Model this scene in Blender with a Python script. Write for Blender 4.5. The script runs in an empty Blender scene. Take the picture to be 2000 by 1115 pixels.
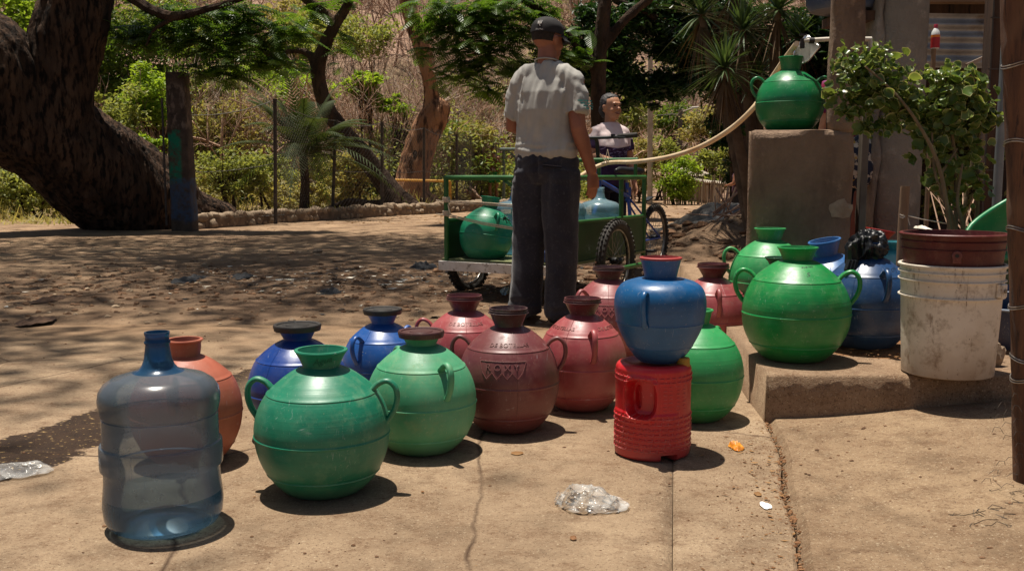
import bpy, math, random
import numpy as np
from mathutils import Vector, Matrix, Euler, noise

R = math.radians
random.seed(11)
rng = np.random.default_rng(11)
SC = bpy.context.scene
COL = SC.collection

# ------------------------------------------------------------------ camera, sky, sun, exposure
HC = 0.85                       # eye height of the photographer
FPX = 1900.0                    # focal length in pixels of the 2000 px wide photograph
PITCH = math.atan(217.5 / FPX)
CAM = Vector((0, 0, HC))
FWD = Vector((0, math.cos(PITCH), -math.sin(PITCH)))
UP = Vector((0, math.sin(PITCH), math.cos(PITCH)))
cd = bpy.data.cameras.new('camera')
cam = bpy.data.objects.new('camera', cd)
COL.objects.link(cam)
cam.location = CAM
cam.rotation_euler = (R(90) - PITCH, 0, 0)
cd.sensor_width = 36.0
cd.lens = 36.0 * FPX / 2000.0
cd.clip_start = 0.05
cd.clip_end = 1500
SC.camera = cam

SUN = Vector((-0.115, 0.125, 1.0)).normalized()      # towards the sun: almost overhead, a little behind and left
elev = math.asin(SUN.z)
azim = math.atan2(SUN.x, SUN.y)
world = bpy.data.worlds.new('World')
SC.world = world
world.use_nodes = True
wn = world.node_tree
wn.nodes.clear()
sky = wn.nodes.new('ShaderNodeTexSky')
sky.sky_type = 'NISHITA'
sky.sun_disc = False
sky.sun_elevation = elev
sky.sun_rotation = azim
sky.dust_density = 2.5
sky.air_density = 1.0
bg = wn.nodes.new('ShaderNodeBackground')
bg.inputs['Strength'].default_value = 0.044
wo = wn.nodes.new('ShaderNodeOutputWorld')
wn.links.new(sky.outputs[0], bg.inputs[0])
wn.links.new(bg.outputs[0], wo.inputs[0])
ld = bpy.data.lights.new('sun', 'SUN')
ld.energy = 5.0
ld.angle = R(0.53)
ld.color = (1.0, 0.93, 0.82)
sun = bpy.data.objects.new('sun', ld)
COL.objects.link(sun)
sun.rotation_euler = (-SUN).to_track_quat('-Z', 'Y').to_euler()
sun.location = (0, 0, 30)
SC.view_settings.view_transform = 'Standard'
SC.view_settings.look = 'None'
SC.view_settings.gamma = 1
SC.view_settings.use_curve_mapping = False
SC.view_settings.exposure = 0.42
SC.render.engine = 'CYCLES'
SC.cycles.max_bounces = 8
SC.cycles.transmission_bounces = 8
SC.cycles.transparent_max_bounces = 12
SC.cycles.use_denoising = True

# ------------------------------------------------------------------ measuring helpers
def ray(px, py):
    return FWD + Vector((1, 0, 0)) * ((px - 1000) / FPX) + UP * ((557.5 - py) / FPX)
def P(px, py, Y):
    r = ray(px, py)
    return CAM + r * (Y / r.y)
def G(px, py, z=0.0):
    r = ray(px, py)
    return CAM + r * ((z - HC) / r.z)
def scale_at(p):
    return FPX / (Vector(p) - CAM).dot(FWD)

# ------------------------------------------------------------------ mesh helpers
class MB:
    def __init__(s):
        s.v = []; s.f = []
    def add(s, vs, fs):
        o = len(s.v)
        s.v += [tuple(v) for v in vs]
        s.f += [tuple(i + o for i in f) for f in fs]
        return s
    def box(s, c, size, rot=None):
        hx, hy, hz = size[0] / 2, size[1] / 2, size[2] / 2
        vs = [Vector((x, y, z)) for x in (-hx, hx) for y in (-hy, hy) for z in (-hz, hz)]
        if rot is not None:
            vs = [rot @ v for v in vs]
        c = Vector(c)
        return s.add([v + c for v in vs], [(0, 1, 3, 2), (4, 6, 7, 5), (0, 4, 5, 1), (2, 3, 7, 6), (0, 2, 6, 4), (1, 5, 7, 3)])
    def bar(s, a, b, w, h, up=(0, 0, 1)):
        a = Vector(a); b = Vector(b); d = b - a
        if d.length < 1e-6: return s
        y = d.normalized(); x = y.cross(Vector(up))
        if x.length < 1e-4: x = y.cross(Vector((1, 0, 0)))
        x.normalize(); z = x.cross(y)
        m = Matrix((x, y, z)).transposed()
        return s.box((a + b) / 2, (w, d.length, h), m)
    def tube(s, pts, rad, n=8, side=None, cap=True, rnd=0.0):
        pts = [Vector(p) for p in pts]
        m = len(pts)
        if not isinstance(rad, (list, tuple)): rad = [rad] * m
        rad = [(r, r) if not isinstance(r, (list, tuple)) else r for r in rad]
        if rnd:          # rounded ends
            t0 = (pts[0] - pts[1]).normalized(); t1 = (pts[-1] - pts[-2]).normalized()
            a0 = min(rad[0]) * rnd; a1 = min(rad[-1]) * rnd
            q0 = [(pts[0] + t0 * a0 * math.sin(k), (rad[0][0] * math.cos(k), rad[0][1] * math.cos(k))) for k in (1.35, 0.95, 0.5)]
            q1 = [(pts[-1] + t1 * a1 * math.sin(k), (rad[-1][0] * math.cos(k), rad[-1][1] * math.cos(k))) for k in (0.5, 0.95, 1.35)]
            pts = [q[0] for q in q0] + pts + [q[0] for q in q1]
            rad = [q[1] for q in q0] + rad + [q[1] for q in q1]
            m = len(pts)
        vs = []
        prev = None
        for i, p in enumerate(pts):
            t = pts[min(i + 1, m - 1)] - pts[max(i - 1, 0)]
            if t.length < 1e-9: t = Vector((0, 0, 1))
            t.normalize()
            ref = Vector(side) if side is not None else prev
            if ref is None:
                ref = Vector((1, 0, 0)) if abs(t.x) < 0.8 else Vector((0, 1, 0))
            x = ref - t * ref.dot(t)
            if x.length < 1e-6: x = t.orthogonal()
            x.normalize(); prev = x
            y = t.cross(x)
            a, b = rad[i]
            for k in range(n):
                w = 2 * math.pi * k / n
                vs.append(p + x * (a * math.cos(w)) + y * (b * math.sin(w)))
        fs = []
        for i in range(m - 1):
            for k in range(n):
                k2 = (k + 1) % n
                fs.append((i * n + k, i * n + k2, (i + 1) * n + k2, (i + 1) * n + k))
        if cap:
            fs.append(tuple(range(n - 1, -1, -1)))
            fs.append(tuple(range((m - 1) * n, m * n)))
        return s.add(vs, fs)
    def lathe(s, prof, n=48, c=(0, 0, 0), closed=False, capb=True, capt=False):
        c = Vector(c)
        vs = []
        for r, z in prof:
            for k in range(n):
                w = 2 * math.pi * k / n
                vs.append(c + Vector((r * math.cos(w), r * math.sin(w), z)))
        m = len(prof)
        fs = []
        for i in range(m - 1 + (1 if closed else 0)):
            j = (i + 1) % m
            for k in range(n):
                k2 = (k + 1) % n
                fs.append((i * n + k, i * n + k2, j * n + k2, j * n + k))
        if capb and not closed: fs.append(tuple(range(n - 1, -1, -1)))
        if capt and not closed: fs.append(tuple(range((m - 1) * n, m * n)))
        return s.add(vs, fs)
    def ball(s, c, r, n=12, m=8, rot=None):
        if not isinstance(r, (list, tuple)): r = (r, r, r)
        c = Vector(c); vs = []; fs = []
        for i in range(m + 1):
            th = math.pi * i / m
            st = max(math.sin(th), 0.02)
            for k in range(n):
                w = 2 * math.pi * k / n
                v = Vector((r[0] * st * math.cos(w), r[1] * st * math.sin(w), r[2] * math.cos(th)))
                if rot is not None: v = rot @ v
                vs.append(c + v)
        for i in range(m):
            for k in range(n):
                k2 = (k + 1) % n
                fs.append((i * n + k, (i + 1) * n + k, (i + 1) * n + k2, i * n + k2))
        fs.append(tuple(range(n))); fs.append(tuple(range((m + 1) * n - 1, m * n - 1, -1)))
        return s.add(vs, fs)
    def torus(s, c, ax, R0, r0, n=48, m=10):
        c = Vector(c); ax = Vector(ax).normalized()
        x = ax.orthogonal().normalized(); y = ax.cross(x)
        vs = []; fs = []
        for i in range(n):
            w = 2 * math.pi * i / n
            d = x * math.cos(w) + y * math.sin(w)
            for k in range(m):
                u = 2 * math.pi * k / m
                vs.append(c + d * (R0 + r0 * math.cos(u)) + ax * (r0 * math.sin(u)))
        for i in range(n):
            for k in range(m):
                i2 = (i + 1) % n; k2 = (k + 1) % m
                fs.append((i * m + k, i * m + k2, i2 * m + k2, i2 * m + k))
        return s.add(vs, fs)
    def build(s, name, mat, parent=None, smooth=40, world=True, loc=None, bevel=0, rotz=0):
        me = bpy.data.meshes.new(name)
        vs = s.v
        if parent is not None and world:
            inv = wm(parent).inverted()
            vs = [inv @ Vector(v) for v in vs]
        elif loc is not None:
            L = Vector(loc); vs = [Vector(v) - L for v in vs]
        me.from_pydata([tuple(v) for v in vs], [], s.f)
        return finish(name, me, mat, parent, smooth, loc, bevel)

def wm(o):
    m = Matrix.LocRotScale(o.location, o.rotation_euler, o.scale)
    return wm(o.parent) @ m if o.parent else m

def finish(name, me, mat, parent=None, smooth=40, loc=None, bevel=0):
    me.validate()
    if smooth:
        me.polygons.foreach_set('use_smooth', [True] * len(me.polygons))
        me.set_sharp_from_angle(angle=R(smooth))
    if mat is not None: me.materials.append(mat)
    o = bpy.data.objects.new(name, me)
    COL.objects.link(o)
    if parent is not None: o.parent = parent
    if loc is not None: o.location = loc
    if bevel:
        b = o.modifiers.new('bevel', 'BEVEL'); b.width = bevel; b.segments = 2; b.limit_method = 'ANGLE'; b.angle_limit = R(35)
    return o

def np_mesh(name, V, Fq, mat, parent=None, smooth=False, loc=None, attr=None):
    """V (n,3) array, Fq (m,k) array of faces with k corners"""
    V = np.asarray(V, np.float32)
    if parent is not None:
        inv = np.array(wm(parent).inverted())
        V = V @ inv[:3, :3].T.astype(np.float32) + inv[:3, 3].astype(np.float32)
    elif loc is not None:
        V = V - np.array(loc, np.float32)
    Fq = np.asarray(Fq, np.int32)
    me = bpy.data.meshes.new(name)
    m, k = Fq.shape
    me.vertices.add(len(V)); me.vertices.foreach_set('co', V.ravel())
    me.loops.add(m * k); me.loops.foreach_set('vertex_index', Fq.ravel())
    me.polygons.add(m)
    me.polygons.foreach_set('loop_start', np.arange(0, m * k, k, dtype=np.int32))
    me.polygons.foreach_set('loop_total', np.full(m, k, np.int32))
    me.polygons.foreach_set('use_smooth', np.full(m, bool(smooth)))
    me.update(calc_edges=True)
    if attr is not None:
        for an, av in attr.items():
            a = me.attributes.new(an, 'FLOAT', 'POINT'); a.data.foreach_set('value', np.asarray(av, np.float32))
    if mat is not None: me.materials.append(mat)
    o = bpy.data.objects.new(name, me); COL.objects.link(o)
    if parent is not None: o.parent = parent
    if loc is not None: o.location = loc
    return o

def tag(o, label, cat, group=None, kind=None):
    if label: o['label'] = label
    if cat: o['category'] = cat
    if group: o['group'] = group
    if kind: o['kind'] = kind
    return o
def struct(o, label=None):
    o['kind'] = 'structure'
    if label: o['label'] = label
    return o
def thing(name, label, cat, loc=(0, 0, 0), rotz=0.0, group=None):
    o = bpy.data.objects.new(name, None)
    o.empty_display_size = 0.05
    COL.objects.link(o)
    o.location = loc; o.rotation_euler = (0, 0, rotz)
    return tag(o, label, cat, group)

def remesh(mb, voxel, smooth_it=2, disp=None):
    """union of closed shapes -> one continuous surface (mesh datablock)"""
    me = bpy.data.meshes.new('tmp'); me.from_pydata([tuple(v) for v in mb.v], [], mb.f)
    o = bpy.data.objects.new('tmp', me); COL.objects.link(o)
    r = o.modifiers.new('r', 'REMESH'); r.mode = 'VOXEL'; r.voxel_size = voxel; r.adaptivity = 0
    if smooth_it:
        k = o.modifiers.new('s', 'SMOOTH'); k.factor = 0.5; k.iterations = smooth_it
    dg = bpy.context.evaluated_depsgraph_get()
    out = bpy.data.meshes.new_from_object(o.evaluated_get(dg))
    bpy.data.objects.remove(o); bpy.data.meshes.remove(me)
    if disp:
        n = len(out.vertices)
        co = np.empty(n * 3, np.float32); out.vertices.foreach_get('co', co); co = co.reshape(-1, 3)
        no = np.empty(n * 3, np.float32); out.vertices.foreach_get('normal', no); no = no.reshape(-1, 3)
        d = np.array([disp(Vector(c), Vector(q)) for c, q in zip(co, no)], np.float32)
        co = co + no * d[:, None]
        out.vertices.foreach_set('co', co.ravel()); out.update()
    return out

def cr(pts, k=6):
    """Catmull-Rom through points (tuples of floats of any length)"""
    a = [np.array(p, float) for p in pts]
    a = [2 * a[0] - a[1]] + a + [2 * a[-1] - a[-2]]
    out = []
    for i in range(1, len(a) - 2):
        for j in range(k):
            t = j / k
            out.append(0.5 * ((2 * a[i]) + (-a[i - 1] + a[i + 1]) * t + (2 * a[i - 1] - 5 * a[i] + 4 * a[i + 1] - a[i + 2]) * t * t + (-a[i - 1] + 3 * a[i] - 3 * a[i + 1] + a[i + 2]) * t ** 3))
    out.append(a[-2])
    return out

# ------------------------------------------------------------------ materials
_m = {}
def new_mat(name):
    m = bpy.data.materials.new(name); m.use_nodes = True
    nt = m.node_tree; nt.nodes.clear()
    out = nt.nodes.new('ShaderNodeOutputMaterial')
    return m, nt, out
def N(nt, typ, **kw):
    n = nt.nodes.new(typ)
    for k, v in kw.items():
        if hasattr(n, k): setattr(n, k, v)
        else: n.inputs[k.replace('_', ' ')].default_value = v
    return n
def coords(nt, scale=(1, 1, 1), space='Object', rot=(0, 0, 0)):
    tc = N(nt, 'ShaderNodeTexCoord'); mp = N(nt, 'ShaderNodeMapping')
    mp.inputs['Scale'].default_value = scale; mp.inputs['Rotation'].default_value = rot
    nt.links.new(tc.outputs[space], mp.inputs[0])
    return mp.outputs[0]
def noise_fac(nt, vec, scale, detail=4, rough=0.55, lo=0.35, hi=0.65, dist=0.0):
    n = N(nt, 'ShaderNodeTexNoise'); n.inputs['Scale'].default_value = scale; n.inputs['Detail'].default_value = detail
    n.inputs['Roughness'].default_value = rough; n.inputs['Distortion'].default_value = dist
    nt.links.new(vec, n.inputs['Vector'])
    mr = N(nt, 'ShaderNodeMapRange'); mr.inputs[1].default_value = lo; mr.inputs[2].default_value = hi
    nt.links.new(n.outputs[0], mr.inputs[0])
    return mr.outputs[0]
def mixc(nt, fac, a, b, mode='MIX'):
    m = N(nt, 'ShaderNodeMix'); m.data_type = 'RGBA'; m.blend_type = mode
    def put(i, v):
        if isinstance(v, (tuple, list)): m.inputs[i].default_value = (*v[:3], 1)
        else: nt.links.new(v, m.inputs[i])
    if isinstance(fac, (int, float)): m.inputs[0].default_value = fac
    else: nt.links.new(fac, m.inputs[0])
    put(6, a); put(7, b)
    return m.outputs[2]
def mathn(nt, op, a, b=None, clamp=False):
    m = N(nt, 'ShaderNodeMath'); m.operation = op; m.use_clamp = clamp
    for i, v in enumerate((a, b)):
        if v is None: continue
        if isinstance(v, (int, float)): m.inputs[i].default_value = v
        else: nt.links.new(v, m.inputs[i])
    return m.outputs[0]
def bump(nt, h, strength=0.3, dist=0.01, normal=None):
    b = N(nt, 'ShaderNodeBump'); b.inputs['Strength'].default_value = strength; b.inputs['Distance'].default_value = dist
    nt.links.new(h, b.inputs['Height'])
    if normal is not None: nt.links.new(normal, b.inputs['Normal'])
    return b.outputs[0]
def lin(c):      # sRGB 0..255 -> linear
    return tuple(((x / 255) / 12.92 if x / 255 <= 0.04045 else ((x / 255 + 0.055) / 1.055) ** 2.4) for x in c)

def mat(name, c1, c2=None, scale=8, rough=0.6, metal=0.0, bmp=0.0, bscale=None, stretch=(1, 1, 1), spec=0.5,
        c3=None, s3=30, lo3=0.55, hi3=0.75, detail=5, bdist=0.01, sheen=0.0, lo=0.35, hi=0.65):
    if name in _m: return _m[name]
    m, nt, out = new_mat(name)
    b = N(nt, 'ShaderNodeBsdfPrincipled')
    vec = coords(nt, stretch)
    col = None
    if c2 is not None:
        f = noise_fac(nt, vec, scale, detail, lo=lo, hi=hi)
        col = mixc(nt, f, c1, c2)
        if c3 is not None:
            col = mixc(nt, noise_fac(nt, vec, s3, 6, lo=lo3, hi=hi3), col, c3)
        nt.links.new(col, b.inputs['Base Color'])
    else:
        b.inputs['Base Color'].default_value = (*c1, 1)
    b.inputs['Roughness'].default_value = rough
    b.inputs['Metallic'].default_value = metal
    b.inputs['Specular IOR Level'].default_value = spec
    if sheen: b.inputs['Sheen Weight'].default_value = sheen
    if bmp:
        h = noise_fac(nt, vec, bscale or scale * 3, 6, 0.6, 0.2, 0.8)
        nt.links.new(bump(nt, h, bmp, bdist), b.inputs['Normal'])
    nt.links.new(b.outputs[0], out.inputs[0])
    _m[name] = m
    return m

def plastic(name, c, dust=(0.45, 0.40, 0.30), dustf=0.35, rough=0.38, fade=None, rings=0.15):
    """worn coloured plastic: faint lathe rings, scuffs, dust"""
    if name in _m: return _m[name]
    m, nt, out = new_mat(name)
    b = N(nt, 'ShaderNodeBsdfPrincipled')
    vec0 = coords(nt)
    oi = N(nt, 'ShaderNodeObjectInfo'); vm = N(nt, 'ShaderNodeVectorMath'); vm.operation = 'ADD'
    nt.links.new(vec0, vm.inputs[0]); nt.links.new(mathn(nt, 'MULTIPLY', oi.outputs['Random'], 9.0), vm.inputs[1])
    vec = vm.outputs[0]
    base = mixc(nt, noise_fac(nt, vec, 7, 6, .7, lo=0.3, hi=0.7), tuple(x * .92 for x in c), tuple(min(1, x * 0.60) for x in c))
    if fade is not None:     # sun-bleached, chalky
        base = mixc(nt, noise_fac(nt, coords(nt, (1, 1, 0.6)), 5, 5, lo=0.38, hi=0.72), base, fade)
    vr = coords(nt, (0.6, 0.6, 26))
    rf = noise_fac(nt, vr, 4, 3, lo=0.3, hi=0.7)
    base = mixc(nt, mathn(nt, 'MULTIPLY', rf, 0.10), base, tuple(min(1, x * 1.5 + 0.02) for x in c))
    # scratches
    vs1 = coords(nt, (3, 40, 8), rot=(0.5, 0.3, 0.9)); s1 = noise_fac(nt, vs1, 6, 3, lo=0.66, hi=0.70)
    vs2 = coords(nt, (45, 4, 6), rot=(0.2, 0.9, 0.4)); s2 = noise_fac(nt, vs2, 6, 3, lo=0.66, hi=0.70)
    sc = mathn(nt, 'MAXIMUM', s1, s2)
    patch = noise_fac(nt, vec, 9, 3, lo=0.45, hi=0.6)
    sc = mathn(nt, 'MULTIPLY', mathn(nt, 'MULTIPLY', sc, patch), 0.45)
    col = mixc(nt, sc, base, tuple(min(1, x * 0.5 + 0.32) for x in c))
    d1 = noise_fac(nt, vec, 22, 8, 0.7, lo=0.48, hi=0.75)
    d2 = noise_fac(nt, vec, 4, 3, lo=0.35, hi=0.65)
    d = mathn(nt, 'MULTIPLY', mathn(nt, 'MULTIPLY', d1, d2), dustf * 0.8)
    col = mixc(nt, d, col, dust)
    # speckles
    sp = noise_fac(nt, vec, 160, 2, lo=0.70, hi=0.74)
    col = mixc(nt, mathn(nt, 'MULTIPLY', sp, 0.5), col, dust)
    sz = N(nt, 'ShaderNodeSeparateXYZ'); nt.links.new(vec0, sz.inputs[0])
    lowd = N(nt, 'ShaderNodeMapRange'); lowd.inputs[1].default_value = .10; lowd.inputs[2].default_value = .0
    nt.links.new(mathn(nt, 'ADD', sz.outputs[2], mathn(nt, 'MULTIPLY', noise_fac(nt, vec, 11, 6, .7, 0, 1), .09)), lowd.inputs[0])
    col = mixc(nt, mathn(nt, 'MULTIPLY', lowd.outputs[0], min(.75, dustf * 1.8)), col, tuple(x * .62 for x in dust))
    nt.links.new(col, b.inputs['Base Color'])
    rr = mathn(nt, 'ADD', mathn(nt, 'MULTIPLY', d1, 0.22), rough)
    nt.links.new(rr, b.inputs['Roughness'])
    b.inputs['Specular IOR Level'].default_value = 0.6
    b.inputs['Subsurface Weight'].default_value = 0.0
    h = mathn(nt, 'ADD', mathn(nt, 'MULTIPLY', rf, rings * 0.45), mathn(nt, 'MULTIPLY', noise_fac(nt, vec, 40, 4, lo=0.3, hi=0.7), 0.06))
    nt.links.new(bump(nt, h, 0.25, 0.006), b.inputs['Normal'])
    nt.links.new(b.outputs[0], out.inputs[0])
    _m[name] = m
    return m

def leafmat(name, c1, c2, trans=0.35, gloss=0.35, cream=None, scale=3.0, tint=None):
    """two-sided leaf: diffuse + light coming through"""
    if name in _m: return _m[name]
    m, nt, out = new_mat(name)
    vec = coords(nt)
    geo = N(nt, 'ShaderNodeNewGeometry')
    f = noise_fac(nt, vec, scale, 3, lo=0.35, hi=0.65)
    col = mixc(nt, f, c1, c2)
    f2 = mathn(nt, 'MULTIPLY', geo.outputs['Random Per Island'], 0.55)
    col = mixc(nt, f2, col, tint if tint else tuple(x * 1.6 for x in c2))
    if cream is not None:
        at = N(nt, 'ShaderNodeAttribute'); at.attribute_name = 'rim'
        mr = N(nt, 'ShaderNodeMapRange'); mr.inputs[1].default_value = 0.66; mr.inputs[2].default_value = 0.9
        nt.links.new(at.outputs['Fac'], mr.inputs[0])
        col = mixc(nt, mr.outputs[0], col, cream)
    pr = N(nt, 'ShaderNodeBsdfPrincipled'); pr.inputs['Roughness'].default_value = gloss
    pr.inputs['Specular IOR Level'].default_value = 0.35
    nt.links.new(col, pr.inputs['Base Color'])
    tr = N(nt, 'ShaderNodeBsdfTranslucent')
    tcol = mixc(nt, 0.5, col, (0.55, 0.5, 0.04), 'MULTIPLY')
    tcol = mixc(nt, 1.0, tcol, (2.2, 2.2, 1.6), 'MULTIPLY')
    nt.links.new(tcol, tr.inputs[0])
    mx = N(nt, 'ShaderNodeMixShader'); mx.inputs[0].default_value = trans
    nt.links.new(pr.outputs[0], mx.inputs[1]); nt.links.new(tr.outputs[0], mx.inputs[2])
    nt.links.new(mx.outputs[0], out.inputs[0])
    _m[name] = m
    return m

# ------------------------------------------------------------------ ground
def sstep(x, a, b):
    t = max(0.0, min(1.0, (x - a) / (b - a))); return t * t * (3 - 2 * t)
def fbm(x, y, z=0.0, o=4, s=1.0):
    v = 0; a = 1; t = 0
    for i in range(o):
        v += a * noise.noise(Vector((x * s, y * s, z + i * 7.3))); t += a; a *= 0.5; s *= 2.03
    return v / t
def hgt(x, y):
    z = -0.07 + 0.075 * sstep(y, 4.9, 6.1)
    if x < -4.5: z = max(z, -0.07 + 0.07 * sstep(-x, 4.5, 6.5))
    if y > 5:
        k = sstep(y, 5, 7)
        z += k * (0.03 * fbm(x, y, 1, 4, 0.5) + 0.018 * fbm(x, y, 5, 3, 3.5))
        # churned, littered strip of earth
        z += 0.05 * math.exp(-((y - 7.6) / 1.3) ** 2) * (0.5 + fbm(x, y, 9, 4, 4.0)) * sstep(-x, -1.2, 0.5)
    # earth bank on the right behind the cart
    u = (x - 2.55) / 1.35; v = (y - 10.2) / 1.7
    e = math.exp(-(u * u + v * v))
    z += e * (0.36 + 0.34 * fbm(x, y, 3, 4, 1.5))
    u = (x - 2.0) / 0.40; v = (y - 8.7) / 0.35
    z -= 0.12 * math.exp(-(u * u + v * v))
    # garden under the shelter
    z += 0.12 * sstep(x, 1.3, 2.0) * sstep(y, 3.6, 4.4) * (1 - sstep(y, 6.5, 8.5))
    # hillside
    y0 = 40 + 3 * fbm(x, 0, 2, 2, 0.05)
    if y > y0:
        t = y - y0
        z += 0.50 * t * sstep(t, 0, 14) + 2.2 * fbm(x, y, 4, 4, 0.05) * sstep(t, 0, 30)
    return z

ys = [-40, -20, -8, -3, 0, 1.5, 2.5, 3.3]
y = 3.9
while y < 170:
    ys.append(y); y += max(0.05, 0.0105 * y)
us = np.linspace(-1, 1, 260)
us = np.sign(us) * np.abs(us) ** 1.25
V = []; nc = len(us)
for yy in ys:
    wdt = (abs(yy) + 5) * 1.15
    for u in us:
        x = u * wdt + (2 if yy > 20 else 0)
        V.append((x, yy, hgt(x, yy)))
idx = np.arange(len(ys) * nc).reshape(len(ys), nc)
Fq = np.stack([idx[:-1, :-1].ravel(), idx[:-1, 1:].ravel(), idx[1:, 1:].ravel(), idx[1:, :-1].ravel()], 1)

def ground_mat():
    m, nt, out = new_mat('earth')
    b = N(nt, 'ShaderNodeBsdfPrincipled')
    vec = coords(nt)
    far = noise_fac(nt, vec, 0.35, 5, lo=0.4, hi=0.6)
    c = mixc(nt, far, lin((156, 128, 101)), lin((180, 150, 119)))
    c = mixc(nt, noise_fac(nt, vec, 2.2, 8, 0.65, lo=0.42, hi=0.68), c, lin((112, 88, 68)))
    # darker damp strip with refuse: about 6.2 to 10 m away
    sep = N(nt, 'ShaderNodeSeparateXYZ'); nt.links.new(vec, sep.inputs[0])
    yw = mathn(nt, 'ADD', sep.outputs[1], mathn(nt, 'MULTIPLY', noise_fac(nt, vec, 0.9, 4, lo=0.2, hi=0.8), 1.8))
    mr1 = N(nt, 'ShaderNodeMapRange'); mr1.interpolation_type = 'SMOOTHSTEP'; mr1.inputs[1].default_value = 6.4; mr1.inputs[2].default_value = 7.3; nt.links.new(yw, mr1.inputs[0])
    mr2 = N(nt, 'ShaderNodeMapRange'); mr2.interpolation_type = 'SMOOTHSTEP'; mr2.inputs[1].default_value = 9.0; mr2.inputs[2].default_value = 12.5; mr2.inputs[3].default_value = 1; mr2.inputs[4].default_value = 0; nt.links.new(yw, mr2.inputs[0])
    xr = N(nt, 'ShaderNodeMapRange'); xr.interpolation_type = 'SMOOTHSTEP'; xr.inputs[1].default_value = -5.5; xr.inputs[2].default_value = -2.2; nt.links.new(sep.outputs[0], xr.inputs[0])
    strip = mathn(nt, 'MULTIPLY', mathn(nt, 'MULTIPLY', mr1.outputs[0], mr2.outputs[0]), xr.outputs[0])
    dk = mixc(nt, noise_fac(nt, vec, 5, 8, 0.7, lo=0.4, hi=0.62), lin((88, 68, 54)), lin((128, 102, 80)))
    c = mixc(nt, mathn(nt, 'MULTIPLY', strip, 0.65), c, dk)
    c = mixc(nt, mathn(nt, 'MULTIPLY', noise_fac(nt, vec, 38, 5, 0.7, lo=0.6, hi=0.72), 0.8), c, lin((66, 48, 36)))
    c = mixc(nt, mathn(nt, 'MULTIPLY', noise_fac(nt, vec, 55, 3, 0.6, lo=0.68, hi=0.76), 0.7), c, lin((205, 185, 150)))
    # hillside: dry, pinkish leaf litter
    hz = N(nt, 'ShaderNodeMapRange'); hz.inputs[1].default_value = 30; hz.inputs[2].default_value = 42; nt.links.new(sep.outputs[1], hz.inputs[0])
    hc = mixc(nt, noise_fac(nt, vec, 0.35, 8, 0.7, lo=0.35, hi=0.65), lin((128, 102, 86)), lin((184, 152, 130)))
    hc = mixc(nt, mathn(nt, 'MULTIPLY', noise_fac(nt, vec, 0.12, 5, 0.6, lo=0.48, hi=0.6), 0.6), hc, lin((104, 96, 66)))
    hc = mixc(nt, noise_fac(nt, coords(nt, (1, 1, 0.4)), 2.5, 6, 0.7, lo=0.5, hi=0.7), hc, lin((86, 62, 48)))
    c = mixc(nt, hz.outputs[0], c, hc)
    nt.links.new(c, b.inputs['Base Color'])
    b.inputs['Roughness'].default_value = 0.9; b.inputs['Specular IOR Level'].default_value = 0.2
    h = mathn(nt, 'ADD', noise_fac(nt, vec, 9, 9, 0.7, 0.2, 0.8), mathn(nt, 'MULTIPLY', noise_fac(nt, vec, 60, 4, 0.7, 0.3, 0.8), 0.5))
    nt.links.new(bump(nt, h, 0.9, 0.03), b.inputs['Normal'])
    nt.links.new(b.outputs[0], out.inputs[0])
    return m
M_EARTH = ground_mat()
struct(np_mesh('ground', V, Fq, M_EARTH, smooth=True), 'bare trodden earth rising into a dry hillside')

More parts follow.
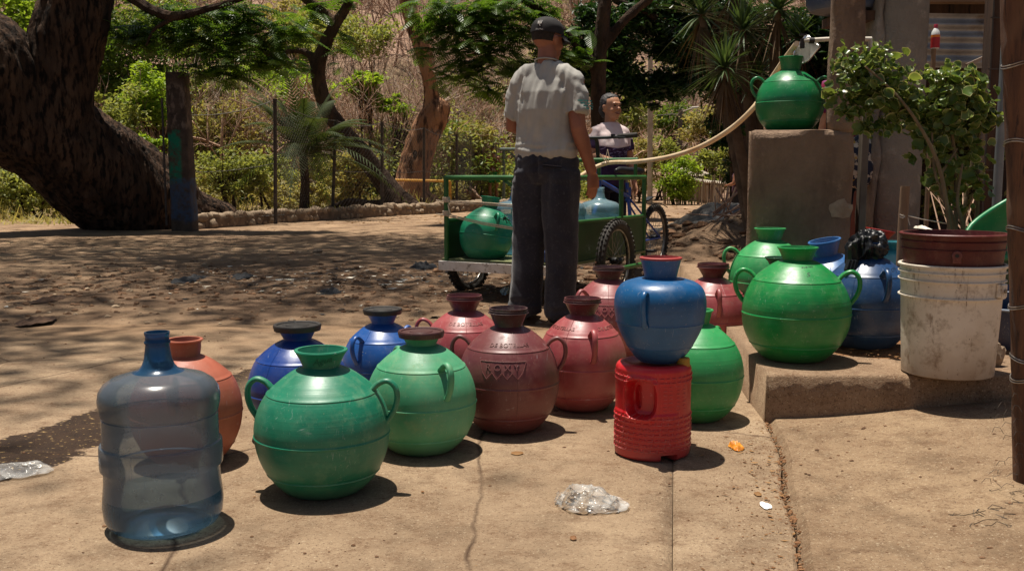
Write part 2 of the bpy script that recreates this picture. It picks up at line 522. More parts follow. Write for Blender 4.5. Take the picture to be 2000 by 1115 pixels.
def concrete_mat(name, c1, c2, wet=False, crack=True):
    m, nt, out = new_mat(name)
    b = N(nt, 'ShaderNodeBsdfPrincipled')
    vec = coords(nt)
    c = mixc(nt, noise_fac(nt, vec, 1.3, 6, 0.6, lo=0.35, hi=0.65), c1, c2)
    c = mixc(nt, mathn(nt, 'MULTIPLY', noise_fac(nt, vec, 6, 8, 0.7, lo=0.48, hi=0.68), 0.7), c, tuple(x * 0.66 for x in c1))
    st = coords(nt, (1.0, 1.15, 1), rot=(0, 0, 0.25))
    c = mixc(nt, mathn(nt, 'MULTIPLY', noise_fac(nt, st, 9, 12, 0.85, lo=0.49, hi=0.63), 0.72), c, lin((116, 86, 62)))
    c = mixc(nt, mathn(nt, 'MULTIPLY', noise_fac(nt, st, 60, 8, 0.85, lo=0.54, hi=0.64), 0.75), c, lin((90, 64, 46)))
    c = mixc(nt, mathn(nt, 'MULTIPLY', noise_fac(nt, vec, 150, 4, 0.8, lo=0.58, hi=0.63), 0.85), c, lin((70, 46, 32)))
    c = mixc(nt, mathn(nt, 'MULTIPLY', noise_fac(nt, vec, 110, 4, 0.8, lo=0.59, hi=0.65), 0.5), c, lin((232, 212, 180)))
    hfine = mathn(nt, 'ADD', noise_fac(nt, vec, 45, 8, 0.8, 0.25, 0.8), mathn(nt, 'MULTIPLY', noise_fac(nt, vec, 190, 4, 0.8, 0.3, 0.75), 0.5))
    h = mathn(nt, 'ADD', mathn(nt, 'MULTIPLY', noise_fac(nt, vec, 5, 6, 0.6, 0.2, 0.8), 1.4), hfine)
    if crack:
        dn = N(nt, 'ShaderNodeTexNoise'); dn.inputs['Scale'].default_value = 2.2; dn.inputs['Detail'].default_value = 6
        nt.links.new(vec, dn.inputs['Vector'])
        dv = mixc(nt, 0.12, vec, dn.outputs['Color'], 'ADD')
        vo = N(nt, 'ShaderNodeTexVoronoi'); vo.feature = 'DISTANCE_TO_EDGE'; vo.inputs['Scale'].default_value = 0.85
        vo.inputs['Randomness'].default_value = 1.0
        nt.links.new(dv, vo.inputs['Vector'])
        ck = N(nt, 'ShaderNodeMapRange'); ck.inputs[1].default_value = 0.0; ck.inputs[2].default_value = 0.0058; ck.inputs[3].default_value = 1; ck.inputs[4].default_value = 0
        nt.links.new(vo.outputs['Distance'], ck.inputs[0])
        ckf = mathn(nt, 'MULTIPLY', ck.outputs[0], noise_fac(nt, vec, 1.1, 3, lo=0.38, hi=0.52))
        c = mixc(nt, mathn(nt, 'MULTIPLY', ckf, 0.92), c, lin((74, 52, 38)))
        h = mathn(nt, 'SUBTRACT', h, mathn(nt, 'MULTIPLY', ckf, 2.0))
    rough = 0.85
    if crack:
        sy = N(nt, 'ShaderNodeSeparateXYZ'); nt.links.new(vec, sy.inputs[0])
        ef = N(nt, 'ShaderNodeMapRange'); ef.interpolation_type = 'SMOOTHSTEP'; ef.inputs[1].default_value = 4.9; ef.inputs[2].default_value = 6.3
        nt.links.new(mathn(nt, 'ADD', sy.outputs[1], mathn(nt, 'MULTIPLY', noise_fac(nt, vec, 1.4, 7, .7, 0, 1), 1.3)), ef.inputs[0])
        ec = mixc(nt, noise_fac(nt, vec, 2.2, 8, 0.65, lo=0.42, hi=0.68), lin((158, 128, 98)), lin((122, 97, 74)))
        ec = mixc(nt, mathn(nt, 'MULTIPLY', noise_fac(nt, vec, 34, 5, 0.7, lo=0.58, hi=0.70), 0.8), ec, lin((70, 52, 38)))
        c = mixc(nt, ef.outputs[0], c, ec)
    if wet:
        a = G(-60, 915); e = G(500, 742)
        d = (e - a); nrm = Vector((-d.y, d.x, 0)).normalized()
        sep = N(nt, 'ShaderNodeVectorMath'); sep.operation = 'DOT_PRODUCT'; nt.links.new(vec, sep.inputs[0]); sep.inputs[1].default_value = nrm
        dist = mathn(nt, 'SUBTRACT', sep.outputs['Value'], a.dot(nrm))
        dist = mathn(nt, 'ADD', dist, mathn(nt, 'MULTIPLY', mathn(nt, 'SUBTRACT', noise_fac(nt, vec, 2.6, 8, 0.7, 0.0, 1.0), 0.5), 0.42))
        ad = mathn(nt, 'ABSOLUTE', dist)
        s2 = N(nt, 'ShaderNodeSeparateXYZ'); nt.links.new(vec, s2.inputs[0])
        wd = N(nt, 'ShaderNodeMapRange'); wd.inputs[1].default_value = -1.0; wd.inputs[2].default_value = -2.4; wd.inputs[3].default_value = 0.14; wd.inputs[4].default_value = 0.34
        nt.links.new(s2.outputs[0], wd.inputs[0])
        q = mathn(nt, 'SUBTRACT', wd.outputs[0], ad)
        w = N(nt, 'ShaderNodeMapRange'); w.inputs[1].default_value = 0.0; w.inputs[2].default_value = 0.012; nt.links.new(q, w.inputs[0])
        xl = N(nt, 'ShaderNodeMapRange'); xl.inputs[1].default_value = -0.95; xl.inputs[2].default_value = -1.15; nt.links.new(s2.outputs[0], xl.inputs[0])
        wf = mathn(nt, 'MULTIPLY', w.outputs[0], xl.outputs[0])
        wc = mixc(nt, noise_fac(nt, vec, 12, 8, 0.75, lo=0.35, hi=0.65), lin((48, 34, 24)), lin((74, 54, 38)))
        wc = mixc(nt, noise_fac(nt, coords(nt, (1, 1.7, 1)), 46, 4, 0.6, lo=0.63, hi=0.65), wc, lin((215, 180, 120)))
        c = mixc(nt, wf, c, wc)
        rr = N(nt, 'ShaderNodeMapRange'); rr.inputs[3].default_value = 0.85; rr.inputs[4].default_value = 0.55; nt.links.new(wf, rr.inputs[0])
        nt.links.new(rr.outputs[0], b.inputs['Roughness'])
    else:
        b.inputs['Roughness'].default_value = rough
    nt.links.new(c, b.inputs['Base Color'])
    b.inputs['Specular IOR Level'].default_value = 0.25
    nt.links.new(bump(nt, h, 0.8, 0.008), b.inputs['Normal'])
    nt.links.new(b.outputs[0], out.inputs[0])
    return m
C1 = lin((150, 125, 99)); C2 = lin((184, 158, 128))
M_SLAB = concrete_mat('concrete_slab', C1, C2, wet=True)
M_SLAB2 = concrete_mat('concrete_slab_clean', lin((156, 131, 104)), lin((188, 162, 132)), crack=True)
M_SLAB3 = concrete_mat('concrete_slab_dusty', lin((140, 114, 88)), lin((174, 147, 116)), crack=False)

def slab(name, left, right, y0, y1, z0, mt, nx, ny, zf=None, label=None):
    """sheet between two edge curves x=left(y), x=right(y), with real thickness at its edges"""
    V = []; 
    for j in range(ny + 1):
        yy = y0 + (y1 - y0) * (j / ny)
        a = left(yy); b_ = right(yy)
        for i in range(nx + 1):
            x = a + (b_ - a) * i / nx
            z = z0 + 0.004 * fbm(x, yy, 2, 3, 1.3) + (zf(x, yy) if zf else 0)
            e = min(i, nx - i) / nx * abs(b_ - a)
            if i in (0, nx): z -= 0.006
            V.append((x, yy, z))
    n = len(V); W = nx + 1
    F = []
    for j in range(ny):
        for i in range(nx):
            F.append((j * W + i, j * W + i + 1, (j + 1) * W + i + 1, (j + 1) * W + i))
    # skirts
    V += [(v[0], v[1], v[2] - 0.08) for v in V]
    bd = [(i, i + 1) for i in range(nx)] + [((j) * W + nx, (j + 1) * W + nx) for j in range(ny)] + \
         [(ny * W + i + 1, ny * W + i) for i in range(nx)] + [((j + 1) * W, j * W) for j in range(ny)]
    for a, b_ in bd: F.append((a, a + n, b_ + n, b_))
    return struct(np_mesh(name, V, F, mt, smooth=False), label)
def smooth_far(x, y): return -0.055 * sstep(y, 5.1, 6.3)
jx = lambda y: 0.335 + (0.485 - 0.335) * (y - 1.95) / 0.9          # expansion joint
cA = G(1505, 833); cB = G(1566, 1115)
def crackx(y): return cA.x + (cB.x - cA.x) * (y - cA.y) / (cB.y - cA.y) + 0.008 * math.sin(y * 9) + 0.02 * fbm(y * 2, 3, 1, 3)
def crx2(y): return min(crackx(y), 1.6) if y < 3.4 else 1.15 + 0.12 * (y - 3.4)
s_ = slab('pavement', lambda y: -5.5 + 0.2 * fbm(y, 0, 3), lambda y: jx(min(y, 4.0)) - 0.0008, 0.2, 6.4, 0.0, M_SLAB, 150, 160, smooth_far, 'cracked concrete slab crossed by a damp gutter stain')
slab('pavement', lambda y: jx(min(y, 4.0)) + 0.0008, crx2, 0.2, 6.4, 0.001, M_SLAB2, 30, 160, smooth_far, 'smoother narrow concrete slab right of the joint')
for p_ in s_.data.polygons: p_.use_smooth = True
# dirt packed beside the crack and the raised right slab
def rz(x, y): return 0.012 + 0.075 * sstep(x, 0.85, 1.9) - 0.02 * (1 - sstep(x - crackx(y), 0.0, 0.03))
slab('pavement', lambda y: crackx(min(y, 3.33)) + 0.006, lambda y: 6.0, 0.2, 3.36, 0.0, M_SLAB3, 200, 110, rz, 'dusty concrete slab right of the long crack')

# ledge: raised concrete step with worn edges
def ledge():
    top = 0.166
    fr = []
    for i in range(60):
        t = i / 59
        x = 0.875 + t * 2.6
        y = 3.285 - 0.03 * t + 0.012 * fbm(x * 3, 1, 5, 3)
        fr.append((x, y))
    V = []; F = []
    rows = []
    # profile from the foot of the riser over the worn nose to the back
    for (x, y) in fr:
        w = 0.008 + 0.016 * max(0, fbm(x, 2, 8, 3, 5.0)) * 2
        rz_ = rz(x, y)
        col = [(y - 0.012, rz_ - 0.05), (y - 0.004 + 0.006 * fbm(x, .2, 1, 3, 12), 0.05), (y - 0.003 + 0.007 * fbm(x, .4, 1, 3, 12), 0.09), (y - 0.001 + 0.006 * fbm(x, .7, 1, 3, 12), top - w * 1.2), (y + w * 0.5, top - w * 0.35), (y + w * 1.5, top)]
        for k in range(1, 14): col.append((y + w * 1.5 + k * 0.33, top + 0.004 * fbm(x, k * .33, 2, 3, 3)))
        rows.append([(x + (0.10 if c[0] > 3.4 else 0) * max(0, (c[0] - 3.4)), c[0], c[1]) for c in col])
    nk = len(rows[0])
    for r in rows: V += r
    for i in range(len(rows) - 1):
        for k in range(nk - 1):
            F.append((i * nk + k, (i + 1) * nk + k, (i + 1) * nk + k + 1, i * nk + k + 1))
    # left side face
    base = len(V)
    for k in range(nk): V.append((V[k][0] - 0.006, V[k][1], -0.08))
    for k in range(nk - 1): F.append((k, k + 1, base + k + 1, base + k))
    o = np_mesh('concrete_step', V, F, M_STEP, smooth=True)
    struct(o, 'raised rough concrete step the pots and bucket stand on')
M_STEP = concrete_mat('step_concrete', lin((152, 124, 98)), lin((174, 146, 118)), crack=False)
ledge()
# soil lying on the step
Vs = []; W = 70
for j in range(50):
    for i in range(W):
        x = 1.0 + 2.4 * i / (W - 1); yy = 3.42 + 2.6 * j / 49
        e = sstep(x, 1.02, 1.25) * sstep(yy, 3.44, 3.8)
        Vs.append((x + 0.1 * (yy - 3.4), yy, 0.150 + 0.034 * e + 0.03 * fbm(x, yy, 6, 4, 4) * (0.4 + e)))
ii = np.arange(50 * W).reshape(50, W)
M_SOIL = mat('soil', lin((120, 84, 58)), lin((150, 112, 80)), 9, 0.95, bmp=0.9, bscale=30, c3=lin((70, 46, 32)), s3=30, bdist=0.02, spec=0.15)
struct(np_mesh('soil', Vs, np.stack([ii[:-1, :-1].ravel(), ii[:-1, 1:].ravel(), ii[1:, 1:].ravel(), ii[1:, :-1].ravel()], 1), M_SOIL, smooth=True), 'loose reddish soil lying on the concrete step')

# ------------------------------------------------------------------ litter, pebbles
def scatter(name, n, area, smin, smax, mt, zf, label, flat=0.6, shape='rock', seed=0):
    rg = np.random.default_rng(seed)
    V = []; F = []
    for k in range(n):
        x, yy = area(rg)
        s = smin + (smax - smin) * rg.random() ** 3
        z = zf(x, yy)
        th = rg.random() * 6.28
        if shape == 'rock':
            base = len(V)
            m = 6
            pts = []
            for q, (rr, hh) in enumerate(((0.9, -0.1), (1.0, 0.35), (0.55, 0.85))):
                for i in range(m):
                    w = th + 6.283 * i / m; r_ = s * rr * (0.7 + 0.5 * rg.random())
                    V.append((x + r_ * math.cos(w), yy + r_ * math.sin(w) * 0.8, z + s * flat * hh * (0.8 + 0.4 * rg.random())))
            V.append((x, yy, z + s * flat))
            for q in range(2):
                for i in range(m):
                    i2 = (i + 1) % m
                    F.append((base + q * m + i, base + q * m + i2, base + (q + 1) * m + i2)); F.append((base + q * m + i, base + (q + 1) * m + i2, base + (q + 1) * m + i))
            for i in range(m): F.append((base + 2 * m + i, base + 2 * m + (i + 1) % m, base + 3 * m))
        else:   # curled leaf or scrap
            base = len(V)
            a = s * (0.6 + 0.8 * rg.random()); bb = s * 0.38 * (0.6 + 0.8 * rg.random())
            c_, s_2 = math.cos(th), math.sin(th)
            for (u, v, w) in ((-1, 0, .3), (0, -1, .05), (1, 0, .35), (0, 1, .1 + .3 * rg.random()), (0, 0, .0)):
                V.append((x + (u * a * c_ - v * bb * s_2), yy + (u * a * s_2 + v * bb * c_), z + 0.002 + w * s * 0.5))
            F += [(base + 4, base, base + 1), (base + 4, base + 1, base + 2), (base + 4, base + 2, base + 3), (base + 4, base + 3, base)]
    return tag(np_mesh(name, V, F, mt), label, 'litter' if shape != 'rock' else 'stones', kind='stuff')
M_PEB = mat('pebble', lin((138, 116, 92)), lin((180, 158, 130)), 20, 0.9, bmp=0.3)
M_CRUMB = mat('crumb', lin((92, 66, 46)), lin((130, 96, 68)), 20, 0.95, bmp=0.3)
M_LITTER = leafmat('dry_leaf', lin((120, 82, 46)), lin((168, 128, 78)), 0.1, 0.7, tint=lin((90, 58, 34)))
M_PALE = mat('pale_scrap', lin((200, 190, 170)), lin((235, 228, 215)), 12, 0.6)
M_DARKR = mat('dark_rubbish', lin((22, 20, 20)), lin((44, 38, 36)), 12, 0.55)
scatter('pebbles', 1100, lambda g: (g.uniform(-7, 2.2), 5.6 + 6.5 * g.random() ** 1.1), 0.004, 0.030, M_PEB, hgt, 'pebbles and clods scattered over the bare earth', seed=1)
scatter('soil_crumbs', 3000, lambda g: (g.uniform(-4.0, 1.4), g.normal(7.2, 1.0)), 0.004, 0.026, M_CRUMB, hgt, 'dark crumbs of churned earth', seed=2)
scatter('leaf_litter', 2200, lambda g: (g.uniform(-9, 4), 5.8 + 14 * g.random() ** 1.1), 0.010, 0.038, M_LITTER, hgt, 'dry brown leaves scattered over the ground', shape='leaf', seed=3)
scatter('paper_scraps', 300, lambda g: (g.normal(-1.2, 0.9), g.normal(7.5, 0.55)), 0.008, 0.05, M_PALE, hgt, 'small pale scraps of paper and plastic trodden into the earth', shape='leaf', seed=4)
scatter('dark_scraps', 260, lambda g: (g.normal(-1.1, 1.2), g.normal(7.6, 0.7)), 0.01, 0.065, M_DARKR, hgt, 'black scraps of refuse on the dark earth', shape='leaf', seed=5)
scatter('grit', 900, lambda g: (g.uniform(-2.6, 0.7), g.uniform(1.9, 5.2)), 0.0012, 0.007, M_CRUMB, lambda x, y: 0.0, 'grit and specks of dirt on the concrete', seed=6)
scatter('grit', 300, lambda g: ((lambda y: (crackx(y) + g.uniform(0.05, 1.3), y))(g.uniform(1.6, 3.2))), 0.0015, 0.007, M_CRUMB, lambda x, y: rz(x, y), 'grit and specks of dirt on the right slab', seed=7)
scatter('grit', 900, lambda g: ((lambda y: (crackx(y) + g.normal(-0.012, 0.02), y))(g.uniform(1.7, 3.28))), 0.002, 0.009, M_SOIL, lambda x, y: -0.004, 'loose soil packed along the crack', seed=8)
scatter('soil_crumbs', 500, lambda g: (g.uniform(1.15, 2.4), g.uniform(3.5, 4.3)), 0.001, 0.006, M_SOIL, lambda x, y: 0.180, 'crumbs of soil and dry bits on the step', seed=9)
scatter('leaf_litter', 160, lambda g: (g.uniform(1.15, 2.4), g.uniform(3.45, 4.3)), 0.008, 0.02, M_LITTER, lambda x, y: 0.186, 'dry leaves on the soil of the step', shape='leaf', seed=10)
scatter('pebbles', 500, lambda g: (g.normal(2.7, 1.2), g.normal(9.7, 1.3)), 0.015, 0.10, M_CRUMB, hgt, 'lumps of earth on the bank', seed=12)
scatter('hill_litter', 5200, lambda g: (g.uniform(-15, 12), g.uniform(16.5, 34)), 0.03, 0.12, M_LITTER, hgt, 'carpet of dry leaves under the bushes', shape='leaf', seed=11)
def rock(px, py, wpx, hpx, mt, label, name='stone', cat='stone', seed=0, z=None):
    g = G(px, py) if z is None else G(px, py, z); g.z = hgt(g.x, g.y) if z is None else z
    s = wpx / scale_at(g) / 2; h = hpx / scale_at(g)
    mb = MB(); mb.ball((0, 0, h * 0.4), (s, s * 0.8, h * 0.62), 14, 9)
    mb.v = [tuple(Vector(v) * (1 + 0.35 * noise.noise(Vector(v) / s * 1.3 + Vector((seed, 0, 0))))) for v in mb.v]
    o = mb.build(name, mt, loc=(0, 0, 0), smooth=30); o.location = g
    return tag(o, label, cat)
M_ROCK = mat('rock', lin((126, 106, 86)), lin((164, 142, 116)), 6, 0.9, bmp=0.5, bscale=18, c3=lin((88, 70, 54)), s3=14)
rock(1178 * 0 + 310, 532, 22, 9, M_ROCK, 'pale grey stone lying alone on the dappled earth left', seed=1)
rock(620, 494, 20, 7, M_ROCK, 'small pale stone on bare earth left of the cart', seed=2)
rock(1436, 446, 60, 22, M_ROCK, 'pale flat stone beside the foot of the concrete block', seed=3)
rock(1408, 470, 90, 30, M_ROCK, 'broad grey stone embedded in the earth bank', seed=4)
rock(1462, 775, 46, 30, M_SOIL, 'rough clod of earth at the corner of the step', name='clod', cat='clod', seed=5)
rock(1938, 712, 44, 48, M_ROCK, 'grey stone on the step behind the white bucket', seed=6, z=0.17)
rock(1490, 800, 20, 16, M_SOIL, 'small brown clod just under the step corner', name='clod', cat='clod', seed=8)

scatter('leaf_bits', 130, lambda g: (g.uniform(-1.8, 0.8), g.uniform(1.9, 5.0)), 0.003, 0.011, M_LITTER, lambda x, y: 0.001, 'bits of dry leaf and straw on the concrete', shape='leaf', seed=21)
scatter('leaf_bits', 240, lambda g: ((lambda y: (crackx(y) - abs(g.normal(0, 0.09)), y))(g.uniform(1.7, 3.3))), 0.003, 0.012, M_LITTER, lambda x, y: 0.001, 'bits of straw gathered beside the crack', shape='leaf', seed=22)
scatter('grit', 700, lambda g: ((lambda y: (crackx(y) - abs(g.normal(0, 0.10)), y))(g.uniform(1.7, 3.3))), 0.0010, 0.0035, M_SOIL, lambda x, y: 0.001, 'sandy dirt gathered beside the crack', seed=23)
def rag(px, py, wpx, hpx, mt, label, name, cat, seed=0, z=0.0, hh=0.35, n=22):
    """crumpled flat sheet"""
    g = G(px, py, z); s = scale_at(g); a = wpx / s / 2
    depth = hpx / s / ((HC - z) / (g - CAM).length) / 2
    V = []; F = []
    for j in range(n):
        for i in range(n):
            u = (i / (n - 1) - .5) * 2; v = (j / (n - 1) - .5) * 2
            uu = u * math.sqrt(1 - v * v / 2); vv = v * math.sqrt(1 - u * u / 2)
            rr = 1 + 0.3 * noise.noise(Vector((uu * 1.5, vv * 1.5, seed)))
            e = 1 - max(abs(u), abs(v)) ** 2
            zz = 0.003 + abs(noise.noise(Vector((uu * 2.2, vv * 2.2, seed + 5)))) * a * hh * (0.3 + e) + e * a * hh * 0.4 + 0.10 * a * hh * noise.noise(Vector((uu * 9, vv * 9, seed)))
            V.append((uu * a * rr, vv * depth * rr, zz))
    for j in range(n - 1):
        for i in range(n - 1): F.append((j * n + i, j * n + i + 1, (j + 1) * n + i + 1, (j + 1) * n + i))
    mb = MB(); mb.add(V, F)
    o = mb.build(name, mt, smooth=35); o.location = (g.x, g.y, z if z else max(hgt(g.x, g.y), 0.0) if g.y > 5.6 else 0.0)
    return tag(o, label, cat)
M_CLOTHB = mat('black_cloth', lin((16, 17, 20)), lin((34, 34, 38)), 10, 0.8)
rag(372, 554, 54, 16, M_CLOTHB, 'black rag lying flat left of the refuse', 'rag', 'rag', 1)
rag(825, 528, 52, 9, M_CLOTHB, 'long twisted black rag near the cart', 'rag', 'rag', 2, hh=0.5)
rag(470, 548, 46, 9, M_CLOTHB, 'small dark scrap of cloth in the middle of the refuse', 'rag', 'rag', 3)
rag(640, 578, 46, 12, M_CLOTHB, 'dark crumpled rag right behind the lidded blue pot', 'rag', 'rag', 4)
rag(70, 628, 60, 16, mat('dung', lin((56, 38, 26)), lin((84, 60, 42)), 20, 0.95, bmp=.6), 'lower left flat brown patch of dry dung', 'dung', 'dung', 5, hh=0.3)
rag(98, 592, 50, 12, mat('dung', None), 'brown flat lump of dung above the other one', 'dung', 'dung', 6, hh=0.3)
M_BLUEF = mat('pale_blue_film', lin((120, 170, 190)), lin((160, 200, 215)), 5, 0.3)
rag(990, 575, 26, 16, M_BLUEF, 'pale blue plastic scrap beside the cart wheel', 'plastic_scrap', 'scrap', 7, hh=0.9)
rag(1358, 530, 20, 7, M_BLUEF, 'pale blue scrap on the earth bank behind the red pots', 'plastic_scrap', 'scrap', 8, hh=0.3)
rag(1495, 989, 20, 14, mat('paper', lin((225, 222, 215)), lin((240, 238, 232)), 5, 0.7), 'torn white paper scrap near the crack', 'paper_scrap', 'paper', 9, hh=0.25, n=8)
rag(1438, 874, 30, 14, mat('orange_peel', lin((190, 110, 20)), lin((225, 150, 40)), 30, 0.5, c3=lin((120, 50, 20)), s3=12), 'orange fruit peel on the slab right of the red canister', 'fruit_peel', 'peel', 10, hh=0.7)
rag(1480, 966, 14, 8, M_LITTER, 'small dark dry leaf near the white paper scrap', 'dry_leaf', 'leaf', 11, hh=0.4, n=8)
rag(1010, 886, 24, 7, M_LITTER, 'dry leaf on the slab in front of the dark red pot', 'dry_leaf', 'leaf', 12, hh=0.2, n=8)
rag(1120, 1052, 14, 9, M_SOIL, 'small brown crumb in front of the clear plastic bag', 'crumb', 'crumb', 13, hh=0.5, n=8)

# clear crumpled film
def film_mat():
    m, nt, out = new_mat('clear_film')
    vec = coords(nt)
    g = N(nt, 'ShaderNodeBsdfGlossy'); g.inputs['Roughness'].default_value = 0.16; g.inputs['Color'].default_value = (1, 1, 1, 1)
    t = N(nt, 'ShaderNodeBsdfTransparent'); t.inputs[0].default_value = (0.97, 0.97, 0.96, 1)
    d = N(nt, 'ShaderNodeBsdfDiffuse'); d.inputs[0].default_value = (0.86, 0.85, 0.82, 1)
    h = noise_fac(nt, vec, 26, 3, 0.5, 0.2, 0.8)
    bn = bump(nt, h, 0.5, 0.01)
    nt.links.new(bn, g.inputs['Normal'])
    m1 = N(nt, 'ShaderNodeMixShader')
    nt.links.new(mathn(nt, 'ADD', mathn(nt, 'MULTIPLY', noise_fac(nt, vec, 14, 4, lo=0.4, hi=0.7), 0.30), 0.05), m1.inputs[0])
    nt.links.new(t.outputs[0], m1.inputs[1]); nt.links.new(d.outputs[0], m1.inputs[2])
    lw = N(nt, 'ShaderNodeLayerWeight'); lw.inputs[0].default_value = 0.18; nt.links.new(bn, lw.inputs['Normal'])
    m2 = N(nt, 'ShaderNodeMixShader'); nt.links.new(lw.outputs['Fresnel'], m2.inputs[0])
    nt.links.new(m1.outputs[0], m2.inputs[1]); nt.links.new(g.outputs[0], m2.inputs[2])
    nt.links.new(m2.outputs[0], out.inputs[0])
    return m
M_FILM = film_mat()
def bag(px, py, wpx, hm, label, seed, dep, rot=0.0):
    g = G(px, py); s = scale_at(g); a = wpx / s / 2
    mb = MB(); V = []; n_ = 54
    for lay in (0, 1):
        base = len(V)
        for j in range(n_):
            for i in range(n_):
                u = (i / (n_ - 1) - .5) * 2; v = (j / (n_ - 1) - .5) * 2
                uu = u * math.sqrt(1 - v * v / 2); vv = v * math.sqrt(1 - u * u / 2)
                q = Vector((uu * 1.5 + seed, vv * 1.5, lay * .35))
                rr = 1.12 + .26 * noise.noise(q * .9) + .10 * noise.noise(q * 3)
                e = max(0, 1 - (uu * uu + vv * vv)) ** .5
                f1 = (.46 - abs(noise.noise(q * 1.1 + Vector((0, 0, 4))))) * 1.35; f2 = (.30 - abs(noise.noise(Vector((q.x * 2.6 + q.y * 1.6, q.y * 1.4 - q.x * .6, 3 + lay))))) * .55
                z = .003 + max(0, hm * (.25 + e * .8) * (f1 + .5 * f2) * (1.35 if lay else .65)) + .0015 * lay
                p = Vector((uu * a * rr * (1 + .12 * lay * noise.noise(q * 2)), vv * dep * rr, z)); V.append(p)
        for j in range(n_ - 1):
            for i in range(n_ - 1):
                k = base + j * n_ + i; mb.f.append((k, k + 1, k + n_ + 1, k + n_))
    for v in ():
        v = Vector(v); q = v * 1.6 + Vector((seed, seed * 2, 0))
        w = 1 + 0.30 * noise.noise(q) + 0.42 * (0.35 - abs(noise.noise(q * 1.3))) + 0.16 * (0.3 - abs(noise.noise(q * 3.1 + Vector((2, 0, 0)))))
        p = Vector((v.x * a * w, v.y * dep * w, (v.z * hm * w * (1 - 0.5 * max(0, v.x)))))
        p.z = max(p.z + hm * 0.55, 0.002 + 0.002 * abs(noise.noise(q * 3)))
        V.append(p)
    mb.v = [tuple(Matrix.Rotation(rot, 3, 'Z') @ v) for v in V]
    o = mb.build('plastic_bag', M_FILM, smooth=70); o.location = (g.x, g.y, 0.001)
    return tag(o, label, 'plastic bag')
bag(1150, 985, 138, 0.042, 'crumpled clear plastic bag lying alone in the middle foreground', 3, 0.072, -0.15)
bag(16, 925, 140, 0.022, 'flattened clear plastic film on the damp gutter at far left', 8, 0.07, 0.35)

# ------------------------------------------------------------------ vegetation generators
def leaf_cloud(centers, length, width, rg, fold=0.25, up=0.25, jitter=0.3):
    """diamond leaves, each two folded triangles; returns V, F(quads)"""
    n = len(centers)
    C = np.asarray(centers, float)
    d = rg.normal(size=(n, 3)); d[:, 2] *= 0.6; d[:, 2] -= 0.25; d /= np.linalg.norm(d, axis=1)[:, None]
    nr = rg.normal(size=(n, 3)); nr[:, 2] = np.abs(nr[:, 2]) + up * 4; nr -= d * (nr * d).sum(1)[:, None]; nr /= np.linalg.norm(nr, axis=1)[:, None]
    s = np.cross(d, nr)
    L = length * (1 + jitter * rg.uniform(-1, 1, n))[:, None]; Wd = width * (1 + jitter * rg.uniform(-1, 1, n))[:, None]
    a = C - d * L / 2; b = C + s * Wd / 2 + nr * Wd * fold; c = C + d * L / 2; e = C - s * Wd / 2 + nr * Wd * fold
    V = np.stack([a, b, c, e], 1).reshape(-1, 3)
    F = np.arange(4 * n).reshape(n, 4)
    return V, F
def clumpy(center, rad, nclump, nleaf, rg, cr_=0.28, shell=0.5):
    """positions gathered in clumps inside an ellipsoid: uneven outline with gaps"""
    c = np.array(center, float); rad = np.array(rad, float)
    u = rg.normal(size=(nclump, 3)); u /= np.linalg.norm(u, axis=1)[:, None]
    rr = shell + (1.05 - shell) * rg.random(nclump) ** 0.7
    cc = c + u * rad * rr[:, None]
    k = rg.integers(0, nclump, nleaf)
    sz = (0.6 + 0.8 * rg.random(nclump))
    off = rg.normal(size=(nleaf, 3)) * (rad.mean() * cr_) * sz[k][:, None]; off[:, 2] *= 0.6
    return cc[k] + off
def branches(mb, p0, dirv, L, r, depth, rg, spread=0.6, n=5, kids=3, up=0.15):
    pts = [Vector(p0)]; d = Vector(dirv).normalized()
    m = 4
    for i in range(m):
        d = (d + Vector(rg.normal(size=3)) * 0.22 + Vector((0, 0, up * 0.3))).normalized()
        pts.append(pts[-1] + d * L / m)
    mb.tube(pts, [r * (1 - 0.5 * i / m) for i in range(m + 1)], n, cap=False)
    if depth > 0:
        for k in range(kids):
            t = rg.uniform(0.4, 1.0); q = pts[max(1, int(t * m))]
            nd = (d + Vector(rg.normal(size=3)) * spread + Vector((0, 0, up))).normalized()
            branches(mb, q, nd, L * rg.uniform(0.55, 0.8), r * 0.5, depth - 1, rg, spread, max(3, n - 1), kids, up)
M_BARKD = mat('dark_bark', lin((52, 40, 32)), lin((84, 66, 52)), 4, 0.95, bmp=1.0, bscale=16, stretch=(1, 1, 0.35), c3=lin((34, 25, 20)), s3=12, bdist=0.05, spec=0.2)
M_TWIG = mat('dry_twig', lin((148, 118, 100)), lin((198, 164, 140)), 1.5, 0.9, spec=0.2)
M_TWIG2 = mat('grey_twig', lin((150, 132, 116)), lin((190, 172, 154)), 2, 0.9, spec=0.2)
LEAF_DK = leafmat('leaf_dark', (0.012, 0.035, 0.008), (0.025, 0.06, 0.014), 0.25, 0.4, scale=0.8)
LEAF_MID = leafmat('leaf_mid', (0.055, 0.095, 0.014), (0.10, 0.145, 0.022), 0.35, 0.45, scale=0.6)
LEAF_OLV = leafmat('leaf_olive', (0.15, 0.19, 0.05), (0.25, 0.28, 0.08), 0.4, 0.55, scale=0.6, tint=(0.38, 0.36, 0.13))
LEAF_BRT = leafmat('leaf_bright', (0.16, 0.24, 0.022), (0.26, 0.35, 0.035), 0.5, 0.4, scale=0.6, tint=(0.24, 0.34, 0.06))
LEAF_YEL = leafmat('leaf_yellowish', (0.20, 0.20, 0.065), (0.30, 0.27, 0.10), 0.4, 0.6, scale=0.6, tint=(0.42, 0.33, 0.16))

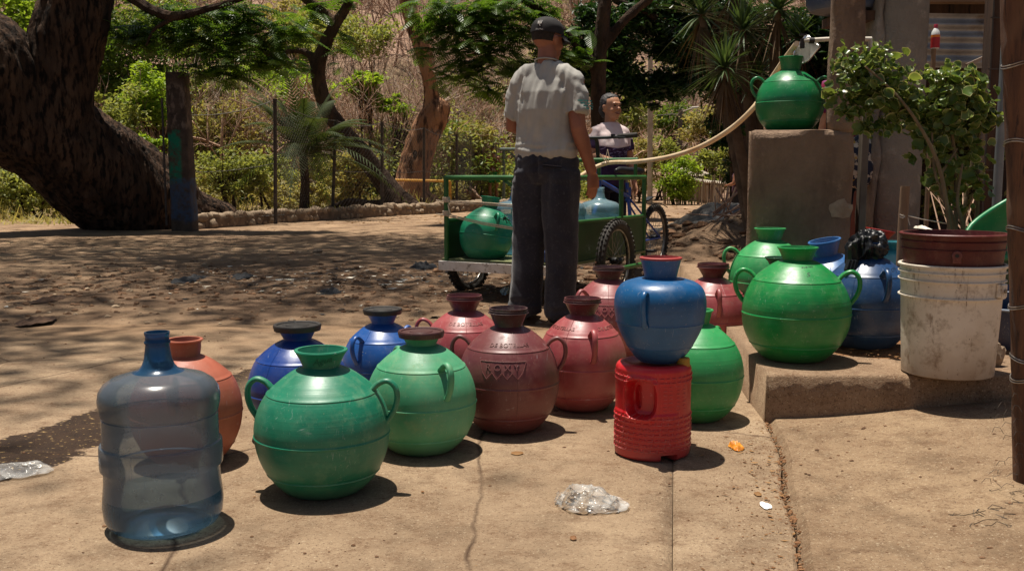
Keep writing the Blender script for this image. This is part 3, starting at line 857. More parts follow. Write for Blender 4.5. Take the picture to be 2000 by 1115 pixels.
def bush(px, py, rx, ry, Y, mt, nleaf, size, label, group=None, name='bush', cat='bush', seed=0, stems=True, nclump=None, shell=0.35):
    """px,py: centre in the photograph, rx, ry radii in its pixels"""
    c = P(px, py, Y); s = scale_at(c); a = rx / s; b_ = ry / s
    gz = hgt(c.x, c.y)
    t = thing(name, label, cat, (c.x, c.y, gz), 0, group)
    rg = np.random.default_rng(seed + int(px * 7 + py))
    pts = clumpy(c, (a, a * 0.8, b_), nclump or max(10, int(nleaf / 70)), nleaf, rg, 0.2, shell)
    V, F = leaf_cloud(pts, size, size * 0.5, rg)
    np_mesh('crown', V, F, mt, t)
    if stems:
        mb = MB()
        for k in range(4):
            e = Vector(c) + Vector((rg.uniform(-a, a) * .6, rg.uniform(-a, a) * .4, rg.uniform(-.3, .5) * b_))
            base = Vector((c.x + rg.uniform(-.15, .15), c.y + rg.uniform(-.1, .1), gz - 0.1))
            mb.tube([base, base.lerp(e, .5) + Vector((rg.uniform(-.1, .1), 0, 0)), e], [0.035, 0.025, 0.008], 5)
            for q in range(5):
                f = e + Vector((rg.uniform(-a, a), rg.uniform(-a, a) * .7, rg.uniform(-b_, b_))) * .7
                mb.tube([base.lerp(e, .6), f], [0.014, 0.004], 4)
        mb.build('stem', M_BARKD, t)
    return t

# ------------------------------------------------------------------ hillside growth (one mass)
def thicket():
    rg = np.random.default_rng(5)
    protos = []
    for k in range(7):
        mb = MB()
        branches(mb, (0, 0, -0.3), (rg.uniform(-.25, .25), rg.uniform(-.2, .2), 1), rg.uniform(1.6, 2.4), 0.045, 3, rg, 0.65, 4, 4, 0.2)
        protos.append((np.array(mb.v), mb.f))
    for nm, mt, cnt, lab, sd in (('dry_thicket', M_TWIG, 1500, 'leafless pinkish brown scrub covering the hillside', 1), ('pale_thicket', M_TWIG2, 600, 'pale bare branches standing out on the hillside', 2)):
        V = []; F = []; off = 0
        rg = np.random.default_rng(sd)
        for i in range(cnt):
            v, f = protos[rg.integers(0, len(protos))]
            y = 27 + 75 * rg.random() ** 1.5; x = rg.uniform(-0.62, 0.62) * y
            if y < 40 and -6 < x - 0.19 * y < 3 and rg.random() < .9: continue
            s = rg.uniform(0.7, 1.6) * (1 + 0.010 * (y - 27)); a = rg.uniform(0, 6.28)
            c, s_ = math.cos(a), math.sin(a)
            w = np.stack([(v[:, 0] * c - v[:, 1] * s_) * s + x, (v[:, 0] * s_ + v[:, 1] * c) * s + y, v[:, 2] * s + hgt(x, y)], 1)
            V.append(w)
            F.append(np.array([q for q in f if len(q) == 4]) + off); off += len(v)
        tag(np_mesh(nm, np.concatenate(V), np.concatenate(F), mt, smooth=True), lab, 'scrub', kind='stuff')
thicket()
def hill_bushes():
    rg = np.random.default_rng(8)
    for nm, mt, cnt, lab, leafy in (('hillside_bushes', LEAF_OLV, 210, 'olive bushes scattered over the hillside', 900), ('green_hillside_bushes', LEAF_MID, 90, 'green bushes at the foot of the hill', 1100), ('yellow_scrub', LEAF_YEL, 90, 'dry yellowish undergrowth along the foot of the hill', 700)):
        pts = []
        for i in range(cnt):
            if nm == 'yellow_scrub': y = rg.uniform(19, 34); r = rg.uniform(.4, 1.1)
            else: y = 27 + 60 * rg.random() ** 1.6; r = rg.uniform(.8, 2.0)
            x = rg.uniform(-0.6, 0.6) * y
            if y < 32 and -3.8 < x - 0.155 * y < 3: continue
            if y < 18.2 + max(0, x + 5) * 1.95: continue
            pts.append(clumpy((x, y, hgt(x, y) + r * 0.55), (r, r, r * 0.8), 14, leafy, rg, 0.22, 0.3))
        V, F = leaf_cloud(np.concatenate(pts), 0.16 if nm != 'yellow_scrub' else 0.13, 0.07, rg)
        tag(np_mesh(nm, V, F, mt), lab, 'undergrowth', kind='stuff')
    # grass and dry weeds at the foot of the fence
    n = 9000
    x = rg.uniform(-14, 3.5, n); y = 16.2 + 9 * rg.random(n) ** 1.2 + np.clip(x + 5, 0, 9) * 1.95
    y += 0.0
    z = np.array([hgt(a, b) for a, b in zip(x, y)])
    h = rg.uniform(.06, .42, n) * (0.3 + 0.9 * np.clip(np.sin(x * 1.7) + np.sin(y * 1.3 + x), 0, 1.6) / 1.6); dx = rg.normal(0, .14, n); dy = rg.normal(0, .1, n)
    w = 0.012
    V = np.stack([np.stack([x - w, y, z], 1), np.stack([x + w, y, z], 1), np.stack([x + dx + w * .3, y + dy, z + h], 1), np.stack([x + dx - w * .3, y + dy, z + h], 1)], 1).reshape(-1, 3)
    tag(np_mesh('dry_grass', V, np.arange(4 * n).reshape(n, 4), LEAF_YEL), 'dry grass and weeds behind the stone kerb', 'grass', kind='stuff')
hill_bushes()

BUSHES = [
 (240, 120, 95, 120, 27, LEAF_MID, 7000, .17, 'tall mid green bushy tree right of the leaning trunk'),
 (330, 40, 80, 60, 31, LEAF_OLV, 3000, .17, 'olive tree crown high behind the leaning trunk'),
 (235, 235, 55, 70, 24, LEAF_OLV, 2200, .14, 'olive bush just right of the leaning trunk'),
 (60, 30, 80, 70, 26, LEAF_BRT, 3200, .16, 'bright green crown above the left limb of the leaning tree'),
 (60, 360, 90, 45, 19, LEAF_OLV, 3400, .11, 'olive bush seen under the leaning trunk'),
 (150, 395, 60, 24, 21, LEAF_YEL, 1500, .10, 'dry yellowish bush under the leaning trunk'),
 (450, 335, 62, 42, 19.5, LEAF_OLV, 3000, .10, 'rounded olive bush left of the dark palm'),
 (440, 250, 70, 60, 27, LEAF_YEL, 2600, .13, 'yellowish airy bush between painted post and palm'),
 (300, 300, 30, 40, 23, LEAF_BRT, 900, .14, 'bright green shoots left of the painted post'),
 (600, 185, 60, 36, 29, LEAF_BRT, 2200, .16, 'bright green layered crown behind the dark forked tree'),
 (500, 150, 70, 30, 31, LEAF_BRT, 1800, .15, 'bright green flat crown left of the forked tree'),
 (715, 165, 34, 34, 27, LEAF_BRT, 1300, .15, 'small bright green crown right of the forked tree'),
 (770, 205, 42, 16, 27, LEAF_BRT, 900, .14, 'bright green tip of a branch beside the pale trunk'),
 (700, 370, 50, 24, 27, LEAF_OLV, 1500, .12, 'low green weeds between the two middle trunks'),
 (905, 200, 50, 60, 30, LEAF_OLV, 2400, .14, 'olive tree crown right of the pale trunk'),
 (945, 290, 60, 55, 33, LEAF_YEL, 2600, .15, 'yellow green bushes behind the distant girl'),
 (880, 330, 40, 40, 31, LEAF_OLV, 1600, .13, 'olive bush behind the yellow barrier'),
 (1325, 345, 42, 44, 27, LEAF_BRT, 3000, .11, 'bright green rounded bush beside the distant shed'),
 (1235, 235, 45, 50, 33, LEAF_OLV, 2000, .16, 'sunlit olive tree behind the smiling woman'),
 (1310, 240, 55, 44, 37, LEAF_MID, 2000, .18, 'green tree behind the distant street lamp'),
 (1255, 330, 34, 50, 29, LEAF_YEL, 1800, .13, 'dry yellowish bush at the foot of the pale utility pole'),
 (1405, 330, 50, 40, 30, LEAF_OLV, 2200, .15, 'olive bush above the roof of the distant shed'),
 (1250, 170, 40, 34, 36, LEAF_OLV, 1300, .17, 'olive crown seen through the gap in the dark tree'),
 (1440, 250, 40, 40, 22, LEAF_MID, 1800, .13, 'mid green bush behind the yucca stems'),
]
BUSHES += [
 (715, 70, 60, 44, 44, LEAF_OLV, 1700, .22, 'olive tree on the slope left of the pale trunk top'),
 (420, 90, 70, 50, 34, LEAF_MID, 2600, .18, 'green crown high behind the painted post'),
 (560, 110, 60, 40, 36, LEAF_OLV, 2000, .18, 'olive crown high left of the forked tree'),
 (520, 340, 60, 40, 22.5, LEAF_OLV, 2600, .11, 'sunlit olive bush behind the trunk of the palm'),
 (690, 330, 46, 36, 25, LEAF_YEL, 1900, .12, 'yellowish bush between the forked tree and the pale trunk'),
 (640, 270, 60, 40, 30, LEAF_OLV, 2400, .15, 'olive bush high behind the forked tree'),
 (400, 190, 60, 60, 29, LEAF_OLV, 2800, .16, 'olive crown right of the painted post top'),
 (500, 240, 60, 50, 30, LEAF_YEL, 2400, .15, 'yellowish crown behind the palm fronds'),
 (770, 300, 44, 50, 29, LEAF_OLV, 2000, .14, 'olive growth left of the pale trunk'),
 (910, 265, 50, 40, 27, LEAF_YEL, 2200, .13, 'yellow green growth right of the pale trunk'),
 (990, 220, 50, 60, 31, LEAF_OLV, 2400, .15, 'olive crown left of the standing man'),
 (300, 180, 60, 60, 25, LEAF_BRT, 2400, .14, 'bright green leaves between leaning trunk and post'),
 (180, 20, 70, 40, 30, LEAF_OLV, 1500, .16, 'olive crown behind the upright limb of the leaning tree'),
 (640, 60, 70, 40, 40, LEAF_OLV, 1500, .22, 'small olive tree high on the slope behind the forked tree'),
 (560, 30, 60, 30, 42, LEAF_YEL, 1200, .22, 'yellowish tree high on the slope at the top edge'),
 (1290, 300, 40, 30, 31, LEAF_OLV, 1500, .14, 'olive bush right of the pale utility pole'),
 (1380, 250, 50, 40, 34, LEAF_YEL, 1900, .16, 'yellow green crown above the sheds'),
 (1215, 300, 30, 50, 30, LEAF_OLV, 1500, .14, 'olive bush right behind the smiling woman'),
]
for k, bq in enumerate(BUSHES):
    bush(*bq[:9], group='bushes and small trees behind the fence', seed=k)

# ------------------------------------------------------------------ feathery fronds (flame tree kind)
def fronds(starts, dirs, L, rg, npair=11, ll=0.10, lw=0.032, droop=0.5):
    Vs = []
    for s, d in zip(starts, dirs):
        d = Vector(d).normalized(); sd = d.cross(Vector((0, 0, 1)))
        if sd.length < .1: sd = Vector((1, 0, 0))
        sd.normalize(); l = L * rg.uniform(.7, 1.2)
        p = Vector(s)
        for i in range(npair):
            t = (i + 1) / npair
            dd = (d + Vector((0, 0, -droop * t * 1.6))).normalized()
            q = p + dd * (l / npair)
            nn = sd.cross(dd)
            w = ll * (math.sin(math.pi * min(1, t * .85 + .12)) ** .7) * L / .5
            for sg in (-1, 1):
                tip = q + sd * sg * w + dd * w * .55 - Vector((0, 0, w * .35))
                hw = dd * (lw * L / .5 / 2)
                Vs += [q - hw, q + hw, tip + hw * .5, tip - hw * .5]
            hw = sd * 0.004
            Vs += [p - hw, p + hw, q + hw, q - hw]
            p = q
    return np.array([tuple(v) for v in Vs]), np.arange(len(Vs)).reshape(-1, 4)
LEAF_FROND = leafmat('frond_green', (0.036, 0.085, 0.010), (0.07, 0.14, 0.016), 0.5, 0.4, scale=0.5, tint=(0.11, 0.18, 0.02))
def frond_crown(name, parent, clusters, Yd, L, per, seed, mt=LEAF_FROND):
    rg = np.random.default_rng(seed)
    S = []; D = []
    for (px, py, rx, ry, k) in clusters:
        c = P(px, py, Yd); s = scale_at(c)
        for i in range(int(k * per)):
            o = rg.normal(size=3); o /= np.linalg.norm(o); o *= rg.random() ** .4
            p = Vector((c.x + o[0] * rx / s, c.y + o[1] * max(rx, ry) / s * .9, c.z + o[2] * ry / s))
            d = Vector((o[0] + rg.normal() * .6, o[1] + rg.normal() * .6, rg.normal() * .25 + .15))
            S.append(p - d.normalized() * L * .4); D.append(d)
    V, F = fronds(S, D, L, rg)
    return np_mesh(name, V, F, mt, parent)

def trunk_mesh(name, mbs, voxel, mt, parent, amp=0.03, sc=3.0, smooth_it=3):
    def dsp(c, n):
        q = Vector((c.x * sc, c.y * sc, c.z * sc * .35))
        return amp * (0.6 * noise.noise(q * .6) + 0.7 * (0.4 - abs(noise.noise(q * 1.9))) * 1.2 + 0.35 * (0.4 - abs(noise.noise(q * 5.1))))
    me = remesh(mbs, voxel, smooth_it, dsp)
    if parent is not None:
        me.transform(wm(parent).inverted())
    return finish(name, me, mt, parent, smooth=0 or 180)
def pxpath(L, Y):
    """list of (px,py,rpx[,Y]) -> points, radii"""
    pts = []; rad = []
    for q in cr([tuple(a) + ((Y,) if len(a) == 3 else ()) for a in L], 5):
        p = P(q[0], q[1], q[3]); pts.append(p); rad.append(max(q[2], .5) / scale_at(p))
    return pts, rad

# the great leaning tree
M_BIGBARK = mat('great_tree_bark', lin((58, 44, 35)), lin((98, 75, 58)), 5.0, 0.95, bmp=1.0, bscale=9, stretch=(1, 1, 0.28), c3=lin((30, 23, 18)), s3=16, lo3=0.46, hi3=0.60, bdist=0.08, spec=0.2)
bt = thing('leaning_tree', 'huge dark leaning tree with a thick forked trunk at the left', 'tree', (G(290, 455).x, 14.6, 0))
mb = MB()
for path in ([(335, 480, 92, 16.0), (312, 440, 100, 15.8), (262, 388, 102, 15.3), (186, 332, 99, 14.8), (95, 268, 97, 14.3), (15, 205, 102, 14.0), (-50, 130, 108, 13.7), (-150, 40, 90, 13.4), (-260, -80, 70, 13)],
             [(110, 275, 66, 14.2), (108, 205, 66, 14.1), (118, 140, 62, 14.1), (132, 70, 65, 14.1), (147, 0, 62, 14.1), (165, -80, 58, 14.2), (190, -200, 50, 14.4), (240, -340, 36, 14.8)],
             [(330, 460, 84, 15.9), (382, 430, 52, 16.0), (415, 420, 34, 16.0), (445, 426, 18, 16.4)],
             [(300, 425, 92, 15.5), (266, 446, 70, 15.2), (244, 462, 44, 14.9)]):
    pts, rad = pxpath(path, 14)
    mb.tube(pts, rad, 20, rnd=0.6)
trunk_mesh('trunk', mb, 0.035, M_BIGBARK, bt, amp=0.10, sc=2.6, smooth_it=1)
for path in ([(150, -90, 20, 14.2), (205, -40, 16, 14.2), (262, -2, 11, 14.1), (300, 22, 10, 14), (342, 32, 9, 14), (390, 22, 7, 14), (440, 8, 6, 14), (520, -18, 4, 14)],
             [(342, 32, 7, 14), (330, 40, 5, 14), (300, 60, 3, 14), (285, 90, 2, 14)]):
    mb = MB(); pts, rad = pxpath(path, 14); mb.tube(pts, rad, 8); mb.build('branch', M_BARKD, bt)
frond_crown('foliage', bt, [(300, 66, 60, 34, 1), (395, 70, 60, 36, 1.3), (430, 130, 60, 30, 1), (360, 20, 80, 16, 1), (480, 60, 60, 34, 1.1), (560, 60, 50, 26, .8), (520, 110, 55, 22, .8), (480, 20, 70, 24, 1), (250, 60, 40, 20, .5)], 14.5, 0.5, 56, 4)

# overhead crown of the same tree: out of the frame, shades the ground
def canopy():
    rg = np.random.default_rng(21)
    pts = []
    tw = MB()
    n = 0
    hub = P(165, -100, 14.2)
    for i in range(290):
        gx = rg.uniform(-12, 4.6); gy = rg.uniform(3.2, 13.2)
        # ground shade density wanted
        d = 0.0
        if gy > 9.5: d = 0.55
        elif gy > 7.0: d = 0.42 if gx > -3.6 else 0.26
        elif gy > 5.6: d = 0.55 * sstep(-gx, -0.6, 1.2)
        else: d = 0.60 * sstep(-gx, 1.1, 2.6) * (0.35 + 0.65 * sstep(gy, 3.6, 4.4))
        if gx > -0.9 and gy < 8.8: d = 0.0
        if gx > 1.2 and gy < 10.5: d = 0.25 if gy > 8.5 else 0.0
        if gx < -3 and 5 < gy < 12: d = min(d, 0.62)
        if rg.random() > d: continue
        h = rg.uniform(9.5, 14.0)
        c = Vector((gx, gy, 0)) + SUN * (h / SUN.z)
        # keep it above the picture
        if c.z < HC + (c.y) * 0.185 + 1.2: c.z = HC + c.y * 0.185 + 1.3
        k = int(560)
        r = rg.uniform(.5, 1.1)
        o = rg.normal(size=(k, 3)) * np.array([r, r, .22])
        pts.append(np.array(c) + o)
        e = c + Vector((rg.normal() * .8, rg.normal() * .8, .5)); tw.tube([e, c], [0.02, 0.006], 4)
    V, F = leaf_cloud(np.concatenate(pts), 0.15, 0.075, rg)
    np_mesh('crown', V, F, LEAF_MID, bt)
    tw.build('branch', M_BARKD, bt)
canopy()

# dark forked tree in the middle
ft = thing('forked_tree', 'dark slender leaning tree that forks, behind the wire fence', 'tree', (G(770, 395).x, 21, 0.0))
mb = MB()
for path in ([(792, 415, 34), (770, 385, 25), (738, 340, 19), (705, 298, 18), (668, 255, 16), (640, 215, 15), (625, 170, 13), (622, 130, 13), (634, 90, 12), (655, 48, 10), (680, 8, 8), (700, -60, 6)],
             [(655, 50, 9), (628, 22, 8), (590, -6, 7), (560, -40, 5)],
             [(620, 135, 9), (600, 104, 7), (562, 100, 6), (545, 112, 6), (515, 100, 6), (478, 66, 5), (440, 40, 5), (400, 14, 4)],
             [(790, 410, 20), (760, 405, 14), (720, 402, 12), (680, 398, 9), (640, 412, 8), (600, 425, 5)]):
    pts, rad = pxpath(path, 21); mb.tube(pts, rad, 12, rnd=.6)
trunk_mesh('trunk', mb, 0.035, M_BARKD, ft, 0.03, 4)
frond_crown('crown', ft, [(600, 20, 60, 24, .6), (660, 90, 30, 40, .4), (470, 95, 60, 30, .9), (560, 130, 60, 14, .5), (420, 40, 50, 30, .6), (650, -10, 70, 24, .8)], 21, 0.62, 34, 6)
# pale broken trunk
pt = thing('pale_trunk_tree', 'pale orange brown trunk with a hollow and a broken knob behind the barrier', 'tree', (G(800, 398).x, 24, 0.0))
M_PALEBARK = mat('pale_bark', lin((142, 100, 72)), lin((178, 134, 100)), 3, 0.95, bmp=1.0, bscale=18, stretch=(1, 1, .35), c3=lin((78, 54, 40)), s3=7, lo3=0.5, hi3=0.62, bdist=0.05, spec=0.2)
mb = MB()
for path in ([(800, 412, 42), (802, 375, 34), (812, 320, 30), (828, 265, 29), (848, 225, 27), (862, 205, 20)], [(845, 230, 24), (842, 190, 15), (838, 140, 15), (820, 80, 15), (800, 20, 14), (786, -40, 12)], [(800, 400, 30), (835, 398, 22), (850, 408, 10)]):
    pts, rad = pxpath(path, 24); mb.tube(pts, rad, 14, rnd=.5)
trunk_mesh('trunk', mb, 0.035, M_PALEBARK, pt, 0.07, 2.6)
mb = MB(); c = P(812, 322, 23.68); mb.ball(c, (0.13, 0.06, 0.36), 12, 10); mb.build('hollow', mat('hollow_wood', lin((30, 22, 17)), lin((58, 42, 32)), 8, 1, bmp=1), pt)
rgx = np.random.default_rng(3); mb = MB()
for k in range(9):
    branches(mb, P(862, 200, 24), (rgx.uniform(.0, 1.2), rgx.uniform(-.4, .4), rgx.uniform(-.1, .8)), 1.0, 0.014, 2, rgx, .5, 4, 3, .05)
mb.build('twig', M_TWIG2, pt)
# near flame tree, upper centre
fl = thing('flame_tree', 'dark feathery leaved tree overhanging the man in the grey shirt', 'tree', (P(1176, 300, 16.5).x, 16.5, 0.0))
mb = MB()
for path in ([(1180, 450, 22), (1176, 380, 18), (1172, 280, 16), (1168, 180, 15), (1172, 90, 14), (1182, 0, 13), (1190, -90, 11)], [(1170, 150, 9), (1110, 70, 7), (1040, 10, 6), (960, -40, 5)], [(1172, 100, 9), (1220, 40, 8), (1290, -20, 6)]):
    pts, rad = pxpath(path, 16.5); mb.tube(pts, rad, 12, rnd=.6)
trunk_mesh('trunk', mb, 0.03, M_BARKD, fl, 0.03, 4)
frond_crown('crown', fl, [(850, 20, 70, 40, 1.1), (930, 70, 80, 60, 1.8), (1000, 110, 60, 50, 1.0), (1000, 30, 80, 50, 1.5), (910, 130, 50, 36, .8), (960, 170, 40, 20, .4), (830, 90, 20, 30, .2), (1100, 110, 50, 22, .8), (1120, 90, 60, 50, .4), (860, 150, 12, 28, .12), (1060, 30, 40, 60, .7), (880, 60, 60, 60, .9), (960, 20, 70, 40, 1)], 16.5, 0.50, 72, 9)

# big dark leaved tree, upper right centre
dt = thing('dark_leaved_tree', 'large very dark broad crowned tree behind the hose', 'tree', (P(1448, 300, 18).x, 18, 0.0))
mb = MB()
for path in ([(1450, 440, 24), (1446, 360, 20), (1440, 260, 18), (1425, 150, 16), (1400, 40, 14), (1390, -60, 12)], [(1430, 180, 10), (1370, 100, 8), (1290, 40, 7), (1200, 0, 6)], [(1440, 220, 9), (1470, 120, 8), (1530, 40, 6)]):
    pts, rad = pxpath(path, 18); mb.tube(pts, rad, 12, rnd=.6)
trunk_mesh('trunk', mb, 0.035, M_BARKD, dt, 0.03, 4)
rg = np.random.default_rng(31)
allp = []
for (px, py, rx, ry, n) in [(1200, 60, 80, 70, 5200), (1190, 150, 70, 40, 3200), (1290, 20, 80, 40, 3600), (1330, 90, 70, 60, 4000), (1330, 165, 70, 24, 2400), (1230, 185, 60, 26, 1600), (1430, 120, 90, 90, 5200), (1420, 240, 50, 60, 3000), (1450, 330, 36, 70, 3000), (1530, 60, 60, 60, 3000), (1560, 150, 60, 70, 3000), (1280, 190, 20, 30, 600), (1140, 110, 40, 60, 1800), (1400, 30, 90, 50, 3000), (1075, 60, 30, 70, 300)]:
    c = P(px, py, 18.3); s = scale_at(c)
    allp.append(clumpy(c, (rx / s, rx / s, ry / s), max(8, n // 110), n, rg, .16, .2))
V, F = leaf_cloud(np.concatenate(allp), 0.15, 0.055, rg)
np_mesh('crown', V, F, LEAF_DK, dt)
# pale branch drooping into the view
# ------------------------------------------------------------------ yucca: spiky rosettes
LEAF_YUC = leafmat('yucca_green', (0.04, 0.075, 0.028), (0.07, 0.12, 0.04), 0.2, 0.4, scale=2, tint=(0.13, 0.18, 0.07))
LEAF_DEAD = leafmat('dead_leaf', lin((96, 74, 52)), lin((130, 102, 72)), 0.1, 0.8, scale=2, tint=lin((80, 60, 44)))
def blades(c, n, L, w, rg, lo, hi, droop=.25):
    V = []
    for i in range(n):
        az = rg.uniform(0, 6.28); el = rg.uniform(lo, hi)
        d = Vector((math.cos(az) * math.cos(el), math.sin(az) * math.cos(el), math.sin(el)))
        sd = d.cross(Vector((0, 0, 1)));
        if sd.length < .05: sd = Vector((1, 0, 0))
        sd.normalize(); p = Vector(c); l = L * rg.uniform(.75, 1.1)
        prev = None
        for k in range(5):
            t = k / 4; q = Vector(c) + d * l * t + Vector((0, 0, -droop * l * t * t))
            ww = w * (1.0 - t ** 1.6) * (0.5 if k == 0 else 1) + 0.0008
            cur = (q - sd * ww, q + sd * ww)
            if prev: V += [prev[0], prev[1], cur[1], cur[0]]
            prev = cur
    return V
yu = thing('yucca', 'tall yucca with spiky rosettes left of the green pot on the block', 'yucca', (P(1480, 420, 9.6).x, 9.6, 0.1))
rg = np.random.default_rng(12)
ros = [(1370, 30, 10.2, .55), (1450, 60, 9.8, .5), (1415, 135, 9.4, .5), (1520, 20, 9.6, .5), (1440, -30, 10.2, .55), (1480, 150, 9.9, .4), (1560, 75, 10.0, .4)]
for px, py, Yd, L in ros:
    c = P(px, py, Yd)
    V = blades(c, 110, L, 0.013, rg, -0.5, 1.5)
    np_mesh('rosette', [tuple(v) for v in V], np.arange(len(V)).reshape(-1, 4), LEAF_YUC, yu)
    V = blades(c - Vector((0, 0, .06)), 46, L * .95, 0.011, rg, -1.5, -0.7, .3)
    np_mesh('dead_leaf_skirt', [tuple(v) for v in V], np.arange(len(V)).reshape(-1, 4), LEAF_DEAD, yu)
    mb = MB(); b0 = Vector((P(1480, 420, 9.6).x, 9.6, .1))
    pts = [b0, b0.lerp(c, .45) + Vector((.05, 0, -.1)), b0.lerp(c, .85) + Vector((0, 0, -.05)), c]
    mb.tube(pts, [.09, .06, .045, .035], 10); mb.build('stem', mat('yucca_stem', lin((92, 72, 54)), lin((128, 104, 80)), 8, .95, bmp=1, bscale=20), yu)

# ------------------------------------------------------------------ small palm
pm = thing('palm', 'small dark feather palm behind the fence left of the forked tree', 'palm', (P(592, 400, 18.5).x, 18.5, 0.0))
c = P(592, 306, 18.5)
mb = MB(); mb.tube([Vector((c.x - .02, 18.5, -.05)), Vector((c.x + .03, 18.5, .7)), c], [.11, .085, .08], 10)
mb.build('trunk', M_BARKD, pm)
rg = np.random.default_rng(9)
LEAF_PALM = leafmat('palm_green', (0.02, 0.035, 0.010), (0.04, 0.06, 0.016), 0.3, 0.8, scale=1, tint=(0.08, 0.10, 0.03))
for k in range(34):
    az = k * 2.4 + rg.uniform(-.2, .2); el = rg.uniform(.2, 1.35)
    d = Vector((math.cos(az) * math.cos(el), math.sin(az) * math.cos(el) * .7, math.sin(el))); L = rg.uniform(1.8, 2.6)
    sd = d.cross(Vector((0, 0, 1))).normalized(); V = []; prev = c
    for i in range(26):
        t = (i + 1) / 26
        q = c + d * L * t + Vector((0, 0, -L * (.75 - .3 * el) * t * t))
        tn = (q - prev).normalized(); w = .40 * math.sin(math.pi * min(1, .15 + .85 * t)) ** .6 * (1.1 - .6 * t)
        for sg in (-1, 1):
            tip = q + sd * sg * w * .8 + tn * w * .8 + Vector((0, 0, -.25 * w)); hw = tn * .019
            V += [q - hw, q + hw, tip + hw * .2, tip - hw * .2]
        V += [prev - sd * .008, prev + sd * .008, q + sd * .006, q - sd * .006]
        prev = q
    np_mesh('frond', [tuple(v) for v in V], np.arange(len(V)).reshape(-1, 4), LEAF_PALM, pm)

# ------------------------------------------------------------------ stone kerb behind the yard
def lump_mesh(seed, n=10, m=7):
    mb = MB(); mb.ball((0, 0, 0), 1, n, m)
    vs = []
    for v in mb.v:
        v = Vector(v); k = 1 + 0.30 * noise.noise(v * 1.3 + Vector((seed * 3.1, 0, 0)))
        vs.append(tuple(Vector([math.copysign(min(abs(a), .82), a) for a in v]) * k))
    mb.v = vs
    me = bpy.data.meshes.new('stone'); me.from_pydata(mb.v, [], mb.f)
    me.polygons.foreach_set('use_smooth', [True] * len(me.polygons)); me.set_sharp_from_angle(angle=R(45))
    me.materials.append(M_ROCK)
    return me
LUMPS = [lump_mesh(k) for k in range(6)]
kw = thing('stone_kerb', 'low rough wall of rounded stones along the foot of the wire fence', 'stone wall', (G(400, 448).x, 15, 0))
rg = np.random.default_rng(4)
A = Vector((G(392, 446).x, 15.1, 0)); B = Vector((P(872, 405, 21.5).x, 21.5, 0)); Cc = Vector((P(1000, 400, 24).x, 24, 0))
def kline(t):
    return A.lerp(B, t / .8) if t < .8 else B.lerp(Cc, (t - .8) / .2)
n = 62
for row in range(2):
    for i in range(n):
        t = (i + .5 * row) / n
        p = kline(t); s = rg.uniform(.06, .105)
        o = bpy.data.objects.new('stone', LUMPS[rg.integers(0, 6)]); COL.objects.link(o); o.parent = kw
        o.location = (p.x - kw.location.x, p.y - kw.location.y + .05 * row + rg.uniform(-.03, .03), .06 + .115 * row + rg.uniform(-.015, .015))
        o.scale = (s * rg.uniform(1.0, 1.5), s * 1.4, s * rg.uniform(.75, 1.05)); o.rotation_euler = (rg.uniform(-.3, .3), rg.uniform(-.3, .3), rg.uniform(0, 3))
mb = MB()
for i in range(60):
    a = kline(i / 60); b_ = kline((i + 1) / 60); mb.bar(a + Vector((0, .14, .08)), b_ + Vector((0, .14, .08)), .30, .15 + .02 * noise.noise(Vector((i * .7, 0, 0))))
mb.build('mortar_bed', mat('mortar', lin((92, 76, 62)), lin((124, 104, 84)), 9, .95, bmp=.6), kw)

# ------------------------------------------------------------------ wire fence
M_RUST = mat('old_pipe', lin((52, 46, 42)), lin((82, 72, 64)), 14, 0.7, bmp=.2)
fn = thing('wire_fence', 'tall wire mesh fence on dark pipe posts behind the stone kerb', 'fence', (P(537, 400, 16.2).x, 16.2, 0))
posts = [(350, 405, 225, 15.6), (537, 403, 196, 16.4), (648, 405, 236, 19.0), (746, 400, 240, 20.2), (828, 400, 251, 21.8), (892, 396, 264, 24), (940, 392, 281, 27), (985, 388, 290, 30)]
tops = []
for px, pb, ptop, Yd in posts:
    a = P(px, pb, Yd); a.z = -0.1; b_ = P(px + (8 if px == 648 else 0), ptop, Yd)
    mb = MB(); mb.tube([a, b_], .032, 8); mb.tube([b_, b_ + Vector((0, 0, .02))], .038, 8)
    mb.build('post', M_RUST, fn); tops.append((a, b_))
mb = MB()
for (a0, t0), (a1, t1) in zip(tops[:-1], tops[1:]):
    for f in (1.0, .52, .12):
        p0 = a0.lerp(t0, f); p1 = a1.lerp(t1, f)
        mb.tube([p0.lerp(p1, k / 6) - Vector((0, 0, .09 * math.sin(math.pi * k / 6) * f)) for k in range(7)], .006, 4, cap=False)
mb.build('line_wire', M_RUST, fn)
mb = MB()
for (a0, t0), (a1, t1) in zip(tops[:-1], tops[1:]):
    u = a1 - a0; L = u.length; H = 1.75; st = .10; u.normalize()
    k = -int(H / st)
    while k * st < L:
        for sg in (0, 1):
            x0 = k * st; x1 = x0 + H; lo, hi = 0.0, H
            if x0 < 0: lo = -x0; x0 = 0
            if x1 > L: hi = H - (x1 - L); x1 = L
            if hi > lo:
                p = a0 + u * x0; q = a0 + u * x1
                za, zb = (lo, hi) if sg == 0 else (H - lo, H - hi)
                mb.tube([Vector((p.x, p.y, .12 + za)), Vector((q.x, q.y, .12 + zb))], .0022, 3, cap=False)
        k += 1
w = mb.build('mesh_wire', M_RUST, fn); w['kind'] = 'stuff'

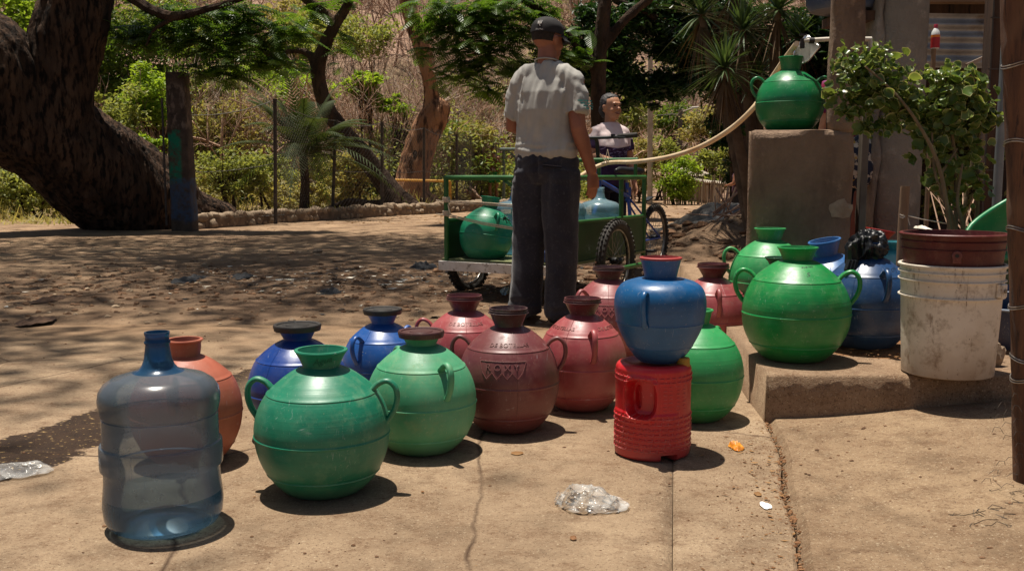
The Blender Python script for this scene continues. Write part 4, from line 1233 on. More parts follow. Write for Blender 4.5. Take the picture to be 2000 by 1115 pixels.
# painted concrete post in front of the tree
def post_mat():
    m, nt, out = new_mat('painted_post'); b = N(nt, 'ShaderNodeBsdfPrincipled'); vec = coords(nt)
    c = mixc(nt, noise_fac(nt, vec, 5, 7, .7), lin((56, 44, 36)), lin((94, 76, 62)))
    sp = N(nt, 'ShaderNodeSeparateXYZ'); nt.links.new(vec, sp.inputs[0])
    zz = mathn(nt, 'ADD', sp.outputs[2], mathn(nt, 'MULTIPLY', noise_fac(nt, vec, 4, 5, .6, 0, 1), .25))
    def band(lo, hi, e=.05):
        a = N(nt, 'ShaderNodeMapRange'); a.inputs[1].default_value = lo; a.inputs[2].default_value = lo + e; nt.links.new(zz, a.inputs[0])
        q = N(nt, 'ShaderNodeMapRange'); q.inputs[1].default_value = hi; q.inputs[2].default_value = hi + e; q.inputs[3].default_value = 1; q.inputs[4].default_value = 0; nt.links.new(zz, q.inputs[0])
        return mathn(nt, 'MULTIPLY', a.outputs[0], q.outputs[0])
    wear = noise_fac(nt, vec, 9, 8, .75, lo=.62, hi=.45)
    g = mathn(nt, 'MULTIPLY', band(.80, 1.58), wear)
    xm = N(nt, 'ShaderNodeMapRange'); xm.inputs[1].default_value = .05; xm.inputs[2].default_value = .01; nt.links.new(sp.outputs[0], xm.inputs[0])
    g = mathn(nt, 'MULTIPLY', g, xm.outputs[0])
    c = mixc(nt, g, c, lin((20, 122, 92)))
    c = mixc(nt, mathn(nt, 'MULTIPLY', band(.26, .88), mathn(nt, 'MULTIPLY', wear, .8)), c, lin((62, 84, 112)))
    c = mixc(nt, mathn(nt, 'MULTIPLY', band(1.62, 2.25), noise_fac(nt, coords(nt, (1, 1, .4)), 9, 6, .7, lo=.5, hi=.6)), c, lin((128, 108, 92)))
    nt.links.new(c, b.inputs['Base Color']); b.inputs['Roughness'].default_value = .85
    nt.links.new(bump(nt, noise_fac(nt, vec, 22, 7, .7, .2, .8), .8, .02), b.inputs['Normal']); nt.links.new(b.outputs[0], out.inputs[0])
    return m
g0 = G(362, 452)
pp = thing('painted_post', 'square weathered post painted green above and blue below beside the great tree', 'post', g0)
mb = MB()
for k in range(14):      # slightly irregular square shaft
    pass
V = []; F = []
for k in range(26):
    z = -0.1 + 2.42 * k / 25
    hw = .158 - .022 * z / 2.3; ox = -.03 * z / 2.3
    for i, (sx, sy) in enumerate(((-1, -1), (1, -1), (1, 1), (-1, 1))):
        for (fx, fy) in ((1, .86), (.86, 1)) if sx * sy > 0 else ((.86, 1), (1, .86)):
            V.append((ox + sx * hw * fx + .010 * noise.noise(Vector((i, z * 5, 1))), sy * hw * fy + .01 * noise.noise(Vector((i, z * 5, 4))), z))
for k in range(25):
    for i in range(8): F.append((k * 8 + i, k * 8 + (i + 1) % 8, (k + 1) * 8 + (i + 1) % 8, (k + 1) * 8 + i))
F.append(tuple(range(25 * 8, 26 * 8)))
mb.add(V, F); mb.build('shaft', post_mat(), pp, world=False, smooth=50)
mb = MB()
for k, (dx, dy) in enumerate(((-.12, -.1), (.12, -.1), (.12, .1), (-.1, .12))):
    mb.tube([(dx - .03, dy, 2.28), (dx - .03 + rg.uniform(-.02, .02), dy, 2.40 + .04 * k % .1)], .008, 5)
mb.tube([(-.225, -.14, .1), (-.22, -.14, 1.95)], .016, 6)
mb.build('reinforcing_bar', M_RUST, pp, world=False)

# yellow barrier
M_YELP = mat('yellow_paint', lin((196, 136, 30)), lin((214, 158, 60)), 12, .5, c3=lin((120, 84, 40)), s3=30)
ybar = thing('yellow_barrier', 'low yellow pipe barrier standing before the pale trunk', 'barrier', P(825, 403, 22.6))
ybar.location.z = 0
pl, pr_ = P(772, 352, 22.6), P(879, 354, 22.6)
for nm, a, b_ in (('post', Vector((pl.x, 22.6, 0)), pl), ('post', Vector((pr_.x, 22.6, 0)), pr_), ('top_rail', pl, pr_)):
    MB().tube([a, b_], .03, 8).build(nm, M_YELP, ybar)
# pipe frame with dark lantern box behind the cart
gt = thing('pipe_frame', 'grey green pipe arm with a small dark box beside the distant girl', 'pipe frame', Vector((P(984, 380, 26).x, 26, 0)))
M_GREYGRN = mat('grey_green_paint', lin((70, 84, 76)), lin((92, 104, 94)), 9, .6)
a = P(976, 292, 26); b_ = P(1075, 292, 26)
MB().tube([a, b_], .045, 8).build('arm', M_GREYGRN, gt)
MB().tube([Vector((P(984, 300, 26).x, 26, 0)), P(984, 292, 26)], .04, 8).build('post', M_GREYGRN, gt)
MB().tube([P(992, 296, 26), P(1012, 312, 26)], .03, 6).build('brace', M_GREYGRN, gt)
mb = MB(); c = P(969, 291, 26)
for dx in (-.07, 0, .07): mb.box(c + Vector((dx, 0, 0)), (.02, .12, .26))
for dz in (-.12, .12): mb.box(c + Vector((0, 0, dz)), (.18, .14, .03))
mb.build('box', M_RUST, gt)
# log and dead wood piles
lg = thing('fallen_log', 'pale weathered log lying in the leaves behind the fence', 'log', (P(905, 385, 26).x, 26, 0))
mb = MB(); mb.tube([P(884, 384, 26), P(905, 378, 26.2), P(930, 390, 26.4)], [.10, .16, .12], 10, rnd=.4); mb.build('trunk', M_PALEBARK, lg)
mb = MB(); mb.tube([P(925, 372, 26), P(945, 396, 25.6)], [.05, .03], 6); mb.tube([P(918, 366, 26), P(935, 384, 25.6)], [.04, .02], 6); mb.build('branch', M_TWIG, lg)

# utility poles, street lamp
M_POLE = mat('pale_concrete_pole', lin((150, 138, 122)), lin((178, 166, 148)), 6, .85, bmp=.2)
def pole(px, pt_, Yd, r, m_, label, name='utility_pole', cat='pole'):
    b0 = P(px, 300, Yd); gz = hgt(b0.x, Yd)
    t = thing(name, label, cat, (b0.x, Yd, gz))
    MB().tube([Vector((b0.x, Yd, gz - .2)), P(px, pt_, Yd)], [r, r * .8], 12).build('pole', m_, t)
    return t
up = pole(1271, -90, 27, .075, M_POLE, 'tall pale utility pole rising behind the smiling woman')
sl = pole(1329, 214, 36, .10, mat('dark_pole', lin((92, 86, 78)), lin((120, 110, 98)), 5, .8), 'distant street lamp with its arm pointing right', 'street_lamp', 'street lamp')
MB().tube([P(1329, 220, 36), P(1345, 214, 36), P(1362, 212, 36)], .03, 6).build('arm', M_POLE, sl)
mb = MB(); mb.bar(P(1350, 212, 36), P(1366, 211, 36), .22, .10); mb.build('lamp_head', M_PALE, sl, bevel=.02)
pole(1362, 290, 30, .035, M_POLE, 'thin grey pole in front of the distant shed')
# overhead wires
wr = tag(MB().tube([P(860, 262, 40), P(1000, 246, 38), P(1160, 236, 36), P(1329, 222, 36)], .012, 4).build('power_line', M_RUST, loc=P(1329, 222, 36)), 'thin power line running left from the distant street lamp', 'wire')

# sheds
M_TIN = mat('tin_pale', lin((176, 164, 150)), lin((206, 196, 180)), 3, .5, metal=.3, bmp=.1, stretch=(1, 1, .2))
M_PLANKW = mat('grey_plank', lin((120, 98, 82)), lin((160, 138, 118)), 3, .9, bmp=.4, stretch=(8, 8, .5))
def shed(px0, px1, ptop, Yd, depth, label, dz=.25):
    a = P(px0, ptop, Yd); b_ = P(px1, ptop + 4, Yd); gz = hgt(a.x, Yd)
    t = thing('shed', label, 'shed', ((a.x + b_.x) / 2, Yd, gz))
    n_ = max(5, int((b_.x - a.x) / .18))
    for i in range(n_):
        x0 = a.x + (b_.x - a.x) * i / n_; x1 = a.x + (b_.x - a.x) * (i + 1) / n_
        h = a.z - .1 - (a.z - b_.z) * i / n_ - gz
        MB().box(((x0 + x1) / 2, Yd + .01 * (i % 2), gz + h / 2), (x1 - x0 - .025, .03, h)).build('plank', M_TIN if i > n_ * .45 else M_PLANKW, t)
    MB().box((a.x + .02, Yd + depth / 2, (a.z + gz) / 2), (.05, depth, a.z - gz - .1)).build('side_wall', M_PLANKW, t)
    MB().box((b_.x, Yd + depth / 2, (b_.z + gz) / 2), (.05, depth, b_.z - gz - .1)).build('side_wall', M_PLANKW, t)
    MB().box(((a.x + b_.x) / 2, Yd + depth, (a.z + gz) / 2), (b_.x - a.x, .05, a.z - gz - .1)).build('back_wall', M_PLANKW, t)
    V = []; F = []; nn = 60
    for j in (0, 1):
        for i in range(nn):
            x = a.x - .25 + (b_.x - a.x + .5) * i / (nn - 1)
            V.append((x, Yd - .35 + j * (depth + .6), a.z + (b_.z - a.z) * i / nn + dz * (j - .3) + .03 * math.sin(i * 1.6)))
    V += [(v[0], v[1], v[2] - .02) for v in V]; k = 2 * nn
    for i in range(nn - 1):
        F.append((i, i + 1, nn + i + 1, nn + i)); F.append((k + i, k + nn + i, k + nn + i + 1, k + i + 1)); F.append((i, k + i, k + i + 1, i + 1))
    MB().add(V, F).build('roof', M_TIN, t)
    return t
shed(1346, 1378, 336, 31, 2.4, 'distant plank and tin shed with a pale roof edge right of the round bush')
shed(1381, 1406, 352, 29, 1.8, 'lower distant lean to with a pale tin roof beside the shed', .1)
# stick fence of the yard
sf = thing('stick_fence', 'rough fence of thin sticks before the distant sheds', 'fence', (P(1340, 385, 27.5).x, 27.5, 0))
rg = np.random.default_rng(17)
for i in range(34):
    px = 1296 + i * 4.1 + rg.uniform(-1, 1); b0 = P(px, 390, 27.5); h = rg.uniform(.5, .85)
    MB().tube([Vector((b0.x, 27.5, hgt(b0.x, 27.5) - .05)), Vector((b0.x + rg.uniform(-.05, .05), 27.5, hgt(b0.x, 27.5) + h))], rg.uniform(.012, .025), 5).build('stick', M_PLANKW if i % 3 else M_TWIG2, sf)
# sign board and white scraps
# black tarpaulin over a heap
def tarp():
    V = []; F = []; n_, m_ = 60, 30
    c = P(1395, 415, 13.2)
    for j in range(m_):
        for i in range(n_):
            u = i / (n_ - 1); v = j / (m_ - 1)
            x = P(1296, 420, 13.0).x + u * (P(1480, 420, 13.0).x - P(1296, 420, 13.0).x); yy = 12.3 + v * 2.2
            e = math.sin(math.pi * min(1, max(0, v))) ** .6
            hgt_ = .05 + .40 * sstep(u, .0, .62) * e
            z = hgt(x, yy) * .3 + hgt_ + .035 * noise.noise(Vector((u * 5 - v * 4, v * 12 + u * 9, 0))) + .02 * noise.noise(Vector((u * 30, v * 6, 2)))
            V.append((x, yy, z - .03 * (1 - e)))
    for j in range(m_ - 1):
        for i in range(n_ - 1): F.append((j * n_ + i, j * n_ + i + 1, (j + 1) * n_ + i + 1, (j + 1) * n_ + i))
    o = MB().add(V, F).build('tarpaulin', mat('black_tarp', lin((34, 34, 34)), lin((56, 54, 50)), 4, .55, bmp=.4, bscale=14), loc=(c.x, 13.2, 0), smooth=60)
    tag(o, 'black tarpaulin sheet spread over a heap left of the concrete block', 'tarpaulin')
tarp()
mb = MB(); rg = np.random.default_rng(2)
for i in range(16):
    a = P(1385 + rg.uniform(0, 70), 424 + rg.uniform(-8, 8), 11.8); d = Vector((rg.uniform(-.2, .5), rg.uniform(-.1, .1), rg.uniform(-.02, .28)))
    mb.tube([a, a + d * 1.4], rg.uniform(.006, .014), 4)
tag(mb.build('dry_sticks', M_TWIG, loc=P(1420, 424, 11.8)), 'heap of thin dry sticks in front of the black tarpaulin', 'sticks')
stk = tag(MB().tube([Vector((P(1450, 430, 11).x, 11, .0)), P(1451, 365, 11)], .014, 6).build('thin_stake', M_TWIG, loc=(P(1450, 430, 11).x, 11, 0)), 'thin upright stick left of the concrete block', 'stick')

# ------------------------------------------------------------------ concrete block with wall, right of centre
def rough_conc(name, c1, c2, dark):
    m, nt, out = new_mat(name); b = N(nt, 'ShaderNodeBsdfPrincipled'); vec = coords(nt)
    c = mixc(nt, noise_fac(nt, vec, 2.4, 7, .65, lo=.38, hi=.62), c1, c2)
    c = mixc(nt, mathn(nt, 'MULTIPLY', noise_fac(nt, coords(nt, (2.2, 2.2, .8)), 2, 7, .7, lo=.48, hi=.7), .55), c, dark)
    c = mixc(nt, mathn(nt, 'MULTIPLY', noise_fac(nt, vec, 7, 8, .7, lo=.58, hi=.68), .5), c, tuple(min(1, x * 1.7) for x in c2))
    nt.links.new(c, b.inputs['Base Color']); b.inputs['Roughness'].default_value = .88; b.inputs['Specular IOR Level'].default_value = .25
    h = mathn(nt, 'ADD', noise_fac(nt, vec, 14, 9, .75, .2, .8), mathn(nt, 'MULTIPLY', noise_fac(nt, vec, 60, 2, .5, .3, .7), .3))
    nt.links.new(bump(nt, h, .8, .012), b.inputs['Normal']); nt.links.new(b.outputs[0], out.inputs[0])
    return m
M_BLK = rough_conc('old_concrete', lin((122, 100, 84)), lin((150, 126, 104)), lin((70, 55, 45)))
M_COLC = rough_conc('column_concrete', lin((132, 125, 115)), lin((154, 146, 134)), lin((82, 75, 67)))
def rough_box(mbx, x0, x1, y0, y1, z0, z1, seed=0, amp=.008, st=.05, shear=0.0):
    """box whose faces are dense and slightly uneven, edges worn"""
    nx = max(2, int((x1 - x0) / st)); ny = max(2, int((y1 - y0) / st)); nz = max(2, int((z1 - z0) / st))
    def pt(i, j, k):
        x = x0 + (x1 - x0) * i / nx; y = y0 + (y1 - y0) * j / ny; z = z0 + (z1 - z0) * k / nz
        q = Vector((x * 3, y * 3, z * 3 + seed))
        ox = oy = oz = 0
        ei = (i in (0, nx)) + (j in (0, ny)) + (k in (0, nz))
        w = amp * (1 + (1.2 if ei > 1 else 0))
        cut = .010 * (1 + 1.5 * noise.noise(q * 2)) if ei > 1 else 0
        sx = (1 if i == nx else -1 if i == 0 else 0); sy = (1 if j == ny else -1 if j == 0 else 0); sz = (1 if k == nz else -1 if k == 0 else 0)
        v = Vector((x, y, z)) + Vector((sx, sy, sz)) * (w * noise.noise(q * 1.3) - cut)
        v.x += (v.y - y0) * shear
        return v
    vid = {}; V = []; F = []
    def vi(i, j, k):
        if (i, j, k) not in vid: vid[(i, j, k)] = len(V); V.append(pt(i, j, k))
        return vid[(i, j, k)]
    for i in range(nx):
        for j in range(ny):
            F.append((vi(i, j, 0), vi(i, j + 1, 0), vi(i + 1, j + 1, 0), vi(i + 1, j, 0))); F.append((vi(i, j, nz), vi(i + 1, j, nz), vi(i + 1, j + 1, nz), vi(i, j + 1, nz)))
        for k in range(nz):
            F.append((vi(i, 0, k), vi(i + 1, 0, k), vi(i + 1, 0, k + 1), vi(i, 0, k + 1))); F.append((vi(i, ny, k), vi(i, ny, k + 1), vi(i + 1, ny, k + 1), vi(i + 1, ny, k)))
    for j in range(ny):
        for k in range(nz):
            F.append((vi(0, j, k), vi(0, j, k + 1), vi(0, j + 1, k + 1), vi(0, j + 1, k))); F.append((vi(nx, j, k), vi(nx, j + 1, k), vi(nx, j + 1, k + 1), vi(nx, j, k + 1)))
    mbx.add(V, F)
YB = 4.82                              # front face of the block
bx0 = P(1459, 400, YB).x; bx1 = P(1664, 400, YB).x; bz = P(1500, 253, YB).z
cb = thing('concrete_block', 'stained concrete block rising into a narrow wall at its right', 'concrete block', ((bx0 + bx1) / 2, YB, 0))
mb = MB(); rough_box(mb, bx0, bx1, YB, YB + .50, -.1, bz, 1, st=.03, shear=.245); mb.build('block', M_BLK, cb, smooth=60)
wx0 = P(1624, 100, YB).x; wx1 = P(1690, 100, YB).x
mb = MB(); rough_box(mb, wx0, P(1690, 100, YB).x, YB + .004, YB + .17, bz - .02, 2.6, 5, st=.03, shear=.22); mb.build('wall', M_BLK, cb, smooth=60)
mb = MB(); rough_box(mb, wx0 + .002, bx1 - .003, YB - .002, YB + .39, bz - .10, bz + .03, 6, st=.03)
# plaster scar
mb = MB(); c = P(1642, 408, YB)
V = [(c.x, c.y - .012, c.z)]; 
for k in range(14):
    w = 6.283 * k / 14; rr = .055 * (1 + .5 * noise.noise(Vector((math.cos(w) * 2, math.sin(w) * 2, 3))))
    V.append((c.x + rr * 1.1 * math.cos(w), c.y - .001, c.z + rr * math.sin(w) * .8))
mb.add(V, [(0, 1 + (k + 1) % 14, 1 + k) for k in range(14)]); mb.build('plaster_scar', mat('scar', lin((176, 156, 132)), lin((150, 126, 102)), 20, .9, bmp=.6), cb)

# round concrete column with a flat strip on its left
YC = 5.35
cx = P(1770, 300, YC).x; cr_ = (P(1818, 300, YC).x - P(1722, 300, YC).x) / 2
cc = thing('concrete_column', 'thick round grey concrete column behind the leafy shrub', 'column', (cx, YC + cr_, 0))
prof = []
nn = 60
mb = MB(); mb.lathe([(cr_ * (1 + .012 * noise.noise(Vector((k * .3, 0, 0)))), -.1 + 2.8 * k / nn) for k in range(nn + 1)], 48, (cx, YC + cr_, 0), capt=True); mb.build('shaft', M_COLC, cc, smooth=60)
mb = MB(); rough_box(mb, P(1715, 300, YC).x - .015, P(1728, 300, YC).x, YC + .06, YC + .30, -.1, 2.7, 9, st=.06, amp=.002); mb.build('edge_strip', M_COLC, cc, smooth=60)

# narrow grey steel post between block and column
xg = P(1691, 350, 5.0).x
tag(MB().box((xg, 5.05, .55), (.038, .05, 1.35)).build('steel_post', mat('grey_steel', lin((92, 84, 76)), lin((116, 106, 94)), 8, .6), loc=(xg, 5.05, -.1), bevel=.004), 'narrow grey post between concrete block and round column', 'post')

# shelter on the right: posts, beam, tin sheets, roof
M_WOODD = mat('dark_wood', lin((60, 42, 32)), lin((92, 66, 48)), 3, .85, bmp=.6, bscale=14, stretch=(5, 5, .4), c3=lin((38, 26, 20)), s3=9)
YS = 6.3
sh = thing('shelter', 'dark open shelter with corrugated tin under its beam at the right', 'shelter', (P(1840, 300, YS).x, YS, 0))
def sheet(name, x0, x1, z0, z1, yy, horiz=True, amp=.011, per=.076, m_=None, tilt=0):
    V = []; F = []; L = (z1 - z0); n_ = int(L / per * 10); m2 = 40
    for k in range(n_ + 1):
        z = z0 + L * k / n_
        for i in range(m2 + 1):
            x = x0 + (x1 - x0) * i / m2
            V.append((x, yy + amp * math.cos(2 * math.pi * (z - z0) / per) + tilt * (z - z0) + .004 * noise.noise(Vector((x * 3, z * 4, 0))), z + .010 * noise.noise(Vector((x * 1.5, 0, 0)))))
    nb = len(V); V += [(v[0], v[1] + .0015, v[2]) for v in V]; W_ = m2 + 1
    for k in range(n_):
        for i in range(m2):
            F.append((k * W_ + i, k * W_ + i + 1, (k + 1) * W_ + i + 1, (k + 1) * W_ + i)); F.append((nb + k * W_ + i, nb + (k + 1) * W_ + i, nb + (k + 1) * W_ + i + 1, nb + k * W_ + i + 1))
    return MB().add(V, F).build(name, m_, sh, smooth=70)
M_CORR = mat('galvanised', lin((128, 132, 134)), lin((170, 174, 174)), 4, .38, metal=.25, bmp=.12, c3=lin((104, 92, 82)), s3=7, lo3=.55, hi3=.75)
zt = P(1750, 27, YS).z; zb = P(1750, 132, YS).z
sheet('tin_sheet', P(1680, 50, YS).x, P(1965, 50, YS).x, zb, zt, YS, m_=M_CORR)
MB().box(((P(1660, 0, YS).x + P(2060, 0, YS).x) / 2, YS - .02, P(0, 2, YS).z), (1.35, .09, .035)).build('beam', mat('pale_beam', lin((118, 96, 74)), lin((140, 116, 92)), 4, .8), sh)
MB().box((P(1860, 0, YS).x + .6, YS + .18, 2.18), (3.4, .03, .30)).build('fascia_board', M_WOODD, sh)
mb = MB()      # unseen roof added above the frame to keep sun off the tin sheet
x0 = P(1700, 0, YS).x; V = []; F = []
for i in range(90):
    x = 2.28 + i * .045
    for j, yy in enumerate((5.75, 9.4)): V.append((x, yy, 2.62 + .10 * j + .018 * math.sin(i * 2.1)))
V += [(v[0], v[1], v[2] + .004) for v in V]
for i in range(89):
    a = 2 * i; F.append((a, a + 1, a + 3, a + 2)); F.append((180 + a, 180 + a + 2, 180 + a + 3, 180 + a + 1))
MB().add(V, F).build('roof', M_CORR, sh)
for px, w_, Yd in ((1928, 26, 5.2), (1700, 16, 7.6)):
    c = P(px, 300, Yd); hw = w_ / scale_at(c)
    MB().box((c.x, Yd, 1.25), (hw, .09, 2.74)).build('post', M_WOODD, sh, bevel=.006)
mb = MB()
for dx, dy in ((-.034, -.055), (.036, -.055)): mb.tube([Vector((P(1928, 300, 5.2).x + dx, 5.2 + dy, 0)), Vector((P(1928, 300, 5.2).x + dx, 5.2 + dy, 2.6))], .005, 5)
for k in range(9): 
    z = .35 + k * .26; mb.box((P(1928, 300, 5.2).x, 5.14, z), (.10, .006, .006))
mb.build('reinforcing_bar', M_RUST, sh)
c = P(1952, 300, 5.0)
MB().tube([Vector((c.x, 5.0, -.1)), Vector((c.x, 5.0, 2.7))], .022, 12).build('pipe', mat('grey_pipe', lin((104, 110, 112)), lin((130, 134, 134)), 6, .5), sh)
# red brown door panel behind the gap
MB().box((P(1690, 300, 7.0).x, 7.0, .7), (.34, .03, 1.6)).build('door_panel', mat('red_brown', lin((92, 44, 30)), lin((120, 60, 40)), 4, .6), sh)
# diagonal batten
mb = MB(); mb.bar(P(1888, 128, 5.6), P(1962, 95, 5.6), .018, .018); mb.build('batten', M_TWIG2, sh)
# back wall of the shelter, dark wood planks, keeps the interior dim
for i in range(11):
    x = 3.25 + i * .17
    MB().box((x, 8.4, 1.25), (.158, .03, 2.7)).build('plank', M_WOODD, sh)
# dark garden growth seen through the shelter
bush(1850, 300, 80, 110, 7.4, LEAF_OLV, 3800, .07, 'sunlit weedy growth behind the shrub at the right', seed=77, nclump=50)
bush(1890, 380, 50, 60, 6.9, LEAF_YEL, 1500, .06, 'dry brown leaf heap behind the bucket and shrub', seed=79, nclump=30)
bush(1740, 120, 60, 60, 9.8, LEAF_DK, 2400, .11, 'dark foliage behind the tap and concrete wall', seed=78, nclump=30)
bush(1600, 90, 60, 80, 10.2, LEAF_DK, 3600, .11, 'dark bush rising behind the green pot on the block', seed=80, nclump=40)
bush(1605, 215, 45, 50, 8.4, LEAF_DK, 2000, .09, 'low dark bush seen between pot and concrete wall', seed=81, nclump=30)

# blue barrel resting behind the wall top
bb = thing('blue_barrel', 'blue plastic barrel at the top edge beside the concrete wall', 'barrel', P(1645, 28, 5.55))
M_BARREL = plastic('barrel_blue', (0.01, 0.055, 0.16))
r = .20
bb.location = P(1644, 28, 5.6)
mb = MB(); mb.lathe([(r * .55, .0), (r * .86, .015), (r * .97, .05), (r, .12), (r * 1.03, .30), (r, .32), (r, .52), (r * 1.03, .54), (r, .56), (r * .97, .76), (r * .8, .80), (.02, .81)], 40, capt=True)
mb.build('drum', M_BARREL, bb, world=False)
mb = MB(); 
for k in (.3, .54): mb.torus((0, 0, k), (0, 0, 1), r * 1.03, .008, 40, 6)
mb.build('hoop', M_BARREL, bb, world=False)
shf = thing('barrel_stand', 'wooden stand behind the concrete wall holding the blue barrel', 'stand', (bb.location.x + .1, 5.62, 0))
MB().box((bb.location.x + .10, 5.62, bb.location.z - .03), (.30, .34, .05)).build('shelf', M_WOODD, shf)
for dx in (-.0, .2):
    MB().box((bb.location.x + dx, 5.66, (bb.location.z - .055) / 2), (.05, .05, bb.location.z - .055)).build('leg', M_WOODD, shf)

# tap pipe through the wall
M_PVC = mat('pvc', lin((196, 188, 174)), lin((218, 210, 196)), 12, .4)
tp = thing('tap_pipe', 'white water pipe crossing the concrete wall above the green pot', 'pipe', P(1562, 80, YB + .16))
MB().tube([P(1566, 80, YB + .16), P(1622, 77, YB + .16)], .011, 12).build('pipe', M_PVC, tp)
MB().tube([P(1689, 77, YB + .16), P(1702, 77, YB + .16)], .012, 12).build('pipe_end', M_PVC, tp)
MB().tube([P(1700, 77, YB + .16), P(1701, 93, YB + .16)], .013, 12).build('elbow', M_PVC, tp)
mb = MB(); mb.tube([P(1580, 80, YB + .16), P(1590, 80, YB + .16)], .015, 10); mb.tube([P(1567, 76, YB + .16), P(1567, 95, YB + .16)], .012, 10); mb.box(P(1568, 68, YB + .16), (.035, .01, .008)); mb.build('tap', M_DARKR, tp)

# hose
M_HOSE = mat('hose', lin((214, 186, 148)), lin((228, 206, 172)), 9, .35, c3=lin((196, 156, 112)), s3=5)
hs = [(1556, 86, 4.97), (1530, 120, 5.30), (1500, 165, 5.45), (1475, 207, 5.35), (1430, 250, 5.45), (1372, 285, 5.7), (1310, 306, 6.0), (1245, 316, 6.4), (1205, 317, 6.75), (1185, 319, 6.85), (1160, 328, 6.8), (1140, 340, 6.7), (1122, 352, 6.62), (1110, 366, 6.6)]
pts = [P(*q) for q in cr(hs, 6)]
hose = tag(MB().tube(pts, .0145, 12).build('hose', M_HOSE, loc=P(1185, 319, 6.85)), 'pale yellow hose sagging from the tap down to the cart', 'hose')

# short stake with wire
st = thing('wooden_stake', 'short sawn wooden stake left of the shrub behind the bucket', 'stake', (P(1763, 450, 3.95).x, 3.95, .15))
M_STK = mat('stake_wood', lin((120, 92, 68)), lin((152, 122, 94)), 3, .85, bmp=.6, bscale=12, stretch=(4, 4, .4), c3=lin((76, 56, 42)), s3=8)
MB().tube([P(1760, 520, 3.95), P(1763, 440, 3.95), P(1768, 364, 3.95)], [.020, .019, .0185], 14).build('post', M_STK, st)
mb = MB(); mb.tube([P(1757, 423, 3.93), P(1763, 426, 3.925), P(1771, 421, 3.94), P(1800, 428, 3.98), P(1850, 437, 4.1)], .0022, 5); mb.tube([P(1757, 419, 3.93), P(1763, 421, 3.925), P(1772, 423, 3.94), P(1777, 440, 3.94)], .002, 5)
mb.build('wire', M_PVC, st)

# near wooden post at the right edge
YP = 2.52
g0 = G(2003, 975); 
wp = thing('wooden_post', 'brown wooden fence post bound with wire at the right edge', 'post', (g0.x, g0.y, 0))
def grain():
    m, nt, out = new_mat('post_wood'); b = N(nt, 'ShaderNodeBsdfPrincipled')
    v = coords(nt, (9, 9, .8))
    c = mixc(nt, noise_fac(nt, v, 3, 8, .7, lo=.38, hi=.62), lin((74, 46, 30)), lin((112, 74, 48)))
    c = mixc(nt, noise_fac(nt, v, 9, 6, .7, lo=.55, hi=.65), c, lin((48, 30, 20)))
    c = mixc(nt, mathn(nt, 'MULTIPLY', noise_fac(nt, coords(nt, (1, 1, .6)), 5, 4, .6, lo=.5, hi=.7), .5), c, lin((150, 116, 84)))
    nt.links.new(c, b.inputs['Base Color']); b.inputs['Roughness'].default_value = .75
    nt.links.new(bump(nt, noise_fac(nt, v, 6, 8, .75, .2, .8), .9, .006), b.inputs['Normal']); nt.links.new(b.outputs[0], out.inputs[0]); return m
cpts = [(2010, 985), (2010, 900), (2009, 760), (2006, 600), (2002, 450), (1998, 300), (1993, 150), (1988, 0), (1984, -120)]
pts = []; 
for (px, py) in cpts:
    pts.append(P(px, py, g0.y + .02))
pts = [Vector(q) for q in cr([tuple(p) for p in pts], 8)]
mb = MB(); mb.tube(pts, [.0405 + .0022 * noise.noise(Vector((0, 0, p.z * 3))) for p in pts], 28)
mb.v = [tuple(Vector(v) + Vector((.003 * noise.noise(Vector(v) * 14), .003 * noise.noise(Vector(v) * 14 + Vector((5, 0, 0))), 0))) for v in mb.v]
mb.build('shaft', grain(), wp, smooth=60)
M_WIRE = mat('wire_metal', lin((120, 110, 104)), lin((176, 166, 156)), 20, .4, metal=.8)
def near(z):
    return min(pts, key=lambda p: abs(p.z - z))
for py in (130, 283, 460, 608, 700, 752):
    z = P(1990, py, g0.y).z; c = near(z)
    mb = MB(); q = []
    for k in range(25):
        w = 6.283 * k / 24; q.append(c + Vector((.0435 * math.cos(w), .0435 * math.sin(w), .006 * math.sin(w * 2 + py))))
    mb.tube(q, .0019, 6, cap=False); mb.tube([x + Vector((0, 0, .006)) for x in q], .0017, 6, cap=False)
    mb.tube([c + Vector((-.010, -.045, .0)), c + Vector((-.004, -.050, -.012)), c + Vector((.004, -.046, -.022))], .002, 5)
    mb.build('wire_tie', M_WIRE, wp)
# torn chicken wire curling from the post foot
mb = MB(); rg = np.random.default_rng(6)
def hexw(c0, ux, uy, n_, m_, s, wob):
    for i in range(n_):
        for j in range(m_):
            if rg.random() < .28: continue
            o = c0 + ux * (i * s * .87) + uy * ((j + .5 * (i % 2)) * s)
            hp = [o + ux * (s * .5 * math.cos(a)) + uy * (s * .5 * math.sin(a)) for a in [k * math.pi / 3 for k in range(4)]]
            hp = [p + Vector((wob * noise.noise(p * 9), wob * noise.noise(p * 9 + Vector((3, 0, 0))), wob * .6 * noise.noise(p * 9 + Vector((0, 7, 0))))) for p in hp]
            mb.tube(hp, .0007, 3, cap=False)
hexw(P(1966, 950, g0.y - .04), Vector((-.25, -.1, .05)).normalized(), Vector((.12, 0, 1)).normalized(), 3, 9, .028, .05)
hexw(Vector((G(1930, 1040).x, G(1930, 1040).y, .02)), Vector((1, .1, 0)).normalized(), Vector((.1, 1, 0)).normalized(), 6, 6, .026, .03)
for k in range(9):
    a = G(1955 + rg.uniform(-40, 30), 1000 + rg.uniform(-40, 60)); q = [a + Vector((0, 0, .01))]
    for i in range(7): q.append(q[-1] + Vector((rg.normal() * .014, rg.normal() * .014, rg.normal() * .008)))
    mb.tube([Vector((p.x, p.y, max(p.z, rz(p.x, p.y) + .001))) for p in q], .0007, 3, cap=False)
w = mb.build('chicken_wire', M_RUST, wp)

